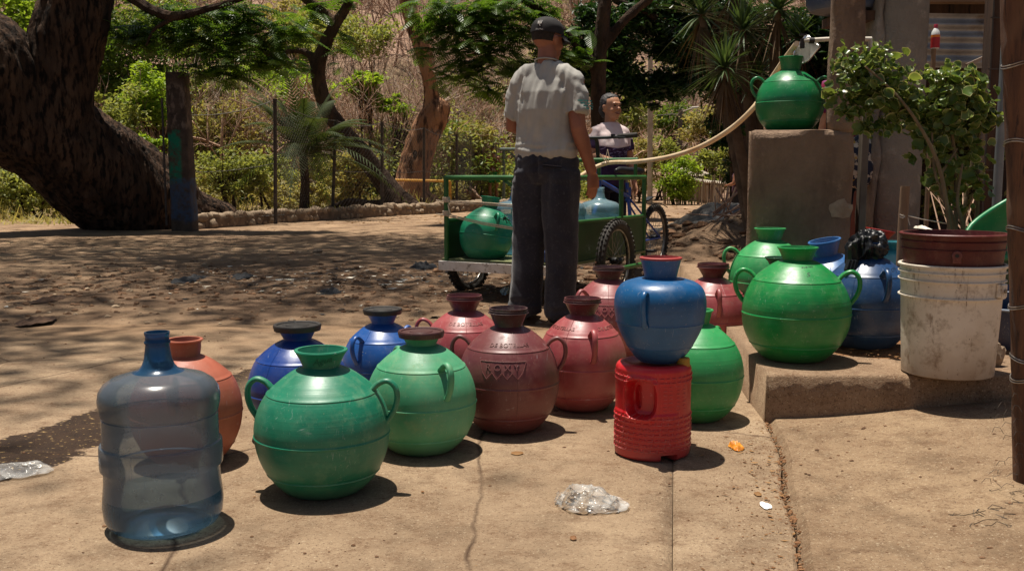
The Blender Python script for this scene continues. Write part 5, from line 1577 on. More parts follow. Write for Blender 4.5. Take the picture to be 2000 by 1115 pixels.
# upside down drinks bottle on a stick
c = P(1826, 96, 4.9); hw = 8.3 / scale_at(c)
ds = thing('stick', 'thin stick standing up with a bottle stuck on its top', 'stick', (c.x, 4.9, .1))
MB().tube([Vector((c.x, 4.9, .1)), Vector((c.x - .006, 4.9, c.z + .03))], .012, 8).build('shaft', M_STK, ds)
bt2 = thing('drinks_bottle', 'small white bottle with red and orange label beside the round column', 'bottle', c)
H = P(1826, 48, 4.9).z - c.z
r = hw
mb = MB(); mb.lathe([(r * .9, 0), (r, .01), (r, H * .42), (r * .99, H * .55), (r * .9, H * .68), (r * .55, H * .8), (r * .42, H * .84)], 28, capt=True); mb.build('body', mat('white_plastic', (.7, .7, .68), None, rough=.35), bt2, world=False)
mb = MB(); mb.lathe([(r * .44, H * .83), (r * .46, H * .97), (r * .40, H)], 20, capt=True); mb.build('cap', mat('pink_cap', lin((170, 50, 70)), None, rough=.4), bt2, world=False)
def band(z0, z1, m_, nm):
    MB().lathe([(r * 1.02, z0), (r * 1.02, z1)], 28, capb=False).build(nm, m_, bt2, world=False)
band(H * .03, H * .46, mat('label_red', lin((168, 22, 26)), None, rough=.4), 'label')
band(H * .46, H * .56, mat('label_orange', lin((226, 120, 20)), None, rough=.4), 'label_band')

# ------------------------------------------------------------------ text pressed or written on curved surfaces
def text_mesh(s, size, extrude=0.0, offset=0.0, res=3):
    cu = bpy.data.curves.new('t', 'FONT'); cu.body = s; cu.size = size; cu.extrude = extrude; cu.resolution_u = res
    cu.align_x = 'CENTER'; cu.align_y = 'CENTER'; cu.offset = offset
    o = bpy.data.objects.new('t', cu); COL.objects.link(o)
    dg = bpy.context.evaluated_depsgraph_get()
    me = bpy.data.meshes.new_from_object(o.evaluated_get(dg))
    v = [Vector(x.co) for x in me.vertices]; f = [tuple(p.vertices) for p in me.polygons]
    bpy.data.objects.remove(o); bpy.data.meshes.remove(me); bpy.data.curves.remove(cu)
    return v, f

class Prof:
    """arc-length parametrised outer profile (r, z)"""
    def __init__(s, pr):
        s.p = [Vector((r, z, 0)) for r, z in pr]; s.s = [0]
        for a, b in zip(s.p[:-1], s.p[1:]): s.s.append(s.s[-1] + (b - a).length)
    def at(s, t):
        t = max(0, min(s.s[-1] - 1e-6, t))
        for i in range(len(s.s) - 1):
            if t <= s.s[i + 1]:
                f = (t - s.s[i]) / max(1e-9, s.s[i + 1] - s.s[i]); a = s.p[i].lerp(s.p[i + 1], f); d = (s.p[i + 1] - s.p[i]).normalized()
                return a.x, a.y, (d.y, -d.x)
    def s_of_z(s, z):
        for i in range(len(s.p) - 1):
            if s.p[i].y <= z <= s.p[i + 1].y:
                return s.s[i] + (z - s.p[i].y) / max(1e-9, s.p[i + 1].y - s.p[i].y) * (s.s[i + 1] - s.s[i])
        return s.s[-1]
    def map(s, az, t, off):
        r, z, n = s.at(t)
        r += n[0] * off; z += n[1] * off
        return Vector((r * math.cos(az), r * math.sin(az), z))
def wrap(verts, prof, az0, z0, lift, flip=1):
    t0 = prof.s_of_z(z0); r0 = prof.at(t0)[0]
    return [prof.map(az0 + v.x / r0, t0 + v.y, lift + v.z) for v in verts]

INK = mat('marker_ink', lin((20, 26, 30)), None, rough=.5)

def body_profile(D, k, nk, z_add=0.0, n=44, ridge=0.007, shoulder_ring=True, low_ring=True):
    """outer wall of a round water pot, unit diameter scaled by D"""
    rb = 0.26; zc = math.sqrt(.25 - rb * rb)
    pr = [(0.0, 0.004), (rb - .03, 0.0), (rb, 0.006)]
    a0 = -math.asin(zc / .5); a1 = math.acos(nk / .5)
    zs = []
    for i in range(1, n + 1):
        a = a0 + (a1 - a0) * i / n
        zs.append(((.5 * math.cos(a)), (zc + .5 * math.sin(a))))
    rings = [(zc, ridge * 1.0)]
    if shoulder_ring: rings.append((.727, ridge * 1.0))
    if low_ring: rings.append((.157, ridge * .5))
    def rsp(z): return math.sqrt(max(0, .25 - (z - zc) ** 2))
    out = []
    for r, z in zs:
        if any(abs(z - q) < .012 for q, _ in rings): continue
        out.append((r, z))
    for q, h in rings:
        out += [(rsp(q - .011), q - .011), (rsp(q) + h * .9, q - .005), (rsp(q) + h, q + .001), (rsp(q) + h * .5, q + .006), (rsp(q + .012), q + .012)]
    out.sort(key=lambda a: a[1])
    # slightly drawn-in dome above the shoulder ring
    o2 = []
    for r, z in out:
        if z > .75: r -= .012 * math.sin(math.pi * min(1, (z - .75) / .16))
        if z < .72 and z > zc + .02: r += 0.003
        o2.append((r, z))
    pr += o2
    return [(r * D, z * k * D) for r, z in pr]

def hash_(s): return sum(ord(ch) * (i + 1) for i, ch in enumerate(s)) % 97 / 7.0
def handle_mesh(D, k, az, rad=.0305, pts=None):
    P_ = pts or [(.375, .735), (.425, .785), (.495, .808), (.552, .765), (.567, .69), (.548, .61), (.508, .545), (.475, .51)]
    q = cr(P_, 4)
    d = Vector((math.cos(az), math.sin(az), 0)); tg = Vector((-math.sin(az), math.cos(az), 0))
    mb = MB()
    m = len(q)
    mb.tube([d * (a[0] * D) + Vector((0, 0, a[1] * k * D)) for a in q], [(rad * D * (1.25 if i < 3 or i > m - 4 else 1.0), rad * D * .72) for i in range(m)], 12, side=tg)
    return mb

def pot(label, xc, yj, yb, W, rimW, rimY, m_, z0=0.0, az=0.0, thread=False, lid=None, tilt=None, name='water_pot', rim_m=None, group='plastic water pots waiting to be filled', jit=0, handles=True, hpts=None, neck_r=None, pos=None):
    k = ((yb - yj) / W + .035) / .95
    th = math.atan((yb - 340) / FPX)
    kp = math.sqrt((k * math.cos(th)) ** 2 + math.sin(th) ** 2)
    off = max(0, .5 * kp - .427 * k * math.cos(th)) * W
    g = G(xc, yb - off, z0) if pos is None else Vector(pos)
    sc = scale_at(Vector((g.x, g.y, z0 + .15)))
    D = W / sc / 1.005
    t = thing(name, label, 'water pot', g, 0, group)
    if tilt: t.rotation_euler = tilt
    rr = rimW / sc / 2; zr = None
    nk = (neck_r or .137) * D
    pr = body_profile(D, k, nk / D)
    zj = pr[-1][1]
    # rim height from its row in the photograph
    zr = HC - (rimY - 340) / sc * 1.0 - z0
    zr = max(zr, zj + .10 * D) if pos is None and not tilt else zj + .2 * D
    zr = min(zr, zj + .27 * D)
    b = MB(); b.lathe(pr + [(nk, zj + .004)], 84)
    sdn = hash_(label)
    def dent(v):
        v = Vector(v); r = math.hypot(v.x, v.y)
        if r < .02: return tuple(v)
        e = min(1, max(0, (zj - v.z) / (.12 * D))) * min(1, max(0, v.z / (.04 * D)))
        q = v / D * 1.7 + Vector((sdn, 0, 0))
        k_ = 1 + e * (.020 * noise.noise(q) + .006 * noise.noise(q * 3.1))
        return (v.x * k_, v.y * k_, v.z)
    b.v = [dent(v) for v in b.v]
    if thread or 'blue' in m_.name:
        for a0 in (sdn * 1.3 % 1.2 - 2.3, sdn * 1.3 % 1.2 + .84):
            b.tube([dent((r_ * math.cos(a0), r_ * math.sin(a0), z_)) for r_, z_ in pr[3:]], .0011 * D / .3, 5, cap=False)
    body = b.build('body', m_, t, world=False, smooth=38)
    H = zr - zj; wt = .006 * D / .3
    outer = [(nk, zj - .002), (nk * 1.0, zj + H * .06), (nk + (rr - nk) * .45, zj + H * .5), (rr - (.0 if thread else .004), zr - .012)]
    if thread:
        outer = [(nk, zj - .002), (nk, zj + H * .06), (nk + (rr * .93 - nk) * .9, zj + H * .64), (rr * .95, zj + H * .69), (rr * 1.02, zj + H * .72), (rr * 1.02, zj + H * .75), (rr * .95, zj + H * .78), (rr * .94, zj + H * .84), (rr * .99, zj + H * .86), (rr * .99, zj + H * .885), (rr * .94, zj + H * .91), (rr * .95, zr - .003), (rr * .97, zr)]
    else:
        outer += [(rr, zr - .006), (rr + .003, zr - .003), (rr + .0015, zr)]
    inner = [(rr - wt, zr), (rr - wt * 1.3, zr - .01), (nk - wt, zj + H * .1), (nk - wt, zj - .02)]
    MB().lathe(outer + inner, 56, capb=False).build('neck', rim_m or m_, t, world=False, smooth=45)
    if handles:
        for s_ in (0, math.pi):
            handle_mesh(D, k, az + s_, pts=hpts).build('handle', m_, t, world=False, smooth=50)
    if lid is not None:
        lm, lw = lid
        L = lw / sc / 2
        MB().lathe([(L * .93, zr - .012), (L * .96, zr - .014), (L, zr - .002), (L, zr + .003), (L * .97, zr + .006), (L * .86, zr + .004), (L * .84, zr + .001), (L * .5, zr + .002), (L * .48, zr + .004), (.001, zr + .004)], 56, capb=True).build('lid', lm, t, world=False, smooth=40)
    t['_D'] = D; t['_k'] = k; t['_zj'] = zj; t['_zr'] = zr; t['_rr'] = rr
    info = dict(D=D, k=k, zj=zj, zr=zr, rr=rr, nk=nk, prof=Prof(pr[2:]), H=H)
    for q in ('_D', '_k', '_zj', '_zr', '_rr'): del t[q]
    return t, info

TERRA = plastic('plastic_terracotta', lin((168, 84, 58)), dust=lin((190, 150, 120)), dustf=.35, rough=.55, fade=lin((186, 104, 78)))
BLUE_A = plastic('plastic_blue_a', (0.008, 0.05, 0.27), dustf=.12, rough=.30)
BLUE_B = plastic('plastic_blue_b', (0.014, 0.10, 0.38), dustf=.16, rough=.33)
BLUE_C = plastic('plastic_blue_c', (0.003, 0.10, 0.28), dustf=.10, rough=.36)
BLUE_D = plastic('plastic_blue_d', (0.014, 0.06, 0.17), dust=lin((120, 140, 160)), dustf=.35, rough=.35)
BLUE_E = plastic('plastic_blue_e', (0.03, 0.14, 0.38), dustf=.2, rough=.35)
GRN_A = plastic('plastic_green_a', (0.010, 0.215, 0.115), dust=lin((150, 170, 130)), dustf=.40, rough=.42, rings=.4)
GRN_B = plastic('plastic_green_b', (0.045, 0.30, 0.135), dust=lin((190, 170, 120)), dustf=.30, rough=.5, fade=(0.11, .40, .215))
GRN_C = plastic('plastic_green_c', (0.006, 0.27, 0.055), dust=lin((170, 180, 130)), dustf=.28, rough=.38, rings=.5)
GRN_D = plastic('plastic_green_d', (0.03, 0.33, 0.09), dust=lin((190, 190, 140)), dustf=.25, rough=.42, rings=.4)
GRN_E = plastic('plastic_green_e', (0.003, 0.215, 0.060), dustf=.06, rough=.33)
GRN_F = plastic('plastic_green_f', (0.006, 0.25, 0.12), dustf=.15, rough=.40)
GRN_K = plastic('plastic_green_k', (0.006, 0.09, 0.03), dustf=.15, rough=.45)
MAR_A = plastic('plastic_maroon_a', (0.32, 0.045, 0.05), dust=lin((190, 150, 130)), dustf=.35, rough=.40, fade=(.42, .10, .10))
MAR_B = plastic('plastic_maroon_b', (0.15, 0.030, 0.032), dust=lin((170, 130, 115)), dustf=.42, rough=.42, fade=(.17, .045, .042))
MAR_C = plastic('plastic_maroon_c', (0.28, 0.05, 0.055), dust=lin((200, 170, 150)), dustf=.5, rough=.45, fade=(.28, .08, .075))
MAR_N = plastic('plastic_maroon_neck', (0.12, 0.018, 0.020), dustf=.2, rough=.42)
MAR_M = plastic('plastic_maroon_dark_neck', (0.06, 0.016, 0.018), dustf=.3, rough=.45)
CYAN_A = plastic('plastic_cyan', (0.06, 0.36, 0.42), dustf=.15, rough=.4)
RED_A = plastic('plastic_red', (0.42, 0.012, 0.012), dustf=.12, rough=.35)
LID_K = plastic('lid_black', (0.022, 0.018, 0.014), dust=lin((130, 110, 90)), dustf=.35, rough=.5)
LID_M = plastic('lid_maroon', (0.07, 0.018, 0.015), dust=lin((160, 130, 110)), dustf=.35, rough=.45)

rd = math.radians
pA, iA = pot('faded terracotta pot standing half behind the clear blue bottle', 369, 706, 920, 212, 67, 657, TERRA, az=rd(95))
pB, iB = pot('dark blue pot with a black lid behind the front green pot', 586, 674, 868, 197, 80, 632, BLUE_A, az=rd(120), lid=(LID_K, 92))
pC, iC = pot('bright blue pot with a black lid, farthest back of the left group', 750, 640, 802, 160, 66, 602, BLUE_B, az=rd(-122), lid=(LID_K, 76))
pD, iD = pot('pale green pot closed with a brown lid beside the dark red pots', 825, 685, 897, 214, 80, 644, GRN_B, az=rd(-58), lid=(LID_M, 90))
pE, iE = pot('green pot with open mouth, nearest of all, beside the clear blue bottle', 633, 731, 981, 262, 99, 676, GRN_A, az=rd(-4))
pF, iF = pot('reddish pot with threaded neck just right of the brown lidded green pot', 908, 616, 788, 168, 70, 573, MAR_A, az=rd(-4), thread=True, rim_m=MAR_N)
pG, iG = pot('dark brownish red pot with raised letters on its belly', 993, 648, 855, 197, 77, 597, MAR_B, az=rd(-6), thread=True, rim_m=MAR_M)
pH, iH = pot('red pot with a handle facing the camera left of the stacked blue pot', 1136, 624, 812, 175, 73, 578, MAR_A, az=rd(-80), thread=True, rim_m=MAR_N)
pI, iI = pot('dusty pinkish red pot directly behind the stacked blue pot', 1187, 554, 716, 150, 63, 518, MAR_C, az=rd(40), thread=True, rim_m=MAR_M)
pJ, iJ = pot('bright green pot half hidden behind the red canister', 1355, 642, 833, 188, 64, 600, GRN_D, az=rd(52))
pK, iK = pot('red pot standing between the stacked blue pot and the step', 1389, 550, 708, 142, 63, 512, MAR_A, az=rd(-92), thread=True, rim_m=MAR_N)
pL, iL = pot('light green pot at the back of the step beside the concrete block', 1499, 478, 632, 155, 58, 444, GRN_D, z0=.166, az=rd(-4))
pM, iM = pot('dark green neck of a pot squeezed between the two big green pots', 1516, 526, 655, 118, 50, 500, GRN_K, z0=.166, az=rd(80))
pN, iN = pot('vivid green pot with two handles at the front edge of the step', 1551, 520, 718, 207, 75, 480, GRN_C, z0=.166, az=rd(-14))
pO, iO = pot('light blue pot leaning to the left behind the dark blue one', 1634, 504, 640, 150, 60, 466, BLUE_E, z0=.168, az=rd(70), tilt=(0.05, -0.20, 0))
pP, iP = pot('dark blue pot with a black plastic bag tied round its neck', 1690, 512, 692, 174, 66, 470, BLUE_D, z0=.176, az=rd(-88))
pQ, iQ = pot('bright red pot leaning right behind the black bag', 1689, 476, 604, 112, 54, 450, RED_A, z0=.17, az=rd(-38), tilt=(0, .17, 0))
pR, iR = pot('turquoise pot half hidden behind the nested buckets', 1742, 494, 618, 120, 58, 470, CYAN_A, z0=.17, az=rd(-100))
pS, iS = pot('glossy green pot standing on top of the concrete block', 1541, 131, 251, 132, 46, 106, GRN_E, z0=bz, az=rd(-6), pos=(P(1541, 248, YB + .24).x, YB + .24, bz - .004))

# writing on the pots
def press(info, parent, s, size, az, z, m_, ext=.0012, lift=.0006, name='lettering', offset=0.0):
    v, f = text_mesh(s, size, ext, offset)
    return MB().add(wrap(v, info['prof'], az, z, lift), f).build(name, m_, parent, world=False, smooth=30)
def stroke(info, parent, lines, az, z, m_, r=.0012, name='raised_outline', lift=.0008):
    mb = MB(); t0 = info['prof'].s_of_z(z); r0 = info['prof'].at(t0)[0]
    for L in lines:
        q = []
        for a, b in zip(L[:-1], L[1:]):
            for i in range(6): q.append((a[0] + (b[0] - a[0]) * i / 6, a[1] + (b[1] - a[1]) * i / 6))
        q.append(L[-1])
        mb.tube([info['prof'].map(az + x / r0, t0 + y, lift) for x, y in q], r, 5)
    return mb.build(name, m_, parent, world=False, smooth=50)
MAR_L = plastic('plastic_maroon_worn', (0.20, 0.058, 0.055), dust=lin((190, 150, 130)), dustf=.5, rough=.5)
MAR_L2 = plastic('plastic_maroon_worn_light', (0.36, 0.10, 0.09), dust=lin((220, 180, 160)), dustf=.5, rough=.5)
def emblem(info, parent, az, m_, w=.155):
    D = info['D']; W_ = w; zc = .60 * info['k'] * D
    n_ = 4; top = .026; bt_ = -.008
    zig = [(-W_ / 2, top), (-W_ / 2 - .002, .012)]
    for i in range(n_ * 2 + 1):
        zig.append((-W_ * .5 + W_ * (i + 0.2) / (n_ * 2 + .4), bt_ if i % 2 == 0 else bt_ - .018))
    zig = [(-W_ / 2 - .004, top)] + [(-W_ * .42 + W_ * .84 * i / 8, (-.010 if i % 2 == 0 else -.030)) for i in range(9)] + [(W_ / 2 + .004, top)]
    lines = [[(-W_ / 2 - .004, top), (W_ / 2 + .004, top)], zig[:1] + zig[1:]]
    stroke(info, parent, lines, az, zc, m_, r=.0013)
    v, f = text_mesh('R O X Y', .030, .0012)
    v = [Vector((x.x * 1.05, x.y + .006, x.z)) for x in v]
    MB().add(wrap(v, info['prof'], az, zc, .0006), f).build('lettering', m_, parent, world=False, smooth=30)
emblem(iG, pG, rd(-97), MAR_L)
press(iG, pG, 'DE BOTELLAS', .0215, rd(-88), .785 * iG['k'] * iG['D'], MAR_L)
press(iF, pF, 'DE BOTELLAS', .022, rd(-84), .80 * iF['k'] * iF['D'], MAR_L2)
emblem(iI, pI, rd(-96), MAR_L2, .13)
press(iH, pH, 'DE BOTELLAS', .020, rd(-142), .80 * iH['k'] * iH['D'], MAR_L2)
press(iH, pH, 'DE BOTELLAS', .020, rd(-30), .80 * iH['k'] * iH['D'], MAR_L2)
def scribble(info, parent, s, size, az, z, shear=.25, neck=False):
    v, f = text_mesh(s, size, 0, 0)
    v = [Vector((q.x + q.y * shear, q.y + .15 * size * math.sin(q.x * 60), 0)) for q in v]
    if neck:
        nk, rr, zj, H = info['nk'], info['rr'], info['zj'], info['H']
        def mp(q):
            zz = zj + H * .52 + q.y; r_ = nk + (rr - nk) * (zz - zj) / H + .0022; a = az + q.x / r_
            return Vector((r_ * math.cos(a), r_ * math.sin(a), zz))
        vv = [mp(q) for q in v]
    else: vv = wrap(v, info['prof'], az, z, .0007)
    MB().add(vv, f).build('handwriting', mat('faded_ink', lin((16, 92, 66)), None, rough=.5) if neck else INK, parent, world=False, smooth=0)
scribble(iE, pE, 'Agua', .026, rd(-74), 0, neck=True)
scribble(iN, pN, 'S', .030, rd(-88), .80 * iN['k'] * iN['D'])
scribble(iN, pN, 'suarez', .017, rd(-84), .862 * iN['k'] * iN['D'])
scribble(iP, pP, 'Roy', .040, rd(-62), .80 * iP['k'] * iP['D'])

# black bag tied over the neck of the dark blue pot
M_BBAG = mat('black_bag', (0.006, 0.006, 0.007), (0.012, 0.012, 0.013), 10, .42, bmp=.12, bscale=12, spec=.4)
c = Vector(pP.location) + Vector((-.012, -.015, iP['zj'] + .040)); a_ = 37 / scale_at(c)
mb = MB(); mb.ball((0, 0, 0), 1, 90, 50)
V = []
for v in mb.v:
    v = Vector(v); q = v * 1.5
    w = 1 + .14 * noise.noise(q * 1.2) + .55 * (.25 - abs(noise.noise(Vector((q.x * 2.2, q.y * 2.2, q.z * .7))))) + .16 * (.25 - abs(noise.noise(Vector((q.x * 4.4 + q.z, q.y * 4.4, q.z * 1.6)))))
    p = Vector((v.x * a_ * 1.0 * w, v.y * a_ * .85 * w, v.z * a_ * .82 * w))
    if v.x < -.35 and v.z < -.2: p.z -= .035 * max(0, -v.x - .35) * 2
    V.append(tuple(p + c))
mb.v = V; o = mb.build('black_bag', M_BBAG, loc=tuple(c), smooth=26)
tag(o, 'black plastic bag wrapped around the neck of the dark blue pot', 'plastic bag')
mb = MB(); 
for k in range(3): mb.tube([c + Vector((-.085 + .012 * k, -.05, -.05)), c + Vector((-.10 + .014 * k, -.06, -.085)), c + Vector((-.088 + .02 * k, -.058, -.115))], [.012, .010, .002], 7)
mb.build('bag_tail', M_BBAG, o)

# squat blue pot standing on the red canister
CANp = G(1273.5, 882)
cs = scale_at(CANp); cR = 145 / cs / 2; cH = HC - (702 - 340) / scale_at(CANp + Vector((0, 0, .28)))
bp = thing('water_pot', 'squat blue pot with a red lined mouth standing on the red canister', 'water pot', (P(1288, 690, CANp.y).x, CANp.y + .005, cH + .001), 0, 'plastic water pots waiting to be filled')
sD = 178 / scale_at(bp.location + Vector((0, 0, .15)))
pr = [(0, .004), (.20, 0), (.222, .006), (.255, .03), (.290, .07), (.328, .12), (.358, .165), (.365, .172), (.366, .178), (.367, .185), (.402, .25), (.436, .32), (.462, .39), (.474, .425), (.482, .431), (.482, .437), (.478, .445), (.492, .52), (.500, .58), (.501, .65), (.493, .72), (.470, .785), (.432, .835), (.375, .872), (.30, .895), (.275, .903), (.267, .903), (.22, .908), (.172, .915)]
pr = [(r * sD, z * sD) for r, z in cr(pr, 2)]
MB().lathe(pr + [(.170 * sD, .93 * sD)], 80).build('body', BLUE_C, bp, world=False, smooth=38)
n0, n1 = .172 * sD, .219 * sD; z0_, z1_ = .912 * sD, 1.125 * sD
MB().lathe([(n0, z0_ - .003), (n0 + .002, z0_ + .01), ((n0 + n1) / 2, (z0_ + z1_) / 2), (n1, z1_ - .004), (n1 + .002, z1_), (n1 - .003, z1_), (n1 - .007, z1_ - .01), (n0 - .005, z0_ + .005), (n0 - .005, z0_ - .02)], 64, capb=False).build('neck', BLUE_C, bp, world=False, smooth=45)
MB().lathe([(n1 + .001, z1_ - .003), (n1 + .0035, z1_ - .001), (n1 + .0035, z1_ + .003), (n1 + .001, z1_ + .0045), (n1 - .006, z1_ + .0055), (n1 - .009, z1_ - .006), (n1 - .012, z1_ - .02)], 64, capb=False).build('rim', plastic('rim_red', (.40, .035, .03), dustf=.2, rough=.5), bp, world=False, smooth=45)
hp = [(.465, .78), (.51, .80), (.552, .765), (.565, .69), (.555, .59), (.522, .49), (.470, .42)]
for az in (-117, 63): handle_mesh(sD, 1, rd(az), rad=.030, pts=hp).build('handle', BLUE_C, bp, world=False, smooth=50)

# red canister
cn = thing('canister', 'red ribbed plastic canister with a yellow cap carrying the blue pot', 'canister', (CANp.x, CANp.y, 0))
na, nz = 420, 230
def can_r(a, z):
    """a: azimuth, z: height -> radius"""
    r = cR
    t = z / cH
    e = .020
    if z > cH - e: u = (z - (cH - e)) / e; r -= e * (1 - math.sqrt(max(0, 1 - u * u)))
    if z < .014: u = 1 - z / .014; r -= .014 * (1 - math.sqrt(max(0, 1 - u * u)))
    d = 0
    def cell(v, per, duty):
        f = (v / per) % 1.0
        return 1.0 if f < duty else 0.0
    arc = a * cR
    # rows of pressed dashes on the lower half
    if .028 < z < .142:
        d += .0022 * cell(z - .03, .0160, .40) * cell(arc + .004 * int((z - .03) / .016), .0225, .70)
    if cH - .052 < z < cH - .024:
        d += .0018 * cell(z - (cH - .052), .014, .5) * cell(arc, .020, .62)
    da = ((a - rd(-78) + math.pi) % (2 * math.pi)) - math.pi
    # hand hold recess
    ah = ((a - rd(-118) + math.pi) % (2 * math.pi)) - math.pi
    zc_ = .188; hw, hh = .42, .056
    q = (abs(ah) / hw) ** 3.2 + (abs(z - zc_) / hh) ** 3.2
    rec = sstep(1.15 - q, 0, .38)
    d -= .034 * rec
    al = ah + .20
    q2 = (abs(al) / .13) ** 3 + (abs(z - zc_) / .036) ** 3
    d -= .014 * sstep(1.1 - q2, 0, .35)
    # raised lip over and under the recess
    d += .004 * sstep(q, .9, 1.15) * (1 - sstep(q, 1.3, 2.6)) * (1 if rec < .5 else 0)
    # moulded step from upper band to lower
    d += .0035 * (1 - sstep(z, .138, .148)) * (1 - sstep(abs(ah), .9, 1.2))
    # notch in the foot
    an = ((a - rd(-72) + math.pi) % (2 * math.pi)) - math.pi
    if z < .022 and abs(an) < .24: d -= .05 * sstep(.24 - abs(an), 0, .05) * (1 - sstep(z, .014, .022))
    return r + d
V = []; F = []
for j in range(nz + 1):
    z = cH * j / nz
    for i in range(na):
        a = 2 * math.pi * i / na; r = can_r(a, z); V.append((r * math.cos(a), r * math.sin(a), z))
for j in range(nz):
    for i in range(na):
        i2 = (i + 1) % na; F.append((j * na + i, j * na + i2, (j + 1) * na + i2, (j + 1) * na + i))
tp_ = len(V) - na
for q, (f, dz) in enumerate(((.92, .000), (.84, -.006), (.5, -.007), (.05, -.007))):
    rr = (cR - .02) * f
    for i in range(na):
        a = 2 * math.pi * i / na; V.append((rr * math.cos(a), rr * math.sin(a), cH + dz))
    for i in range(na):
        i2 = (i + 1) % na; b0 = tp_ + q * na; F.append((b0 + i, b0 + i2, b0 + na + i2, b0 + na + i))
F.append(tuple(range(len(V) - na, len(V)))); F.append(tuple(range(na - 1, -1, -1)))
RED_C = plastic('plastic_red_canister', (0.62, 0.008, 0.014), dust=lin((210, 150, 140)), dustf=.22, rough=.34)
cbody = MB().add(V, F).build('body', RED_C, cn, world=False, smooth=50)
mb = MB()
def dash(a, z, w, h, lift=.0011, vert=False):
    q = []
    for i in range(5):
        if vert: zz = z - h / 2 + h * i / 4; aa = a
        else: aa = a - w / cR / 2 + w / cR * i / 4; zz = z
        r = can_r(aa, zz) + lift * .4; q.append((r * math.cos(aa), r * math.sin(aa), zz))
    mb.tube(q, .0012, 5)
nd = 38
for j in range(7):
    z = .030 + .0165 * j
    for i in range(nd):
        a = 2 * math.pi * (i + .12 * j) / nd
        an = ((a - rd(-72) + math.pi) % (2 * math.pi)) - math.pi
        if z < .035 and abs(an) < .3: continue
        dash(a, z, .0145, 0); dash(a + .0072 / cR, z + .0045, 0, .008, vert=True)
for z in (cH - .048, cH - .034):
    for i in range(nd): dash(2 * math.pi * i / nd, z, .0125, 0); dash(2 * math.pi * i / nd + .006 / cR, z + .003, 0, .006, vert=True)
for a in (rd(-80), rd(-71), rd(-58), rd(-45)):
    for i in range(8): dash(a, .155 + .0118 * i, .010, 0)
mb.build('ribs', plastic('plastic_red_scuffed', (.66, .06, .06), dust=lin((226, 170, 160)), dustf=.9, rough=.45), cn, world=False)
cr0 = .0185
mb = MB(); V = []; F = []
cap_c = Vector((.084, -.040, cH - .008))
nn = 60
for j, (z, rm) in enumerate(((0, 1), (.022, .98), (.026, .9), (.027, .02))):
    for i in range(nn):
        a = 6.283 * i / nn; r = cr0 * rm * (1 + (.04 if i % 2 and j < 2 else 0)); V.append(tuple(cap_c + Vector((r * math.cos(a), r * math.sin(a), z))))
for j in range(3):
    for i in range(nn): F.append((j * nn + i, j * nn + (i + 1) % nn, (j + 1) * nn + (i + 1) % nn, (j + 1) * nn + i))
cap_c2 = cap_c
MB().add(V, F).build('cap', plastic('yellow_cap', (.50, .26, .01), dustf=.2), cn, world=False, smooth=20)

# nested buckets on the step
bkp = G(1849, 727, .168)
bs = scale_at(bkp + Vector((0, 0, .2)))
WHITE_P = None
def bucket_mat(name, c, d1, d2, heavy):
    m, nt, out = new_mat(name); b = N(nt, 'ShaderNodeBsdfPrincipled'); vec = coords(nt)
    col = mixc(nt, noise_fac(nt, vec, 3, 6, .65, lo=.4, hi=.7), c, d1)
    col = mixc(nt, mathn(nt, 'MULTIPLY', noise_fac(nt, vec, 14, 9, .75, lo=.52, hi=.68), heavy), col, d2)
    col = mixc(nt, mathn(nt, 'MULTIPLY', noise_fac(nt, coords(nt, (1, 1, .25)), 30, 5, .7, lo=.6, hi=.68), heavy), col, d2)
    col = mixc(nt, noise_fac(nt, vec, 60, 4, .7, lo=.66, hi=.70), col, tuple(x * .35 for x in d2))
    sp = N(nt, 'ShaderNodeSeparateXYZ'); nt.links.new(vec, sp.inputs[0])
    lo = N(nt, 'ShaderNodeMapRange'); lo.inputs[1].default_value = .16; lo.inputs[2].default_value = .0; nt.links.new(mathn(nt, 'ADD', sp.outputs[2], mathn(nt, 'MULTIPLY', noise_fac(nt, vec, 9, 5, .7, 0, 1), .08)), lo.inputs[0])
    col = mixc(nt, mathn(nt, 'MULTIPLY', lo.outputs[0], heavy * 1.0), col, lin((120, 88, 62)))
    nt.links.new(col, b.inputs['Base Color']); b.inputs['Roughness'].default_value = .5
    nt.links.new(bump(nt, noise_fac(nt, vec, 50, 4, .6, .3, .7), .15, .004), b.inputs['Normal']); nt.links.new(b.outputs[0], out.inputs[0]); return m
BW = bucket_mat('bucket_white', lin((222, 212, 196)), lin((194, 176, 152)), lin((120, 96, 72)), .75)
BM = bucket_mat('bucket_maroon', lin((92, 22, 20)), lin((74, 20, 18)), lin((140, 100, 80)), .35)
def bz_(y): return HC - (y - 340) / (bs * 1.052) - .168
R0 = 98.5 / bs
wb = thing('bucket', 'dirty white plastic bucket standing on the step with a maroon bucket inside', 'bucket', bkp)
z1, z2, z3, z4 = bz_(520), bz_(536), bz_(552), bz_(585)
def ridge(z, r, w=.0075, h=.0028): return [(r, z - h), (r + w, z - h * .6), (r + w, z + h * .4), (r, z + h)]
rb_ = .148; rt = R0 * .955
def rad(z): return rb_ + (rt - rb_) * min(1, z / z1)
pr = [(0, .004), (rb_ - .01, 0), (rb_, .004), (rad(.12), .12), (rad(z4 - .006) , z4 - .006)] + ridge(z4, rad(z4), .009, .0035) + ridge(z3, rad(z3) + .001, .0075) + ridge(z2, rad(z2) + .001, .0068) + [(rad(z1) + .001, z1 - .012), (rad(z1) + .007, z1 - .010), (rad(z1) + .0085, z1 - .003), (rad(z1) + .006, z1), (rad(z1) - .003, z1), (rad(z1) - .004, z1 - .05)]
MB().lathe(pr, 88).build('body', BW, wb, world=False, smooth=35)
mb = MB(); a = rd(-52); d = Vector((math.cos(a), math.sin(a), 0)); zl = bz_(568); Rz = Matrix.Rotation(a - math.pi / 2, 3, 'Z')
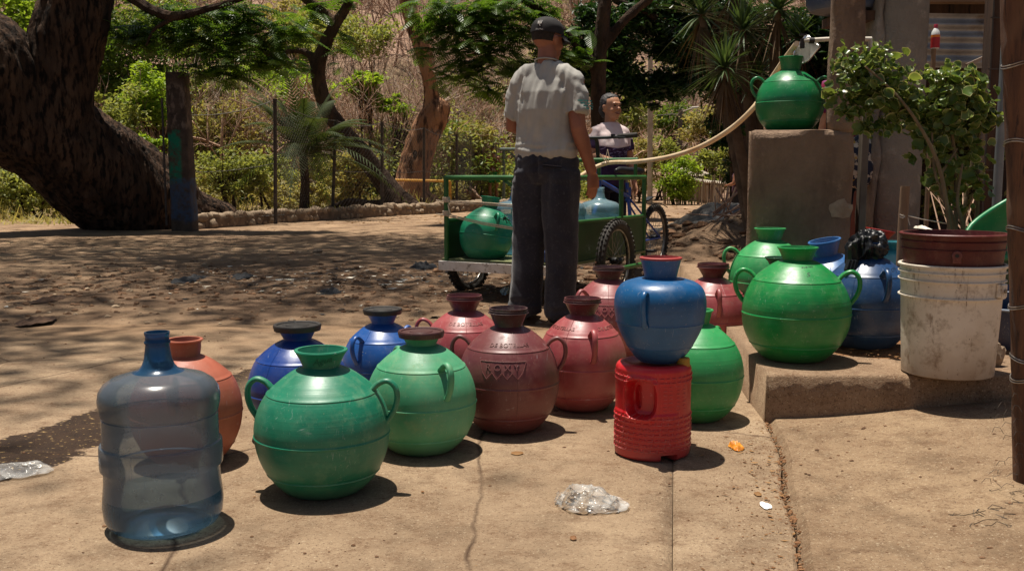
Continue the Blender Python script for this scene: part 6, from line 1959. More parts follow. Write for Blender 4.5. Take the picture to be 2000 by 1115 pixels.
mb.box(d * (rad(zl) + .010) + Vector((0, 0, zl)), (.040, .020, .046), Rz); mb.build('handle_lug', BW, wb, world=False, bevel=.004)
mb = MB(); c = d * (rad(zl) + .021) + Vector((0, 0, zl)); mb.tube([c, c + d * .004], .007, 12); mb.build('lug_hole', mat('lug_metal', lin((150, 140, 126)), lin((90, 80, 70)), 40, .5, metal=.6), wb, world=False)
mb = MB(); a = rd(-97); q = []
for z in np.linspace(.0, z1 - .012, 20)[1:]:
    q.append(Vector((math.cos(a), math.sin(a), 0)) * (rad(z) + .0002) + Vector((0, 0, z)))
mb.tube(q[12:], .0010, 4); mb.build('seam', mat('seam', lin((110, 92, 74)), None), wb, world=False)
mbk = thing('bucket', 'maroon bucket nested inside the dirty white one, rim at top', 'bucket', bkp + Vector((0, 0, z1 - .10)))
zb = z1 - .10
m0, m1, m2_ = bz_(458) - zb, bz_(474) - zb, bz_(490) - zb
rm0 = R0 * .955; rm = lambda z: rm0 - (m0 - z) * .09
pr = [(rm(0) - .008, .0), (rm(0) - .006, .002), (rm(.08), .08)] + ridge(m2_, rm(m2_), .006) + ridge(m1, rm(m1), .006) + [(rm(m0) + .001, m0 - .012), (rm(m0) + .0075, m0 - .010), (rm(m0) + .009, m0 - .003), (rm(m0) + .006, m0), (rm(m0) - .003, m0), (rm(m0) - .005, m0 - .015), (rm(.02) - .012, .02), (.001, .018)]
MB().lathe(pr, 88).build('body', BM, mbk, world=False, smooth=35)
a = rd(-110); d = Vector((math.cos(a), math.sin(a), 0)); zl = bz_(498) - zb; Rz = Matrix.Rotation(a - math.pi / 2, 3, 'Z')
mb = MB(); mb.box(d * (rm(zl) + .006) + Vector((0, 0, zl - .008)), (.026, .012, .034), Rz); c = d * (rm(zl) + .004) + Vector((0, 0, zl)); mb.tube([c, c + d * .011], .016, 20); mb.build('handle_lug', plastic('maroon_lug', (.16, .03, .025), dust=lin((190, 140, 120)), dustf=.8), mbk, world=False, bevel=.002)
mb = MB(); c = d * (rm(zl) + .0155) + Vector((0, 0, zl)); mb.tube([c, c + d * .002], .006, 12); mb.build('lug_hole', M_DARKR, mbk, world=False)
o = rag(1814, 700, 14, 9, M_PALE, 'small pale scrap of tissue stuck on the maroon bucket rim', 'tissue_scrap', 'scrap', 3, hh=0.8, n=8)
o.location = Vector(mbk.location) + Vector((-.045, .155, m0 + .002))

# bright green plastic barrow tray and blue basin behind the buckets
GRN_T = plastic('plastic_green_tray', (0.012, 0.26, 0.085), dustf=.12, rough=.35)
GRN_TD = plastic('plastic_green_tray2', (0.008, 0.12, 0.05), dustf=.12, rough=.35)
tr = thing('plastic_chair', 'bright green plastic chair tipped over behind the wooden post', 'chair', P(1950, 560, 3.95))
tr.location.z = .17
V = []; F = []
nu, nv = 26, 16
A0 = P(1897, 470, 3.9); 
def chairpt(u, v):
    # backrest panel tipped sideways: rises to the right, curved
    px = 1888 + 150 * u; top = 452 - 96 * (u ** .72); bot = 520 - 36 * u
    py = top + (bot - top) * v
    return P(px, py, 3.92 + .10 * math.sin(math.pi * u) * .6 + .05 * math.sin(math.pi * v))
for j in range(nv + 1):
    for i in range(nu + 1): V.append(chairpt(i / nu, j / nv))
for j in range(nv):
    for i in range(nu): F.append((j * (nu + 1) + i, (j + 1) * (nu + 1) + i, (j + 1) * (nu + 1) + i + 1, j * (nu + 1) + i + 1))
o = MB().add(V, F).build('backrest', GRN_T, tr); so = o.modifiers.new('s', 'SOLIDIFY'); so.thickness = .006
mb = MB(); mb.tube([chairpt(i / 20, 0) + Vector((0, -.006, .0)) for i in range(21)], .010, 10); mb.tube([chairpt(i / 20, 1) + Vector((0, -.012, .0)) for i in range(21)], .014, 10); mb.build('rim', GRN_T, tr)
mb = MB(); mb.bar(P(1893, 452, 3.88), P(1885, 640, 4.0), .03, .02); mb.build('leg', GRN_T, tr)
mb = MB(); mb.bar(P(1990, 500, 3.98), P(2010, 630, 4.06), .03, .02); mb.build('leg', GRN_T, tr)
V = [P(1896, 505, 4.02), P(2040, 470, 4.02), P(2040, 560, 4.06), P(1900, 590, 4.06)]; V += [v + Vector((0, .02, 0)) for v in V]
MB().add(V, [(0, 1, 2, 3), (7, 6, 5, 4), (0, 4, 5, 1), (1, 5, 6, 2), (2, 6, 7, 3), (3, 7, 4, 0)]).build('seat', GRN_TD, tr)
bsn = thing('basin', 'dark blue plastic basin behind the wooden post at the right', 'basin', G(1985, 680, .17) + Vector((0, .02, 0)))
r = .155
M_BAS = plastic('basin_blue', (.01, .03, .10), dustf=.1)
MB().lathe([(r * .7, 0), (r * .74, .004), (r * .93, .10), (r * .97, .155), (r * 1.04, .158), (r * 1.05, .165), (r * .96, .166), (r * .90, .10), (r * .7, .008), (.001, .008)], 56).build('bowl', M_BAS, bsn, world=False)
MB().torus((0, 0, .164), (0, 0, 1), r * 1.05, .005, 56, 8).build('rim', mat('grey_rim', lin((120, 130, 146)), lin((150, 158, 168)), 8, .4), bsn, world=False)
bs2 = thing('basin', 'second blue tub standing inside the dark basin by the post', 'basin', Vector(bsn.location) + Vector((.01, .03, .02)))
MB().lathe([(r * .70, 0), (r * .84, .19), (r * .90, .21), (r * .88, .212), (r * .8, .19), (r * .68, .01), (.001, .01)], 48).build('bowl', plastic('tub_blue', (.012, .05, .14), dustf=.1), bs2, world=False)

# ------------------------------------------------------------------ water bottles
def bottle_mat(name, tint, body, dens=.45):
    m, nt, out = new_mat(name); vec = coords(nt)
    t = N(nt, 'ShaderNodeBsdfTransparent'); t.inputs[0].default_value = (*tint, 1)
    d = N(nt, 'ShaderNodeBsdfDiffuse'); d.inputs[0].default_value = (*body, 1)
    tl = N(nt, 'ShaderNodeBsdfTranslucent'); tl.inputs[0].default_value = (*[min(1, x * 1.3) for x in body], 1)
    md = N(nt, 'ShaderNodeMixShader'); md.inputs[0].default_value = .5; nt.links.new(d.outputs[0], md.inputs[1]); nt.links.new(tl.outputs[0], md.inputs[2])
    f = mathn(nt, 'ADD', mathn(nt, 'MULTIPLY', noise_fac(nt, vec, 7, 7, .7, .3, .7), .22), dens)
    f = mathn(nt, 'ADD', f, mathn(nt, 'MULTIPLY', noise_fac(nt, coords(nt, (30, 30, 1.2)), 2, 4, .6, .6, .75), .15))
    lw = N(nt, 'ShaderNodeLayerWeight'); lw.inputs[0].default_value = .35
    f = mathn(nt, 'ADD', f, mathn(nt, 'MULTIPLY', lw.outputs['Facing'], .35), clamp=True)
    m1 = N(nt, 'ShaderNodeMixShader'); nt.links.new(f, m1.inputs[0]); nt.links.new(t.outputs[0], m1.inputs[1]); nt.links.new(md.outputs[0], m1.inputs[2])
    g = N(nt, 'ShaderNodeBsdfGlossy'); g.inputs['Roughness'].default_value = .22
    fr = N(nt, 'ShaderNodeFresnel'); fr.inputs[0].default_value = 1.45
    m2 = N(nt, 'ShaderNodeMixShader'); nt.links.new(fr.outputs[0], m2.inputs[0]); nt.links.new(m1.outputs[0], m2.inputs[1]); nt.links.new(g.outputs[0], m2.inputs[2])
    nt.links.new(m2.outputs[0], out.inputs[0]); return m
M_BOT = bottle_mat('bottle_smoky', (.74, .81, .86), (.19, .225, .265), .37)
M_BOTN = bottle_mat('bottle_neck_blue', (.16, .38, .62), (.03, .12, .26), .40)
M_BOTB = bottle_mat('bottle_base_blue', (.42, .60, .72), (.06, .13, .19), .36)
M_BOTC = bottle_mat('bottle_clear_blue', (.86, .95, .98), (.42, .60, .68), .26)
M_WATER = bottle_mat('water_in_bottle', (.72, .92, .94), (.22, .55, .62), .35)
def bottle(label, g, r, H, m1, m2, m3, water=0.0, group='big water bottles'):
    t = thing('water_bottle', label, 'water bottle', g, 0, group)
    S = H / .475; q = r / .141
    lo = [(.001, .030), (.06, .026), (.095, .006), (.112, .0), (.128, .010), (.138, .03), (.141, .06), (.139, .085)]
    hi = [(.139, .085), (.1355, .118), (.1352, .146), (.1358, .1485), (.1422, .151), (.143, .156), (.143, .18), (.1425, .2045), (.141, .208), (.1360, .2095), (.1352, .212), (.1352, .268), (.1352, .2745), (.1320, .2765), (.1320, .2795), (.1362, .2815), (.1372, .287), (.1405, .30), (.1415, .318), (.138, .336), (.128, .352), (.112, .363), (.108, .3655), (.098, .368), (.080, .374), (.06, .379)]
    nk = [(.06, .379), (.046, .385), (.038, .395), (.0325, .41), (.0295, .43), (.028, .442), (.028, .446), (.0305, .448), (.0305, .453), (.028, .455), (.0275, .466), (.0295, .468), (.0295, .475), (.026, .475), (.0255, .44)]
    f = lambda L: [(a * q, b * S) for a, b in L]
    MB().lathe(f(lo), 72, capb=False).build('base', m3, t, world=False, smooth=60)
    MB().lathe(f(hi), 72, capb=False).build('body', m1, t, world=False, smooth=32)
    MB().lathe(f(nk), 48, capb=False).build('neck', m2, t, world=False, smooth=60)
    if water:
        MB().lathe(f([(.001, .034), (.094, .012), (.112, .006), (.134, .03), (.136, .06), (.131, .118), (.131, water), (.001, water)]), 48, capb=False).build('water', M_WATER, t, world=False, smooth=40)
    return t
g = G(322, 1022); sc = scale_at(g + Vector((0, 0, .2)))
bottle('large empty smoky blue water bottle standing nearest at the left', g, 113 / sc, .475, M_BOT, M_BOTN, M_BOTB, group=None)

# clear plastic jug poured into the pot on the block
cj = thing('cut_jug', 'clear square plastic jug tipped as a funnel into the mouth of the green pot', 'jug', P(1566, 108, YB + .24))
rt_ = Matrix.Rotation(rd(38), 3, 'Y') @ Matrix.Rotation(rd(12), 3, 'X')
c = P(1574, 97, YB + .24)
M_JUG = bottle_mat('jug_clear', (.88, .88, .86), (.55, .55, .52), .22)
mb = MB(); V = []; F = []
prof_ = [(.0, .04, .035), (.006, .048, .04), (.09, .05, .042), (.12, .035, .03), (.14, .018, .018), (.16, .016, .016)]
n_ = 24
for (h, a, b_) in prof_:
    for i in range(n_):
        w = 6.283 * i / n_; x = a * math.copysign(abs(math.cos(w)) ** .45, math.cos(w)); y = b_ * math.copysign(abs(math.sin(w)) ** .45, math.sin(w))
        V.append(c + rt_ @ Vector((x, y, .055 - h)))
for j in range(len(prof_) - 1):
    for i in range(n_): F.append((j * n_ + i, j * n_ + (i + 1) % n_, (j + 1) * n_ + (i + 1) % n_, (j + 1) * n_ + i))
MB().add(V, F).build('wall', M_JUG, cj, smooth=50)
MB().torus(c + rt_ @ Vector((0, 0, .055)), rt_ @ Vector((0, 0, 1)), .046, .0025, 32, 6).build('rim', M_JUG, cj)

# ------------------------------------------------------------------ cargo tricycle
CO = Vector((.24, 6.85, 0)); HD = rd(30)
CU = Vector((math.sin(HD), math.cos(HD), 0)); CV = Vector((math.cos(HD), -math.sin(HD), 0)); CZ = Vector((0, 0, 1))
def L(u, v, z): return CO + CU * u + CV * v + CZ * z
ct = thing('cargo_tricycle', 'green box cargo tricycle with a blue bicycle rear behind the man', 'cargo tricycle', CO)
GP = mat('green_paint', lin((34, 84, 34)), lin((46, 102, 44)), 6, .45, bmp=.1, c3=lin((92, 96, 60)), s3=22, lo3=.62, hi3=.72)
GPD = mat('green_sheet', lin((30, 66, 28)), lin((40, 82, 36)), 4, .55, bmp=.15, c3=lin((70, 74, 48)), s3=18, lo3=.6, hi3=.72)
M_RUB = mat('tyre_rubber', lin((34, 32, 30)), lin((62, 56, 50)), 12, .8, bmp=.3)
M_STEEL = mat('spoke_steel', lin((150, 146, 140)), lin((110, 104, 98)), 20, .35, metal=.9)
M_BLACKP = mat('black_plastic', lin((20, 20, 22)), lin((32, 32, 34)), 20, .45)
M_BFR = mat('bike_blue', lin((20, 62, 150)), lin((30, 84, 170)), 8, .28)
u0, u1, vw = -.60, .72, .44          # box: rear (near) edge, far edge, half width
zf, zp, zt_ = .27, .54, .825
# corner frame
def rail(nm, a, b_, r=.0165, m_=GP): return MB().tube([a, b_], r, 10).build(nm, m_, ct)
for v in (-vw, vw):
    for u in (u0, u1): rail('corner_post', L(u, v, zf - .03), L(u, v, zt_))
    rail('top_rail', L(u0 - .012, v, zt_), L(u1 + .012, v, zt_), .0175)
    rail('side_post', L(.30, v, zp), L(.30, v, zt_))
    rail('panel_rail', L(u0, v, zp), L(u1, v, zp), .014)
rail('top_rail', L(u0, -vw, zt_), L(u0, vw, zt_), .0175); rail('top_rail', L(u1, -vw, zt_), L(u1, vw, zt_))
rail('rear_post', L(u0, .02, zt_ - .02), L(u0 + .75, -.02, zp + .02), .012)
rail('push_bar', L(u1 + .02, -.33, .955), L(u1 + .02, .38, .955))
for v in (-.31, .36): rail('push_bar_upright', L(u1 + .02, v, zt_), L(u1 + .02, v, .955), .014)
rail('push_bar_upright', L(u1 + .02, .06, zt_), L(u1 + .02, .06, .955), .014)
def panel(nm, pts, th, m_=GPD):
    n_ = (pts[1] - pts[0]).cross(pts[3] - pts[0]).normalized() * th
    V = list(pts) + [p + n_ for p in pts]
    MB().add(V, [(0, 3, 2, 1), (4, 5, 6, 7), (0, 1, 5, 4), (1, 2, 6, 5), (2, 3, 7, 6), (3, 0, 4, 7)]).build(nm, m_, ct, bevel=.002)
for v in (-vw, vw): panel('side_panel', [L(u0 + .01, v, zf), L(u1 - .01, v, zf), L(u1 - .01, v, zp - .005), L(u0 + .01, v, zp - .005)], .004)
panel('front_panel', [L(u1, -vw + .01, zf), L(u1, vw - .01, zf), L(u1, vw - .01, zp), L(u1, -vw + .01, zp)], .004)
panel('floor', [L(u0 - .0, -vw - .04, zf - .002), L(u1, -vw - .04, zf - .002), L(u1, vw + .02, zf - .002), L(u0, vw + .02, zf - .002)], -.016, mat('floor_wood', lin((110, 116, 72)), lin((132, 134, 92)), 6, .7))
rail('step_bar', L(u0 + .15, vw + .24, zf - .03), L(u1, vw + .24, zf - .03), .015)
rail('axle', L(.03, -vw - .10, .27), L(.05, vw + .13, .27), .012, M_RUST)
# white reflective beam
M_WHT = mat('white_beam', lin((232, 226, 216)), lin((214, 204, 190)), 14, .5, c3=lin((110, 92, 74)), s3=26, lo3=.58, hi3=.7)
panel('beam', [L(u0 - .035, -vw - .03, zf - .062), L(u0 - .035, vw + .02, zf - .062), L(u0 - .035, vw + .02, zf + .001), L(u0 - .035, -vw - .03, zf + .001)], .02, M_WHT)
for v, m_ in ((-.30, M_PALE), (-.02, M_PALE), (-.42, M_PALE)): panel('reflective_tape', [L(u0 - .0365, v, zf - .060), L(u0 - .0365, v + .06, zf - .060), L(u0 - .0365, v + .06, zf - .001), L(u0 - .0365, v, zf - .001)], -.002, m_)
panel('reflective_tape', [L(u0 - .0365, .10, zf - .060), L(u0 - .0365, .155, zf - .060), L(u0 - .0365, .155, zf - .001), L(u0 - .0365, .10, zf - .001)], -.002, mat('red_tape', lin((190, 40, 50)), None, rough=.4))
def wheel(cen, ax, Rw, rt_, knobby=True):
    ax = Vector(ax).normalized()
    w = MB().torus(cen, ax, Rw - rt_, rt_, 56, 12).build('wheel', M_RUB, ct, smooth=60)
    x = ax.orthogonal().normalized(); y = ax.cross(x)
    if knobby:
        mb = MB(); nk = 46
        for i in range(nk):
            for j, s in enumerate((-1, 0, 1)):
                a = 2 * math.pi * (i + (.5 if j == 1 else 0)) / nk; d = x * math.cos(a) + y * math.sin(a); tg = ax.cross(d)
                ang = s * .75; o = d * math.cos(ang) + ax * math.sin(ang)
                c = Vector(cen) + d * (Rw - rt_) + o * (rt_ + .002)
                e2 = o.cross(tg)
                mb.box(c, (.020, .012, .014) if j != 1 else (.016, .018, .012), Matrix((tg, o, e2)).transposed())
        mb.build('tread', M_RUB, w, smooth=0)
    MB().torus(cen, ax, Rw - rt_ * 2.05, .011, 56, 8).build('rim', M_STEEL, w, smooth=60)
    mb = MB(); ns = 32
    for i in range(ns):
        a = 2 * math.pi * i / ns; b_ = a + (.35 if i % 4 < 2 else -.35); sd = 1 if i % 2 else -1
        p = Vector(cen) + (x * math.cos(b_) + y * math.sin(b_)) * .022 + ax * (.028 * sd); q = Vector(cen) + (x * math.cos(a) + y * math.sin(a)) * (Rw - rt_ * 2.05)
        mb.tube([p, q], .0014, 4, cap=False)
    mb.build('spokes', M_STEEL, w)
    MB().tube([Vector(cen) - ax * .045, Vector(cen) - ax * .03, Vector(cen) + ax * .03, Vector(cen) + ax * .045], [.012, .024, .024, .012], 12).build('hub', M_BLACKP, w)
    return w
wheel(L(-.07, vw + .13, .272), CV, .272, .030)
wheel(L(-.16, -vw - .10, .272), CV, .272, .030)
rwc = L(2.05, 0, .290)
wheel(rwc, CV, .290, .024)
# bicycle half
seat_t = L(1.42, 0, .80); bb_ = L(1.55, 0, .28); ht = L(.86, 0, .92); hb = L(.88, 0, .66)
fr_ = MB()
for a, b_, r in ((ht, hb, .020), (L(.88, 0, .80), L(1.46, 0, .66), .0175), (hb, bb_, .020), (L(1.42, 0, .78), bb_, .016), (hb, L(u1, 0, .45), .018), (L(1.46, 0, .66), L(1.46, 0, .74), .02)):
    fr_.tube([a, b_], r, 10)
for s in (-1, 1):
    fr_.tube([L(1.45, .02 * s, .64), rwc + CV * .055 * s], .009, 8); fr_.tube([bb_ + CV * .03 * s, rwc + CV * .055 * s], .009, 8)
fr_.build('frame', M_BFR, ct)
MB().tube([L(1.435, 0, .70), L(1.405, 0, .85)], .012, 10).build('seat_post', M_STEEL, ct)
mb = MB()
q = [(-.22, .016, .018, .875), (-.16, .026, .024, .884), (-.05, .042, .030, .878), (.05, .085, .034, .872), (.12, .105, .034, .874), (.16, .09, .026, .878)]
mb.tube([L(1.42 + a, 0, z) for a, _, _, z in q], [(b_, c) for _, b_, c, _ in q], 16, side=CV, rnd=.8)
mb.build('saddle', M_BLACKP, ct, smooth=60)
mb = MB(); mb.tube([L(1.42 + .05, -.066, .882), L(1.42 + .14, -.05, .886), L(1.42 + .15, 0, .888), L(1.42 + .14, .05, .886), L(1.42 + .05, .066, .882)], .004, 6); mb.build('saddle_trim', mat('red_trim', lin((150, 20, 26)), None, rough=.4), ct)
hbz = 1.125
mb = MB(); mb.tube([ht, L(.83, 0, hbz - .03)], .015, 10); mb.tube([L(.83, 0, hbz - .03), L(.80, 0, hbz)], .014, 10); mb.tube([L(.80, -.30, hbz + .015), L(.79, -.1, hbz), L(.79, .1, hbz), L(.82, .32, hbz + .015)], .0125, 10); mb.build('handlebar', M_BLACKP, ct)
for s in (-1, 1):
    MB().tube([L(.805, .19 * s, hbz + .008), L(.822, .33 * s, hbz + .016)], .019, 12, rnd=.5).build('grip', M_RUB, ct)
    mb = MB(); mb.tube([L(.80, .16 * s, hbz), L(.76, .17 * s, hbz + .005), L(.755, .27 * s, hbz - .005)], .005, 6); mb.box(L(.79, .15 * s, hbz + .012), (.03, .03, .025)); mb.build('brake_lever', M_BLACKP, ct)
mb = MB(); mb.torus(bb_ + CV * .05, CV, .085, .006, 36, 6); mb.bar(bb_ + CV * .065, bb_ + CV * .065 + CU * .14 + CZ * -.08, .02, .01); mb.bar(bb_ - CV * .065, bb_ - CV * .065 - CU * .14 + CZ * .08, .02, .01); mb.build('crank', M_STEEL, ct)
for s, q in ((1, bb_ + CV * .11 + CU * .14 - CZ * .08), (-1, bb_ - CV * .11 - CU * .14 + CZ * .08)): MB().box(q, (.09, .07, .022), Matrix.Rotation(-HD, 3, 'Z')).build('pedal', M_BLACKP, ct, bevel=.004)
mb = MB(); mb.tube([L(1.5, .05, .61), rwc + CV * .06 + CZ * .30, rwc + CV * .04 + CU * .2 + CZ * .26], .004, 5); mb.build('cable', M_BLACKP, ct)
mb = MB(); mb.bar(rwc + CZ * .33 - CU * .22, rwc + CZ * .36 - CU * .10, .05, .012); mb.build('mudguard_stub', M_BLACKP, ct)
# straps across the open end
M_ROPE = mat('pale_rope', lin((190, 168, 140)), lin((214, 196, 170)), 30, .8, bmp=.4)
rp = thing('rope', 'pair of pale cords stretched from the cart corner post across the green pot', 'rope', L(u0 - .02, -vw, .6))
for zz, z2 in ((.665, .625), (.575, .455)):
    for dz in (0, .011):
        MB().tube([L(u0 - .02, -vw, zz + dz), L(u0 - .03, -vw * .3, (zz + z2) / 2 + dz + .008), L(u0 - .02, vw, z2 + dz)], .0040, 7).build('cord', M_ROPE, rp)
    mb = MB()
    for k in range(4): mb.torus(L(u0, -vw, zz + .003 + k * .008), (0, 0, 1), .022, .0055, 16, 6)
    mb.tube([L(u0 - .02, -vw, zz), L(u0 - .05, -vw - .05, zz + .01)], .005, 6); mb.build('knot', M_ROPE, rp)
mb = MB(); mb.tube([Vector(q) for q in cr([tuple(L(u0 - .025, -vw + .03, .65)), tuple(L(u0 - .03, -vw + .05, .59)), tuple(L(u0 - .02, -vw + .09, .56))], 4)], .004, 6); mb.build('loose_end', M_ROPE, rp)
tie = tag(MB().tube([P(1172, 300, 6.84), P(1178, 310, 6.84), P(1186, 318, 6.83), P(1190, 308, 6.84), P(1187, 292, 6.85), P(1184, 305, 6.83), P(1185, 324, 6.83), P(1180, 316, 6.83)], .0035, 6).build('string', M_ROPE, loc=P(1185, 318, 6.84)), 'white string knotted around the hose on the green rail', 'string')
# load
pT, iT = pot('green pot lying tilted in the open end of the green cart', 953, 408, 512, 106, 38, 386, GRN_F, z0=zf, az=rd(-70), pos=L(-.46, -.235, zf + .002) , tilt=(-.10, .12, 0), name='water_pot')
mb = MB(); rg = np.random.default_rng(4); hc = P(983, 428, (L(-.40, -.20, 0)).y - .175)
for k in range(9): mb.tube([hc, hc + Vector((rg.uniform(-.02, .03), -.006, rg.uniform(-.02, .02))), hc + Vector((rg.uniform(-.03, .05), -.008, rg.uniform(-.04, .03)))], .0022, 5)
o = mb.build('twine', M_BLACKP, loc=hc); tag(o, 'tuft of black twine tied to the handle of the pot in the cart', 'twine')
for lab, u, v in (('clear blue water bottle in the cart just left of the man', -.02, -.24), ('left one of the two blue water bottles between the hand and the rail', .05, .12), ('right one of the two blue water bottles beside the blue bicycle', .42, .22)):
    bottle(lab, L(u, v, zf + .016), .150, .47, M_BOTC, M_BOTN if 'left of the man' in lab else M_BOTC, M_BOTC, water=.20)
bx = thing('blue_crate', 'blue plastic crate on the cart floor at the man\'s left', 'crate', L(-.42, .22, zf + .016))
mb = MB(); mb.box(L(-.42, .24, zf + .055), (.26, .34, .07), Matrix.Rotation(-HD, 3, 'Z')); mb.build('tray', BLUE_B, bx, bevel=.01)

# ------------------------------------------------------------------ leafy shrub behind the buckets
LEAF_POL = leafmat('variegated_leaf', (0.04, 0.085, 0.018), (0.09, 0.15, 0.03), .32, .30, cream=lin((214, 206, 150)), scale=5, tint=(.24, .28, .08))
sb = thing('shrub', 'leafy variegated shrub with two leaning crowns behind the nested buckets', 'shrub', (P(1855, 470, 4.15).x, 4.15, .17))
M_SBST = mat('shrub_stem', lin((92, 78, 56)), lin((130, 112, 84)), 12, .85, bmp=.5)
stems = [[(1858, 470), (1852, 420), (1838, 340), (1815, 280), (1775, 215), (1730, 165), (1690, 130)], [(1865, 470), (1868, 400), (1866, 320), (1858, 250), (1850, 180), (1845, 140)], [(1880, 470), (1885, 400), (1900, 310), (1905, 230), (1890, 170)],
         [(1870, 470), (1858, 420), (1840, 380), (1825, 330), (1820, 260)], [(1905, 470), (1910, 380), (1908, 300), (1920, 220)], [(1885, 470), (1878, 430), (1870, 390), (1880, 320)], [(1775, 215), (1720, 205), (1680, 170)], [(1815, 280), (1760, 245), (1720, 230)], [(1838, 340), (1870, 290)], [(1866, 320), (1830, 300), (1800, 290)]]
for k, s_ in enumerate(stems):
    q = [tuple(P(a, b_, 4.15 + .04 * ((k * 7) % 5 - 2))) for a, b_ in s_]
    q = [Vector(v) for v in cr(q, 4)]; m = len(q); r0 = .011 if k < 6 else .006
    MB().tube(q, [r0 * (1 - .65 * i / m) for i in range(m)], 7).build('stem', M_SBST, sb)
rg = np.random.default_rng(14)
clus = [(1690, 120, 52, 30, 120), (1660, 150, 36, 34, 70), (1735, 150, 50, 44, 110), (1700, 190, 55, 40, 110), (1760, 185, 34, 36, 60), (1665, 215, 30, 30, 36), (1745, 228, 30, 24, 40), (1800, 222, 36, 26, 60),
        (1850, 150, 50, 26, 100), (1880, 180, 48, 30, 110), (1835, 205, 44, 36, 90), (1905, 215, 40, 34, 90), (1925, 235, 24, 20, 30), (1865, 250, 50, 26, 80), (1800, 265, 28, 20, 26), (1710, 255, 26, 16, 18), (1830, 290, 26, 18, 26), (1690, 245, 20, 14, 14), (1900, 280, 24, 20, 18), (1875, 320, 44, 30, 40), (1842, 365, 30, 34, 20), (1905, 355, 28, 40, 24), (1870, 405, 36, 24, 14), (1780, 300, 26, 24, 10), (1625, 190, 16, 24, 10)]
V = []; F = []; A = []
for (px, py, rx, ry, n_) in clus:
    c = P(px, py, 4.15); s = scale_at(c)
    for i in range(int(n_ * 1.05)):
        o = rg.normal(size=3); o /= np.linalg.norm(o); o *= rg.random() ** .55 * rg.choice([1, 1.05, 1.5])
        p = Vector(c) + Vector((o[0] * rx * 1.12 / s, o[1] * .5 * (rx + ry) / s * .85, o[2] * ry / s))
        L_ = .0175 * rg.uniform(.4, 1.5) * (1.25 if py > 160 else .9)
        nr = (Vector((rg.normal() * .55 + o[0] * .3, rg.normal() * .55 - .25 + o[1] * .3, 1.0 * rg.uniform(.2, 1)))).normalized()
        x = nr.orthogonal().normalized(); x = Matrix.Rotation(rg.uniform(0, 6.28), 3, nr) @ x; y = nr.cross(x)
        b0 = len(V); V.append(p - nr * L_ * .15); A.append(0.0)
        k_ = 12
        for q in range(2):
            for j in range(k_):
                w = 6.283 * j / k_
                rr = L_ * (1.0 if q else .62) * (1 + (rg.uniform(-.05, .18) if j % 2 else rg.uniform(-.16, .08)) * q) * (.55 if j == 0 and q else 1)
                V.append(p + x * rr * math.cos(w) + y * rr * math.sin(w) * .9 + nr * (L_ * (.22 if q else .02) * (1 + 1.3 * math.cos(w * 2 + i)))); A.append((.84 if i % 5 < 2 else .70) if q else .35)
        for j in range(k_):
            j2 = (j + 1) % k_; F.append((b0, b0 + 1 + j, b0 + 1 + j2, b0 + 1 + j2)); F.append((b0 + 1 + j, b0 + 1 + k_ + j, b0 + 1 + k_ + j2, b0 + 1 + j2))
inv = Vector(sb.location)
me = bpy.data.meshes.new('foliage'); me.from_pydata([tuple(v - inv) for v in V], [], [tuple(dict.fromkeys(f)) for f in F])
a = me.attributes.new('rim', 'FLOAT', 'POINT'); a.data.foreach_set('value', A)
me.polygons.foreach_set('use_smooth', [True] * len(me.polygons)); me.materials.append(LEAF_POL)
o = bpy.data.objects.new('foliage', me); COL.objects.link(o); o.parent = sb
# small dry twigs and leaves at its foot
mb = MB()
for k in range(14): mb.tube([P(1830 + rg.uniform(0, 90), 470, 4.2 + rg.uniform(0, .3)), P(1830 + rg.uniform(-20, 90), 380 + rg.uniform(-30, 30), 4.3 + rg.uniform(0, .3))], [.004, .002], 4)
mb.build('dry_shoot', M_TWIG, sb)

# ------------------------------------------------------------------ people
def skin_mat(name, c1, c2):
    m, nt, out = new_mat(name); b = N(nt, 'ShaderNodeBsdfPrincipled'); vec = coords(nt)
    nt.links.new(mixc(nt, noise_fac(nt, vec, 12, 5), c1, c2), b.inputs['Base Color']); b.inputs['Roughness'].default_value = .48
    b.inputs['Subsurface Weight'].default_value = .06; b.inputs['Subsurface Radius'].default_value = (.02, .008, .004)
    nt.links.new(bump(nt, noise_fac(nt, vec, 90, 4, .6, .3, .7), .12, .003), b.inputs['Normal']); nt.links.new(b.outputs[0], out.inputs[0]); return m
SK_M = skin_mat('skin_man', lin((134, 82, 60)), lin((154, 98, 72)))
SK_W = skin_mat('skin_woman', lin((186, 130, 98)), lin((202, 148, 114)))
SK_G = skin_mat('skin_girl', lin((142, 94, 68)), lin((160, 108, 80)))
def cloth(name, c1, c2, weave=220, bmp=.25, **k):
    return mat(name, c1, c2, 6, .92, bmp=bmp, bscale=weave, spec=.15, bdist=.003, sheen=.2, **k)

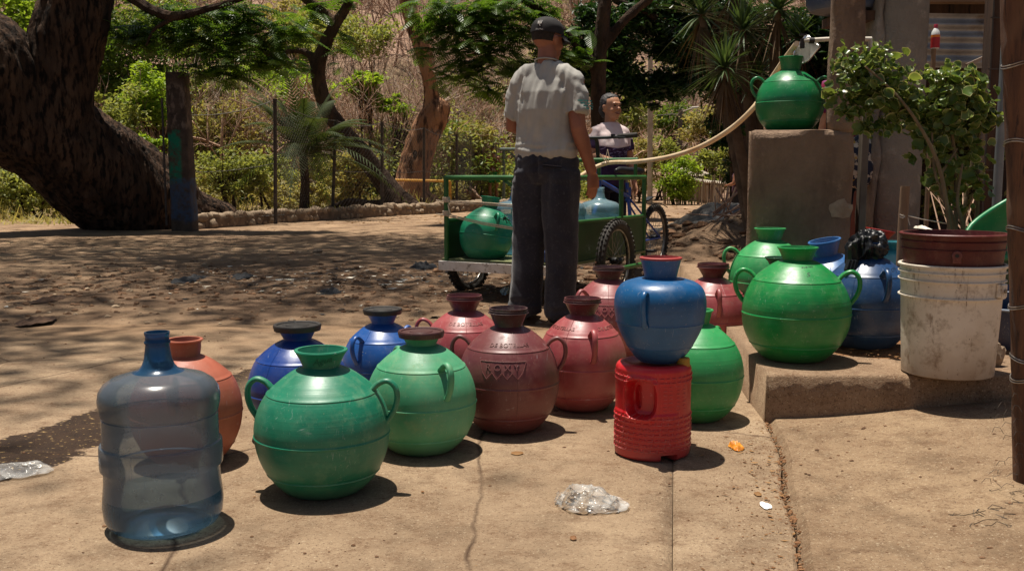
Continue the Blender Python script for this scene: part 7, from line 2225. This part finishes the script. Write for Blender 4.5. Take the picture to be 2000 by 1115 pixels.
def hand(mb, w, d, pn, s=1.0, curl=.5, thumb=1):
    """w wrist, d direction of the hand, pn palm normal"""
    w = Vector(w); d = Vector(d).normalized(); pn = Vector(pn); pn = (pn - d * pn.dot(d)).normalized(); sd = d.cross(pn)
    mb.tube([w - d * .02 * s, w + d * .025 * s, w + d * .06 * s, w + d * .088 * s], [(.025 * s, .018 * s), (.034 * s, .017 * s), (.040 * s, .016 * s), (.038 * s, .013 * s)], 14, side=sd, rnd=.6)
    for i, (off, ln) in enumerate(((-.030, .070), (-.0105, .079), (.0095, .074), (.028, .058))):
        p = w + d * .078 * s + sd * off * s * thumb; q = [p]; dd = (d + sd * off * 1.2).normalized()
        for k in range(3):
            dd = (dd + pn * curl * (.55 + .12 * i)).normalized(); q.append(q[-1] + dd * ln * s * (.42, .33, .25)[k])
        mb.tube(q, [.0098 * s, .0092 * s, .0085 * s, .0072 * s], 9, rnd=.8)
    p = w + d * .022 * s - sd * .026 * s * thumb; dd = (d * .75 - sd * .62 * thumb + pn * .35).normalized()
    q = [p, p + dd * .035 * s]; dd = (dd + d * .45 + pn * .25).normalized(); q.append(q[-1] + dd * .030 * s); q.append(q[-1] + (dd + d * .3).normalized() * .024 * s)
    mb.tube(q, [.0135 * s, .0125 * s, .0105 * s, .0085 * s], 9, rnd=.8)

def head(mb, c, yaw, s=1.0, pitch=0.0, fem=False):
    """c: centre of the skull; faces local +y before yaw"""
    Rm = Matrix.Rotation(yaw, 3, 'Z') @ Matrix.Rotation(pitch, 3, 'X'); c = Vector(c)
    def b(o, r): mb.ball(c + Rm @ (Vector(o) * s), tuple(x * s for x in r), 20, 14, Rm)
    b((0, -.012, .018), (.074, .094, .088))
    b((0, .020, -.020), (.064, .070, .078))
    b((0, .042, -.070), (.046, .048, .042))      # jaw
    b((0, .070, -.096), (.022, .018, .018))      # chin
    b((-.036, .054, -.036), (.024, .026, .024)); b((.036, .054, -.036), (.024, .026, .024))   # cheeks
    b((0, .074, .022), (.046, .016, .012))       # brow
    b((0, .094, -.022), (.0125, .020, .014)); b((0, .084, -.002), (.009, .012, .026))        # nose
    b((0, .086, -.058), (.024, .010, .0075)); b((0, .084, -.069), (.021, .010, .0075))       # lips
    for q in (-1, 1):
        b((.074 * q, -.004, -.012), (.008, .018, .030)); b((.079 * q, -.010, -.004), (.006, .015, .018))
    return Rm

def make_body(name, label, cat_group, J, loc, rz, sk, voxel, sc=1.0, hyaw=0, hpitch=0, fem=False, fingers=True, feet=True):
    mb = MB()
    g = lambda k: Vector(J[k])
    mb.tube([g('pel') - Vector((0, 0, .08)), g('pel'), g('waist'), g('chest'), g('neck') - Vector((0, 0, .05))], [(.12, .10), (.145, .10), (.13, .095), (.148, .095), (.072, .058)], 24, side=(1, 0, 0), rnd=.5)
    mb.tube([g('neck') - Vector((0, -.008, .04)), g('neck') + Vector((0, .012, .03)), g('head') - Vector((0, .010, .03))], [.054, .054, .053], 18, rnd=.4)
    Rm = head(mb, g('head'), hyaw, J.get('hs', 1.0), hpitch, fem)
    ar = J.get('ar', 1.0)
    for s, q in (('l', -1), ('r', 1)):
        sh, el, wr = g('sh' + s), g('el' + s), g('wr' + s)
        mb.tube([sh, sh.lerp(el, .3), sh.lerp(el, .75), el, el.lerp(wr, .25), el.lerp(wr, .7), wr], [.058 * ar, .052 * ar, .045 * ar, .041 * ar, .042 * ar, .031 * ar, (.029 * ar, .023 * ar)], 16, rnd=.7)
        mb.tube([g('neck') - Vector((0, 0, .085)), sh], [.038, .05 * ar], 14, rnd=.6)
        hd = J.get('hd' + s, wr - el); hand(mb, wr, hd, J.get('pn' + s, (-q, 0, 0)), J.get('hsz', 1.0), J.get('curl', .35), J.get('th' + s, q))
        hp, kn, an = g('hp' + s), g('kn' + s), g('an' + s)
        mb.tube([hp, hp.lerp(kn, .4), kn, kn.lerp(an, .3), an], [.074, .066, .052, .054, .036], 16, rnd=.7)
        if feet:
            fd = Vector(J.get('fd' + s, (0.1 * q, 1, 0))).normalized()
            mb.tube([an - fd * .045 - Vector((0, 0, .045)), an + fd * .06 - Vector((0, 0, .045)), an + fd * .15 - Vector((0, 0, .055))], [(.034, .032), (.042, .030), (.040, .020)], 14, side=fd.cross(Vector((0, 0, 1))), rnd=.8)
    if sc != 1: mb.v = [tuple(Vector(v) * sc) for v in mb.v]
    me = remesh(mb, voxel, 2)
    o = finish(name, me, sk, None, 180)
    o.location = loc; o.rotation_euler = (0, 0, rz)
    return o, Rm

def garment(name, mb, m_, parent, voxel, disp=None, smooth_it=2, sc=1.0):
    if sc != 1: mb.v = [tuple(Vector(v) * sc) for v in mb.v]
    me = remesh(mb, voxel, smooth_it, disp)
    return finish(name, me, m_, parent, 180)

# --- the man seen from behind
MJ = dict(pel=(0, 0, .93), waist=(0, 0, 1.05), chest=(0, 0, 1.28), neck=(0, .0, 1.485), head=(0, .028, 1.612),
          shl=(-.162, 0, 1.365), ell=(-.222, .03, 1.125), wrl=(-.08, .24, 1.08), shr=(.165, 0, 1.365), elr=(.208, -.035, 1.105), wrr=(.268, .03, .862),
          hdl=(.8, .6, 0), hdr=(.06, .03, -1), pnl=(0, 0, -1), pnr=(-.8, .45, 0), thr=-1, thl=-1,
          hpl=(-.095, 0, .88), knl=(-.11, .01, .50), anl=(-.12, -.01, .09), hpr=(.095, 0, .88), knr=(.10, -.01, .50), anr=(.10, -.03, .09), curl=.32, ar=1.08, hsz=1.0)
fr0 = G(1070, 628)
mloc = Vector((P(1065, 600, 5.62).x, 5.62, 0))
man, Rm = make_body('person', None, None, MJ, mloc, rd(-24), SK_M, .0055, hyaw=rd(-26), hpitch=rd(-6))
tag(man, 'man in grey t-shirt, dark trousers and black cap, standing with his back turned', 'person')
# shirt
M_SHIRT = cloth('grey_tshirt', lin((156, 153, 147)), lin((170, 167, 160)), 260, .2)
mb = MB()
mb.tube([(0, .0, .945), (0, .0, .975), (0, 0, 1.03), (0, 0, 1.12), (0, -.006, 1.21), (0, -.002, 1.30), (0, .006, 1.36), (0, .010, 1.408), (0, .010, 1.450), (0, .008, 1.480)],
        [(.176, .128), (.184, .138), (.176, .130), (.174, .126), (.182, .132), (.184, .124), (.168, .108), (.132, .092), (.092, .078), (.066, .066)], 40, side=(1, 0, 0), rnd=.15)
for s in (-1, 1):
    sh, el = Vector(MJ['sh' + 'lr'[(s + 1) // 2]]), Vector(MJ['el' + 'lr'[(s + 1) // 2]])
    t_ = .80 if s < 0 else .70
    mb.tube([(.05 * s, 0, 1.41), (.12 * s, 0, 1.39), sh + Vector((-.010 * s, 0, -.005)), sh.lerp(el, .35), sh.lerp(el, t_)], [(.070, .070), (.073, .075), (.071, .074), (.068, .068), (.076, .070)], 26, side=(0, 1, 0), rnd=.12)
def shirt_wr(c, n):
    d = 0
    back = 1 if n.y < .3 else .6
    f = noise.noise(Vector((c.x * 17 + c.z * 2.0, c.y * 6, c.z * 3.2)))
    d += .0170 * f * sstep(c.z, 1.0, 1.12) * back
    d += .0125 * noise.noise(Vector((c.x * 36 - c.z * 5, c.y * 12, c.z * 7 + 4)))
    # spine furrow
    d -= .010 * math.exp(-((c.x + .012) / .028) ** 2) * sstep(c.z, 1.05, 1.25) * (1 if n.y < 0 else 0)
    # bunched above the belt
    w = 1 - sstep(c.z, 1.0, 1.10)
    d += w * .009 * (noise.noise(Vector((c.x * 8, c.y * 8, c.z * 46))) + .3)
    # drag lines from the arm pit
    if abs(c.x) > .09 and c.z > 1.1: d += .0035 * noise.noise(Vector(((c.x * .7 + c.z) * 40 * (1 if c.x > 0 else -1), c.y * 6, (c.z - c.x) * 5)))
    return d
shirt = garment('t_shirt', mb, M_SHIRT, man, .0065, shirt_wr, 2)
# collar
mb = MB(); q = []
for k in range(29):
    w = 6.283 * k / 28; q.append(Vector((.066 * math.cos(w), .008 + .064 * math.sin(w) , 1.484 - .012 * math.sin(w))))
mb.tube(q, [(.007, .004)] * 29, 8, cap=False); mb.build('collar', M_SHIRT, man, world=False, smooth=70)
# teal print on the right sleeve
sh, el = Vector(MJ['shr']), Vector(MJ['elr'])
mb = MB(); 
for k in range(4):
    for j in range(3 - (k == 3)):
        t = .45 + .055 * k; c = sh.lerp(el, t); w0 = rd(-62 + 24 * j + 9 * k)
        V = []
        for a in (0, rd(18 - 3 * (k % 2))):
            for dz in (0, .008): V.append(c + Vector((math.cos(w0 + a) * .0945, math.sin(w0 + a) * .0985, dz)))
        mb.add(V, [(0, 2, 3, 1)])
mb.build('sleeve_print', mat('teal_print', lin((40, 120, 128)), lin((96, 170, 160)), 40, .8), man, world=False)
# trousers
M_TRS = cloth('charcoal_trousers', lin((38, 38, 46)), lin((52, 52, 60)), 300, .35, c3=lin((74, 72, 76)), s3=60, lo3=.55, hi3=.8)
mb = MB()
mb.tube([(0, 0, .80), (0, 0, .86), (0, 0, .93), (0, 0, .985), (0, 0, 1.0)], [(.150, .110), (.186, .142), (.180, .142), (.160, .118), (.156, .114)], 36, side=(1, 0, 0), rnd=.1)
for s, kn, an in ((-1, MJ['knl'], MJ['anl']), (1, MJ['knr'], MJ['anr'])):
    hp = Vector((.092 * s, 0, .87)); kn = Vector(kn); an = Vector(an)
    mb.tube([hp, hp.lerp(kn, .3), hp.lerp(kn, .7), kn, kn.lerp(an, .5), an + Vector((0, 0, .0)), an - Vector((0, -.01, .045))],
            [(.098, .128), (.108, .122), (.105, .108), (.100, .102), (.096, .102), (.096, .108), (.094, .112)], 30, side=(1, 0, 0), rnd=.1)
def trs_wr(c, n):
    d = .018 * noise.noise(Vector((c.x * 9, c.y * 9, c.z * 2.2)))
    d += .007 * noise.noise(Vector((c.x * 24, c.y * 12, c.z * 5 + 2)))
    d += .008 * noise.noise(Vector(((c.x) * 10 + c.z * 14, c.y * 8, c.z * 9))) * (1 - sstep(c.z, .62, .85)) * .7
    d += .012 * noise.noise(Vector((c.x * 6, c.y * 6, c.z * 26))) * (1 - sstep(c.z, .05, .20))
    d += .008 * noise.noise(Vector((c.x * 14 - abs(c.z - .86) * 30, c.y * 8, c.z * 14))) * sstep(c.z, .72, .8) * (1 - sstep(c.z, .93, .97))
    if n.y < 0: d -= .016 * math.exp(-(c.x / .012) ** 2) * sstep(c.z, .80, .86) * (1 - sstep(c.z, .96, .98))
    return d
garment('trousers', mb, M_TRS, man, .0075, trs_wr, 1)
mb = MB(); q = [Vector((.163 * math.cos(6.283 * k / 32), .121 * math.sin(6.283 * k / 32), .985)) for k in range(33)]
mb.tube(q, [(.005, .019)] * 33, 8, cap=False, side=(0, 0, 1)); 
mb = MB()
V = []; F = []
for j, (dz, e) in enumerate(((-.018, 0), (-.018, .005), (.018, .005), (.018, 0))):
    for k in range(40): w = 6.283 * k / 40; V.append(((.160 + e) * math.cos(w), (.119 + e) * math.sin(w), .982 + dz))
for j in range(3):
    for k in range(40): F.append((j * 40 + k, j * 40 + (k + 1) % 40, (j + 1) * 40 + (k + 1) % 40, (j + 1) * 40 + k))
MB().add(V, F).build('belt', mat('belt', lin((24, 20, 18)), lin((36, 30, 26)), 12, .5), man, world=False)
# welt pocket on the right buttock
mb = MB(); q = [Vector((x, -.133 + (x - .085) ** 2 * 2.2, .888 - (x - .085) * .10)) for x in np.linspace(.025, .145, 9)]
mb.tube(q, [(.004, .006)] * 9, 6, side=(0, 0, 1)); mb.build('pocket_welt', mat('pocket', lin((22, 20, 24)), None, rough=.9), man, world=False)
mb = MB(); q = [v + Vector((0, -.002, .010)) for v in q]; mb.tube(q, .0018, 5); mb.build('pocket_seam', mat('seam_grey', lin((84, 78, 82)), None, rough=.9), man, world=False)
# shoes
M_SHOE = mat('black_shoe', lin((24, 22, 22)), lin((40, 36, 34)), 14, .5)
for s in ('l', 'r'):
    an = Vector(MJ['an' + s]); fd = Vector((.12 * (1 if s == 'r' else -1), 1, 0)).normalized(); mb = MB(); sd = fd.cross(Vector((0, 0, 1)))
    mb.tube([an - fd * .075 - Vector((0, 0, .045)), an - Vector((0, 0, .04)), an + fd * .10 - Vector((0, 0, .050)), an + fd * .185 - Vector((0, 0, .062))], [(.040, .042), (.046, .046), (.052, .036), (.042, .024)], 16, side=sd, rnd=.7)
    mb.v = [(v[0], v[1], max(v[2], .002)) for v in mb.v]
    garment('shoe', mb, M_SHOE, man, .007)
# hair stubble and cap
hc = Vector(MJ['head'])
def hp_(o): return hc + Rm @ Vector(o)
M_CAP = mat('cap_black', lin((26, 23, 24)), lin((40, 36, 36)), 20, .85, bmp=.25, bscale=200, bdist=.003)
M_HAIRM = mat('short_hair', lin((26, 20, 18)), lin((46, 36, 30)), 90, .9, bmp=.8, bscale=260, bdist=.004)
mb = MB(); V = []; F = []
n_, m_ = 40, 12
for j in range(m_):
    th = math.pi * (.36 + .30 * j / (m_ - 1))
    for k in range(n_):
        w = math.pi * (1.02 + .96 * k / (n_ - 1)); e = .0035 * math.sin(math.pi * k / (n_ - 1)) ** .4 * (1 - j / (m_ - 1) * .8)
        V.append(hp_(((.0745 + e) * math.sin(th) * math.cos(w), -.012 + (.0945 + e) * math.sin(th) * math.sin(w), .018 + (.088) * math.cos(th))))
for j in range(m_ - 1):
    for k in range(n_ - 1): F.append((j * n_ + k, (j + 1) * n_ + k, (j + 1) * n_ + k + 1, j * n_ + k + 1))
MB().add(V, F).build('hair', M_HAIRM, man, world=False, smooth=180)
V = []; F = []
n_, m_ = 48, 16
for j in range(m_):
    th = math.pi * (.02 + .52 * j / (m_ - 1)) if j < m_ - 2 else math.pi * (.02 + .52 * (m_ - 3) / (m_ - 1)) 
    for k in range(n_):
        w = 2 * math.pi * k / n_; fl = .008 * max(0, math.sin(w)) 
        r = 1.0
        zz = .024 + .094 * math.cos(th) ** (1.0) if th < math.pi / 2 else .024 + .1 * math.cos(th)
        bul = .006 * math.sin(min(1, th / 1.4) * math.pi) + .002 * noise.noise(Vector((math.cos(w) * 3, math.sin(w) * 3, th * 4)))
        if j == m_ - 2: zz -= .012; 
        if j == m_ - 1: zz -= .012; r = .96
        v = Vector((((.0835 + bul) * math.sin(th) ** .85 * math.cos(w)) * r, -.010 + (.1035 + bul) * math.sin(th) ** .85 * math.sin(w) * r, zz + .004 * math.cos(w) * 0))
        V.append(hp_(v))
for j in range(m_ - 1):
    for k in range(n_): k2 = (k + 1) % n_; F.append((j * n_ + k, (j + 1) * n_ + k, (j + 1) * n_ + k2, j * n_ + k2))
F.append(tuple(range(n_)))
cap = MB().add(V, F).build('cap', M_CAP, man, world=False, smooth=50)
def child_of(par, mb, nm, m_, **k):
    o = mb.build(nm, m_, None, **k); o.parent = par; return o
V = []; F = []
for j in range(6):
    for k in range(15):
        a = rd(90 - 62 + 124 * k / 14); t = j / 5; r = .100 + .062 * t * math.sin(math.pi * (.12 + .76 * k / 14))
        V.append(hp_((.88 * r * math.cos(a), -.012 + r * math.sin(a) * 1.0, .012 - .020 * t - .02 * abs(math.cos(a)) ** 2 * t + .004)))
for j in range(5):
    for k in range(14): F.append((j * 15 + k, (j + 1) * 15 + k, (j + 1) * 15 + k + 1, j * 15 + k + 1))
br = child_of(cap, MB().add(V, F), 'brim', M_CAP, smooth=60); so = br.modifiers.new('s', 'SOLIDIFY'); so.thickness = .004
# white badge and lettering on the back of the cap
def on_cap(px_, pz_, az, lift=.0028):
    w = az + px_ / .10; th = math.acos(max(-1, min(1, (pz_ - .024) / .094)))
    bul = .006 * math.sin(min(1, th / 1.4) * math.pi)
    return hp_(((.0835 + bul + lift) * math.sin(th) ** .85 * math.cos(w), -.010 + (.1035 + bul + lift) * math.sin(th) ** .85 * math.sin(w), pz_))
M_STITCH = mat('white_stitch', lin((214, 210, 204)), None, rough=.8)
mb = MB(); az0 = rd(-66)
for (x0, z0_, x1, z1_) in ((-.015, .022, .015, .024), (-.015, .022, -.011, .004), (.015, .024, .011, .004), (-.011, .004, .011, .004), (0, .004, .004, -.006), (.004, -.006, .008, -.006)):
    q = [on_cap(x0 + (x1 - x0) * i / 5, .055 + z0_ + (z1_ - z0_) * i / 5, az0) for i in range(6)]; mb.tube(q, .0014, 5)
for i in range(3): q = [on_cap(-.008 + .008 * i, .055 + z, az0) for z in (.008, .018)]; mb.tube(q, .0026, 6)
child_of(cap, mb, 'badge', M_STITCH)
v, f = text_mesh('Xtra Phat', .0125)
mb = MB().add([on_cap(q.x, .025 + q.y + .004, rd(-64), .0045) for q in v], f); child_of(cap, mb, 'lettering', M_STITCH, smooth=0)
# sunglasses arm
mb = MB(); mb.tube([hp_((.080, -.01, .006)), hp_((.078, .05, .012)), hp_((.064, .088, .010))], .0028, 6)
mb.ball(hp_((.042, .092, .004)), (.022, .008, .016), 12, 8, Rm); mb.ball(hp_((-.034, .094, .004)), (.022, .008, .016), 12, 8, Rm)
mb.build('sunglasses', M_BLACKP, man, world=False)

# --- the smiling woman behind the cart
WS = 1.53 / 1.72
WJ = dict(pel=(0, 0, .93), waist=(0, 0, 1.05), chest=(0, .0, 1.28), neck=(0, .0, 1.46), head=(.0, .03, 1.60),
          shl=(-.158, 0, 1.36), ell=(-.215, .02, 1.10), wrl=(-.22, .12, .86), shr=(.158, 0, 1.36), elr=(.21, .04, 1.12), wrr=(.16, .26, 1.10),
          hpl=(-.09, 0, .88), knl=(-.10, .02, .50), anl=(-.10, 0, .09), hpr=(.09, 0, .88), knr=(.10, .02, .50), anr=(.10, 0, .09), curl=.35, ar=.95, hsz=.92, hs=1.12, pnl=(1, 0, 0), pnr=(0, 0, -1))
wloc = Vector((P(1190, 300, 8.45).x, 8.45, 0))
wom, Rw = make_body('person', None, None, WJ, wloc, rd(180 + 22), SK_W, .0065, sc=WS, hyaw=rd(14), hpitch=rd(-2), fem=True)
tag(wom, 'smiling older woman with greying tied hair in a pink and purple top behind the tricycle', 'person')
def top_mat():
    m, nt, out = new_mat('pink_purple_top'); b = N(nt, 'ShaderNodeBsdfPrincipled'); vec = coords(nt)
    sp = N(nt, 'ShaderNodeSeparateXYZ'); nt.links.new(vec, sp.inputs[0])
    ax = mathn(nt, 'ABSOLUTE', sp.outputs[0])
    zz = mathn(nt, 'ADD', sp.outputs[2], mathn(nt, 'MULTIPLY', ax, -.15))
    k = N(nt, 'ShaderNodeMapRange'); k.inputs[1].default_value = 1.062; k.inputs[2].default_value = 1.070; nt.links.new(zz, k.inputs[0])
    pk = mixc(nt, noise_fac(nt, vec, 18, 6, .6), lin((230, 204, 202)), lin((240, 222, 218)))
    pu = mixc(nt, noise_fac(nt, vec, 12, 4, .6), lin((44, 26, 58)), lin((66, 38, 78)))
    pr2 = mixc(nt, noise_fac(nt, coords(nt, (1, 1, 3)), 22, 5, .7, .56, .60), pu, lin((150, 140, 190)))
    z2 = N(nt, 'ShaderNodeMapRange'); z2.inputs[1].default_value = .98; z2.inputs[2].default_value = .985; nt.links.new(sp.outputs[2], z2.inputs[0])
    pu2 = mixc(nt, z2.outputs[0], pu, pr2)
    xs = N(nt, 'ShaderNodeMapRange'); xs.inputs[1].default_value = .168; xs.inputs[2].default_value = .172; nt.links.new(ax, xs.inputs[0])
    zs = N(nt, 'ShaderNodeMapRange'); zs.inputs[1].default_value = 1.150; zs.inputs[2].default_value = 1.145; nt.links.new(sp.outputs[2], zs.inputs[0])
    c = mixc(nt, k.outputs[0], pu2, pk)
    c = mixc(nt, mathn(nt, 'MULTIPLY', xs.outputs[0], zs.outputs[0]), c, pu)
    nt.links.new(c, b.inputs['Base Color']); b.inputs['Roughness'].default_value = .85; nt.links.new(b.outputs[0], out.inputs[0]); return m
mb = MB()
mb.tube([(0, 0, .86), (0, .01, .98), (0, .01, 1.08), (0, .02, 1.22), (0, .015, 1.32), (0, .005, 1.40), (0, 0, 1.44)], [(.185, .145), (.180, .150), (.165, .135), (.180, .150), (.170, .120), (.125, .09), (.085, .07)], 30, side=(1, 0, 0), rnd=.12)
for s in (-1, 1):
    sh, el = Vector(WJ['sh' + 'lr'[(s + 1) // 2]]), Vector(WJ['el' + 'lr'[(s + 1) // 2]])
    mb.tube([(.05 * s, 0, 1.385), sh + Vector((-.012 * s, 0, -.015)), sh.lerp(el, .4), sh.lerp(el, .68)], [(.068, .066), (.072, .072), (.068, .070), (.066, .070)], 20, side=(1, 0, 0), rnd=.12)
garment('top', mb, top_mat(), wom, .008, lambda c, n: .006 * noise.noise(Vector((c.x * 14, c.y * 10, c.z * 8))) + .004 * noise.noise(Vector((c.x * 30, c.y * 20, c.z * 22))), 2, sc=WS)
mb = MB()
mb.tube([(0, 0, .90), (0, 0, .80)], [(.17, .135), (.175, .14)], 24, side=(1, 0, 0), rnd=.1)
for s in (-1, 1): mb.tube([(.09 * s, 0, .86), (.10 * s, .01, .5), (.10 * s, 0, .14)], [.095, .08, .07], 20, rnd=.1)
garment('trousers', mb, cloth('dark_trousers', lin((30, 28, 34)), lin((44, 40, 46))), wom, .011, None, 2, sc=WS)
hw = Vector(WJ['head'])
def hq(o): return (hw + Rw @ (Vector(o) * 1.12)) * WS
M_GHAIR = mat('greying_hair', lin((34, 30, 30)), lin((84, 78, 76)), 60, .6, stretch=(1, .2, 1), bmp=.6, bscale=160, bdist=.004, c3=lin((22, 18, 18)), s3=30)
mb = MB()
def hb(o, r): mb.ball(hq(o), tuple(x * 1.12 * WS for x in r), 20, 14, Rw)
hb((0, -.030, .030), (.080, .084, .084)); hb((0, .004, .068), (.060, .056, .036)); hb((-.062, -.026, .02), (.020, .046, .056)); hb((.062, -.026, .02), (.020, .046, .056)); hb((0, -.104, -.030), (.042, .038, .050)); hb((0, -.09, -.06), (.03, .03, .04))
me = remesh(mb, .006, 2, lambda c, n: .0025 * noise.noise(Vector((c.x * 90, c.y * 20, c.z * 90)))); finish('hair', me, M_GHAIR, wom, 180)
M_DK = mat('eye_dark', lin((24, 16, 14)), None, rough=.3); M_LIP = mat('lip', lin((128, 62, 52)), None, rough=.5); M_TOOTH = mat('eye_white', lin((205, 195, 185)), None, rough=.4)
for s in (-1, 1):
    MB().ball(hq((.030 * s, .0800, .003)), (.0125 * WS, .006 * WS, .0062 * WS), 12, 8, Rw).build('eye', M_DK, wom, world=False)
    MB().tube([hq((.014 * s, .0915, .020)), hq((.030 * s, .0905, .026)), hq((.048 * s, .078, .020))], .0032, 6).build('eyebrow', M_GHAIR, wom, world=False)
mb = MB(); mb.tube([hq((-.030, .083, -.054)), hq((-.015, .094, -.063)), hq((0, .0965, -.066)), hq((.015, .094, -.063)), hq((.030, .083, -.054))], [.002, .0042, .0050, .0042, .002], 8); mb.build('lips', M_LIP, wom, world=False)

# --- distant girl with green shorts
GJ = dict(MJ); GJ.update(shl=(-.165, 0, 1.39), shr=(.165, 0, 1.39), ell=(-.23, -.03, 1.12), elr=(.23, -.02, 1.12), wrl=(-.16, .17, 1.06), wrr=(.10, .20, 1.24), hdl=(.9, .4, .1), hdr=(-.3, .3, .9), ar=.85, pnl=(0, 0, -1), pnr=(-1, 0, 0), knl=(-.1, .02, .5), knr=(.1, 0, .5), anl=(-.1, 0, .09), anr=(.1, 0, .09))
girl, Rg = make_body('person', None, None, GJ, Vector((P(963, 300, 27).x, 27, 0)), rd(180 + 12), SK_G, .012, sc=.93, hyaw=rd(5), hpitch=rd(-8))
tag(girl, 'distant dark haired girl in a red and white top and bright green shorts', 'person')
mb = MB(); mb.tube([(0, 0, .98), (0, 0, 1.15), (0, .01, 1.28), (0, 0, 1.37)], [(.16, .12), (.145, .115), (.172, .135), (.12, .09)], 20, side=(1, 0, 0), rnd=.1)
garment('top', mb, mat('red_white_top', lin((104, 26, 30)), lin((190, 172, 164)), 6, .8, lo=.55, hi=.60), girl, .013, None, 1, sc=.93)
mb = MB(); mb.tube([(0, 0, .80), (0, 0, .90), (0, 0, 1.0)], [(.17, .13), (.175, .14), (.15, .12)], 20, side=(1, 0, 0), rnd=.1)
for s in (-1, 1): mb.tube([(.09 * s, 0, .88), (.105 * s, 0, .66)], [.098, .105], 18, rnd=.1)
garment('shorts', mb, mat('green_shorts', lin((28, 118, 56)), lin((36, 138, 68)), 5, .8), girl, .013, None, 1, sc=.93)
mb = MB(); hgp = Vector(GJ['head']); mb.ball((hgp + Vector((0, -.03, .03))) * .93, (.080, .09, .09), 16, 12); mb.ball((hgp + Vector((0, -.08, -.03))) * .93, (.05, .04, .07), 12, 8)
finish('hair', remesh(mb, .012, 1), mat('black_hair', lin((24, 20, 20)), lin((40, 32, 30)), 40, .5), girl, 180)

# --- person standing behind the gap between block and column
QJ = dict(MJ); QJ.update(ell=(-.22, .02, 1.10), elr=(.22, .0, 1.12), wrl=(-.16, .20, .98), wrr=(.20, .02, .88), hdl=(.5, .8, -.2), ar=.95)
qq, Rq = make_body('person', None, None, QJ, Vector((P(1684, 300, 5.9).x - .03, 5.9, .12)), rd(150), SK_W, .012, sc=.90)
tag(qq, 'person in pink top and blue jeans glimpsed between concrete block and round column', 'person')
mb = MB(); mb.tube([(0, 0, .92), (0, 0, 1.1), (0, 0, 1.3), (0, 0, 1.42)], [(.18, .14), (.165, .13), (.19, .14), (.10, .08)], 20, side=(1, 0, 0), rnd=.1)
for s in (-1, 1): mb.tube([(.08 * s, 0, 1.39), (.185 * s, 0, 1.39), (.205 * s, .01, 1.22)], [.07, .075, .07], 16, rnd=.1)
garment('top', mb, mat('pink_top', lin((150, 24, 70)), lin((110, 30, 90)), 14, .8, lo=.5, hi=.6), qq, .013, None, 1, sc=.90)
mb = MB(); mb.tube([(0, 0, .82), (0, 0, .98)], [(.17, .13), (.165, .125)], 20, side=(1, 0, 0), rnd=.1)
for s in (-1, 1): mb.tube([(.09 * s, 0, .88), (.10 * s, 0, .5), (.10 * s, 0, .12)], [.095, .075, .06], 18, rnd=.1)
garment('jeans', mb, mat('blue_jeans', lin((34, 52, 84)), lin((50, 72, 108)), 8, .9), qq, .013, None, 1, sc=.90)
fb = P(1679, 318, 5.45)
mb = MB(); mb.ball((0, 0, 0), (.10, .05, .15), 20, 14); mb.v = [tuple(Vector(v) * (1 + .12 * noise.noise(Vector(v) * 14)) + fb) for v in mb.v]; mb.tube([fb + Vector((-.06, 0, .12)), fb + Vector((-.02, 0, .30)), fb + Vector((.05, 0, .12))], .008, 6)
o = mb.build('cloth_bag', mat('floral_bag', lin((30, 40, 62)), lin((190, 184, 170)), 20, .85, lo=.52, hi=.56, c3=lin((170, 140, 60)), s3=34, lo3=.62, hi3=.66), loc=fb, smooth=60)
tag(o, 'dark bag with pale flower print held beside the concrete block', 'bag')
# --- dark figure by the sticks in the distance
DJ = dict(MJ); dk, Rd = make_body('person', None, None, DJ, Vector((P(1441, 380, 15.5).x, 15.5, -.05)), rd(60), SK_G, .014, sc=.40 / .60)
tag(dk, 'small dark figure in the shade left of the concrete block top', 'person')
mb = MB(); mb.tube([(0, 0, .92), (0, 0, 1.1), (0, 0, 1.3), (0, 0, 1.42)], [(.18, .14), (.165, .13), (.19, .14), (.10, .08)], 16, side=(1, 0, 0), rnd=.1)
garment('shirt', mb, mat('dull_purple', lin((70, 40, 58)), lin((90, 56, 72)), 6, .9), dk, .014, None, 1, sc=.667)
mb = MB()
mb.tube([(0, 0, .82), (0, 0, .98)], [(.17, .13), (.165, .125)], 16, side=(1, 0, 0), rnd=.1)
for s in (-1, 1): mb.tube([(.09 * s, 0, .88), (.10 * s, 0, .5), (.10 * s, 0, .12)], [.095, .08, .07], 14, rnd=.1)
garment('trousers', mb, mat('dark_trousers2', lin((30, 28, 30)), None, rough=.9), dk, .014, None, 1, sc=.667)

bpy.context.view_layer.update()
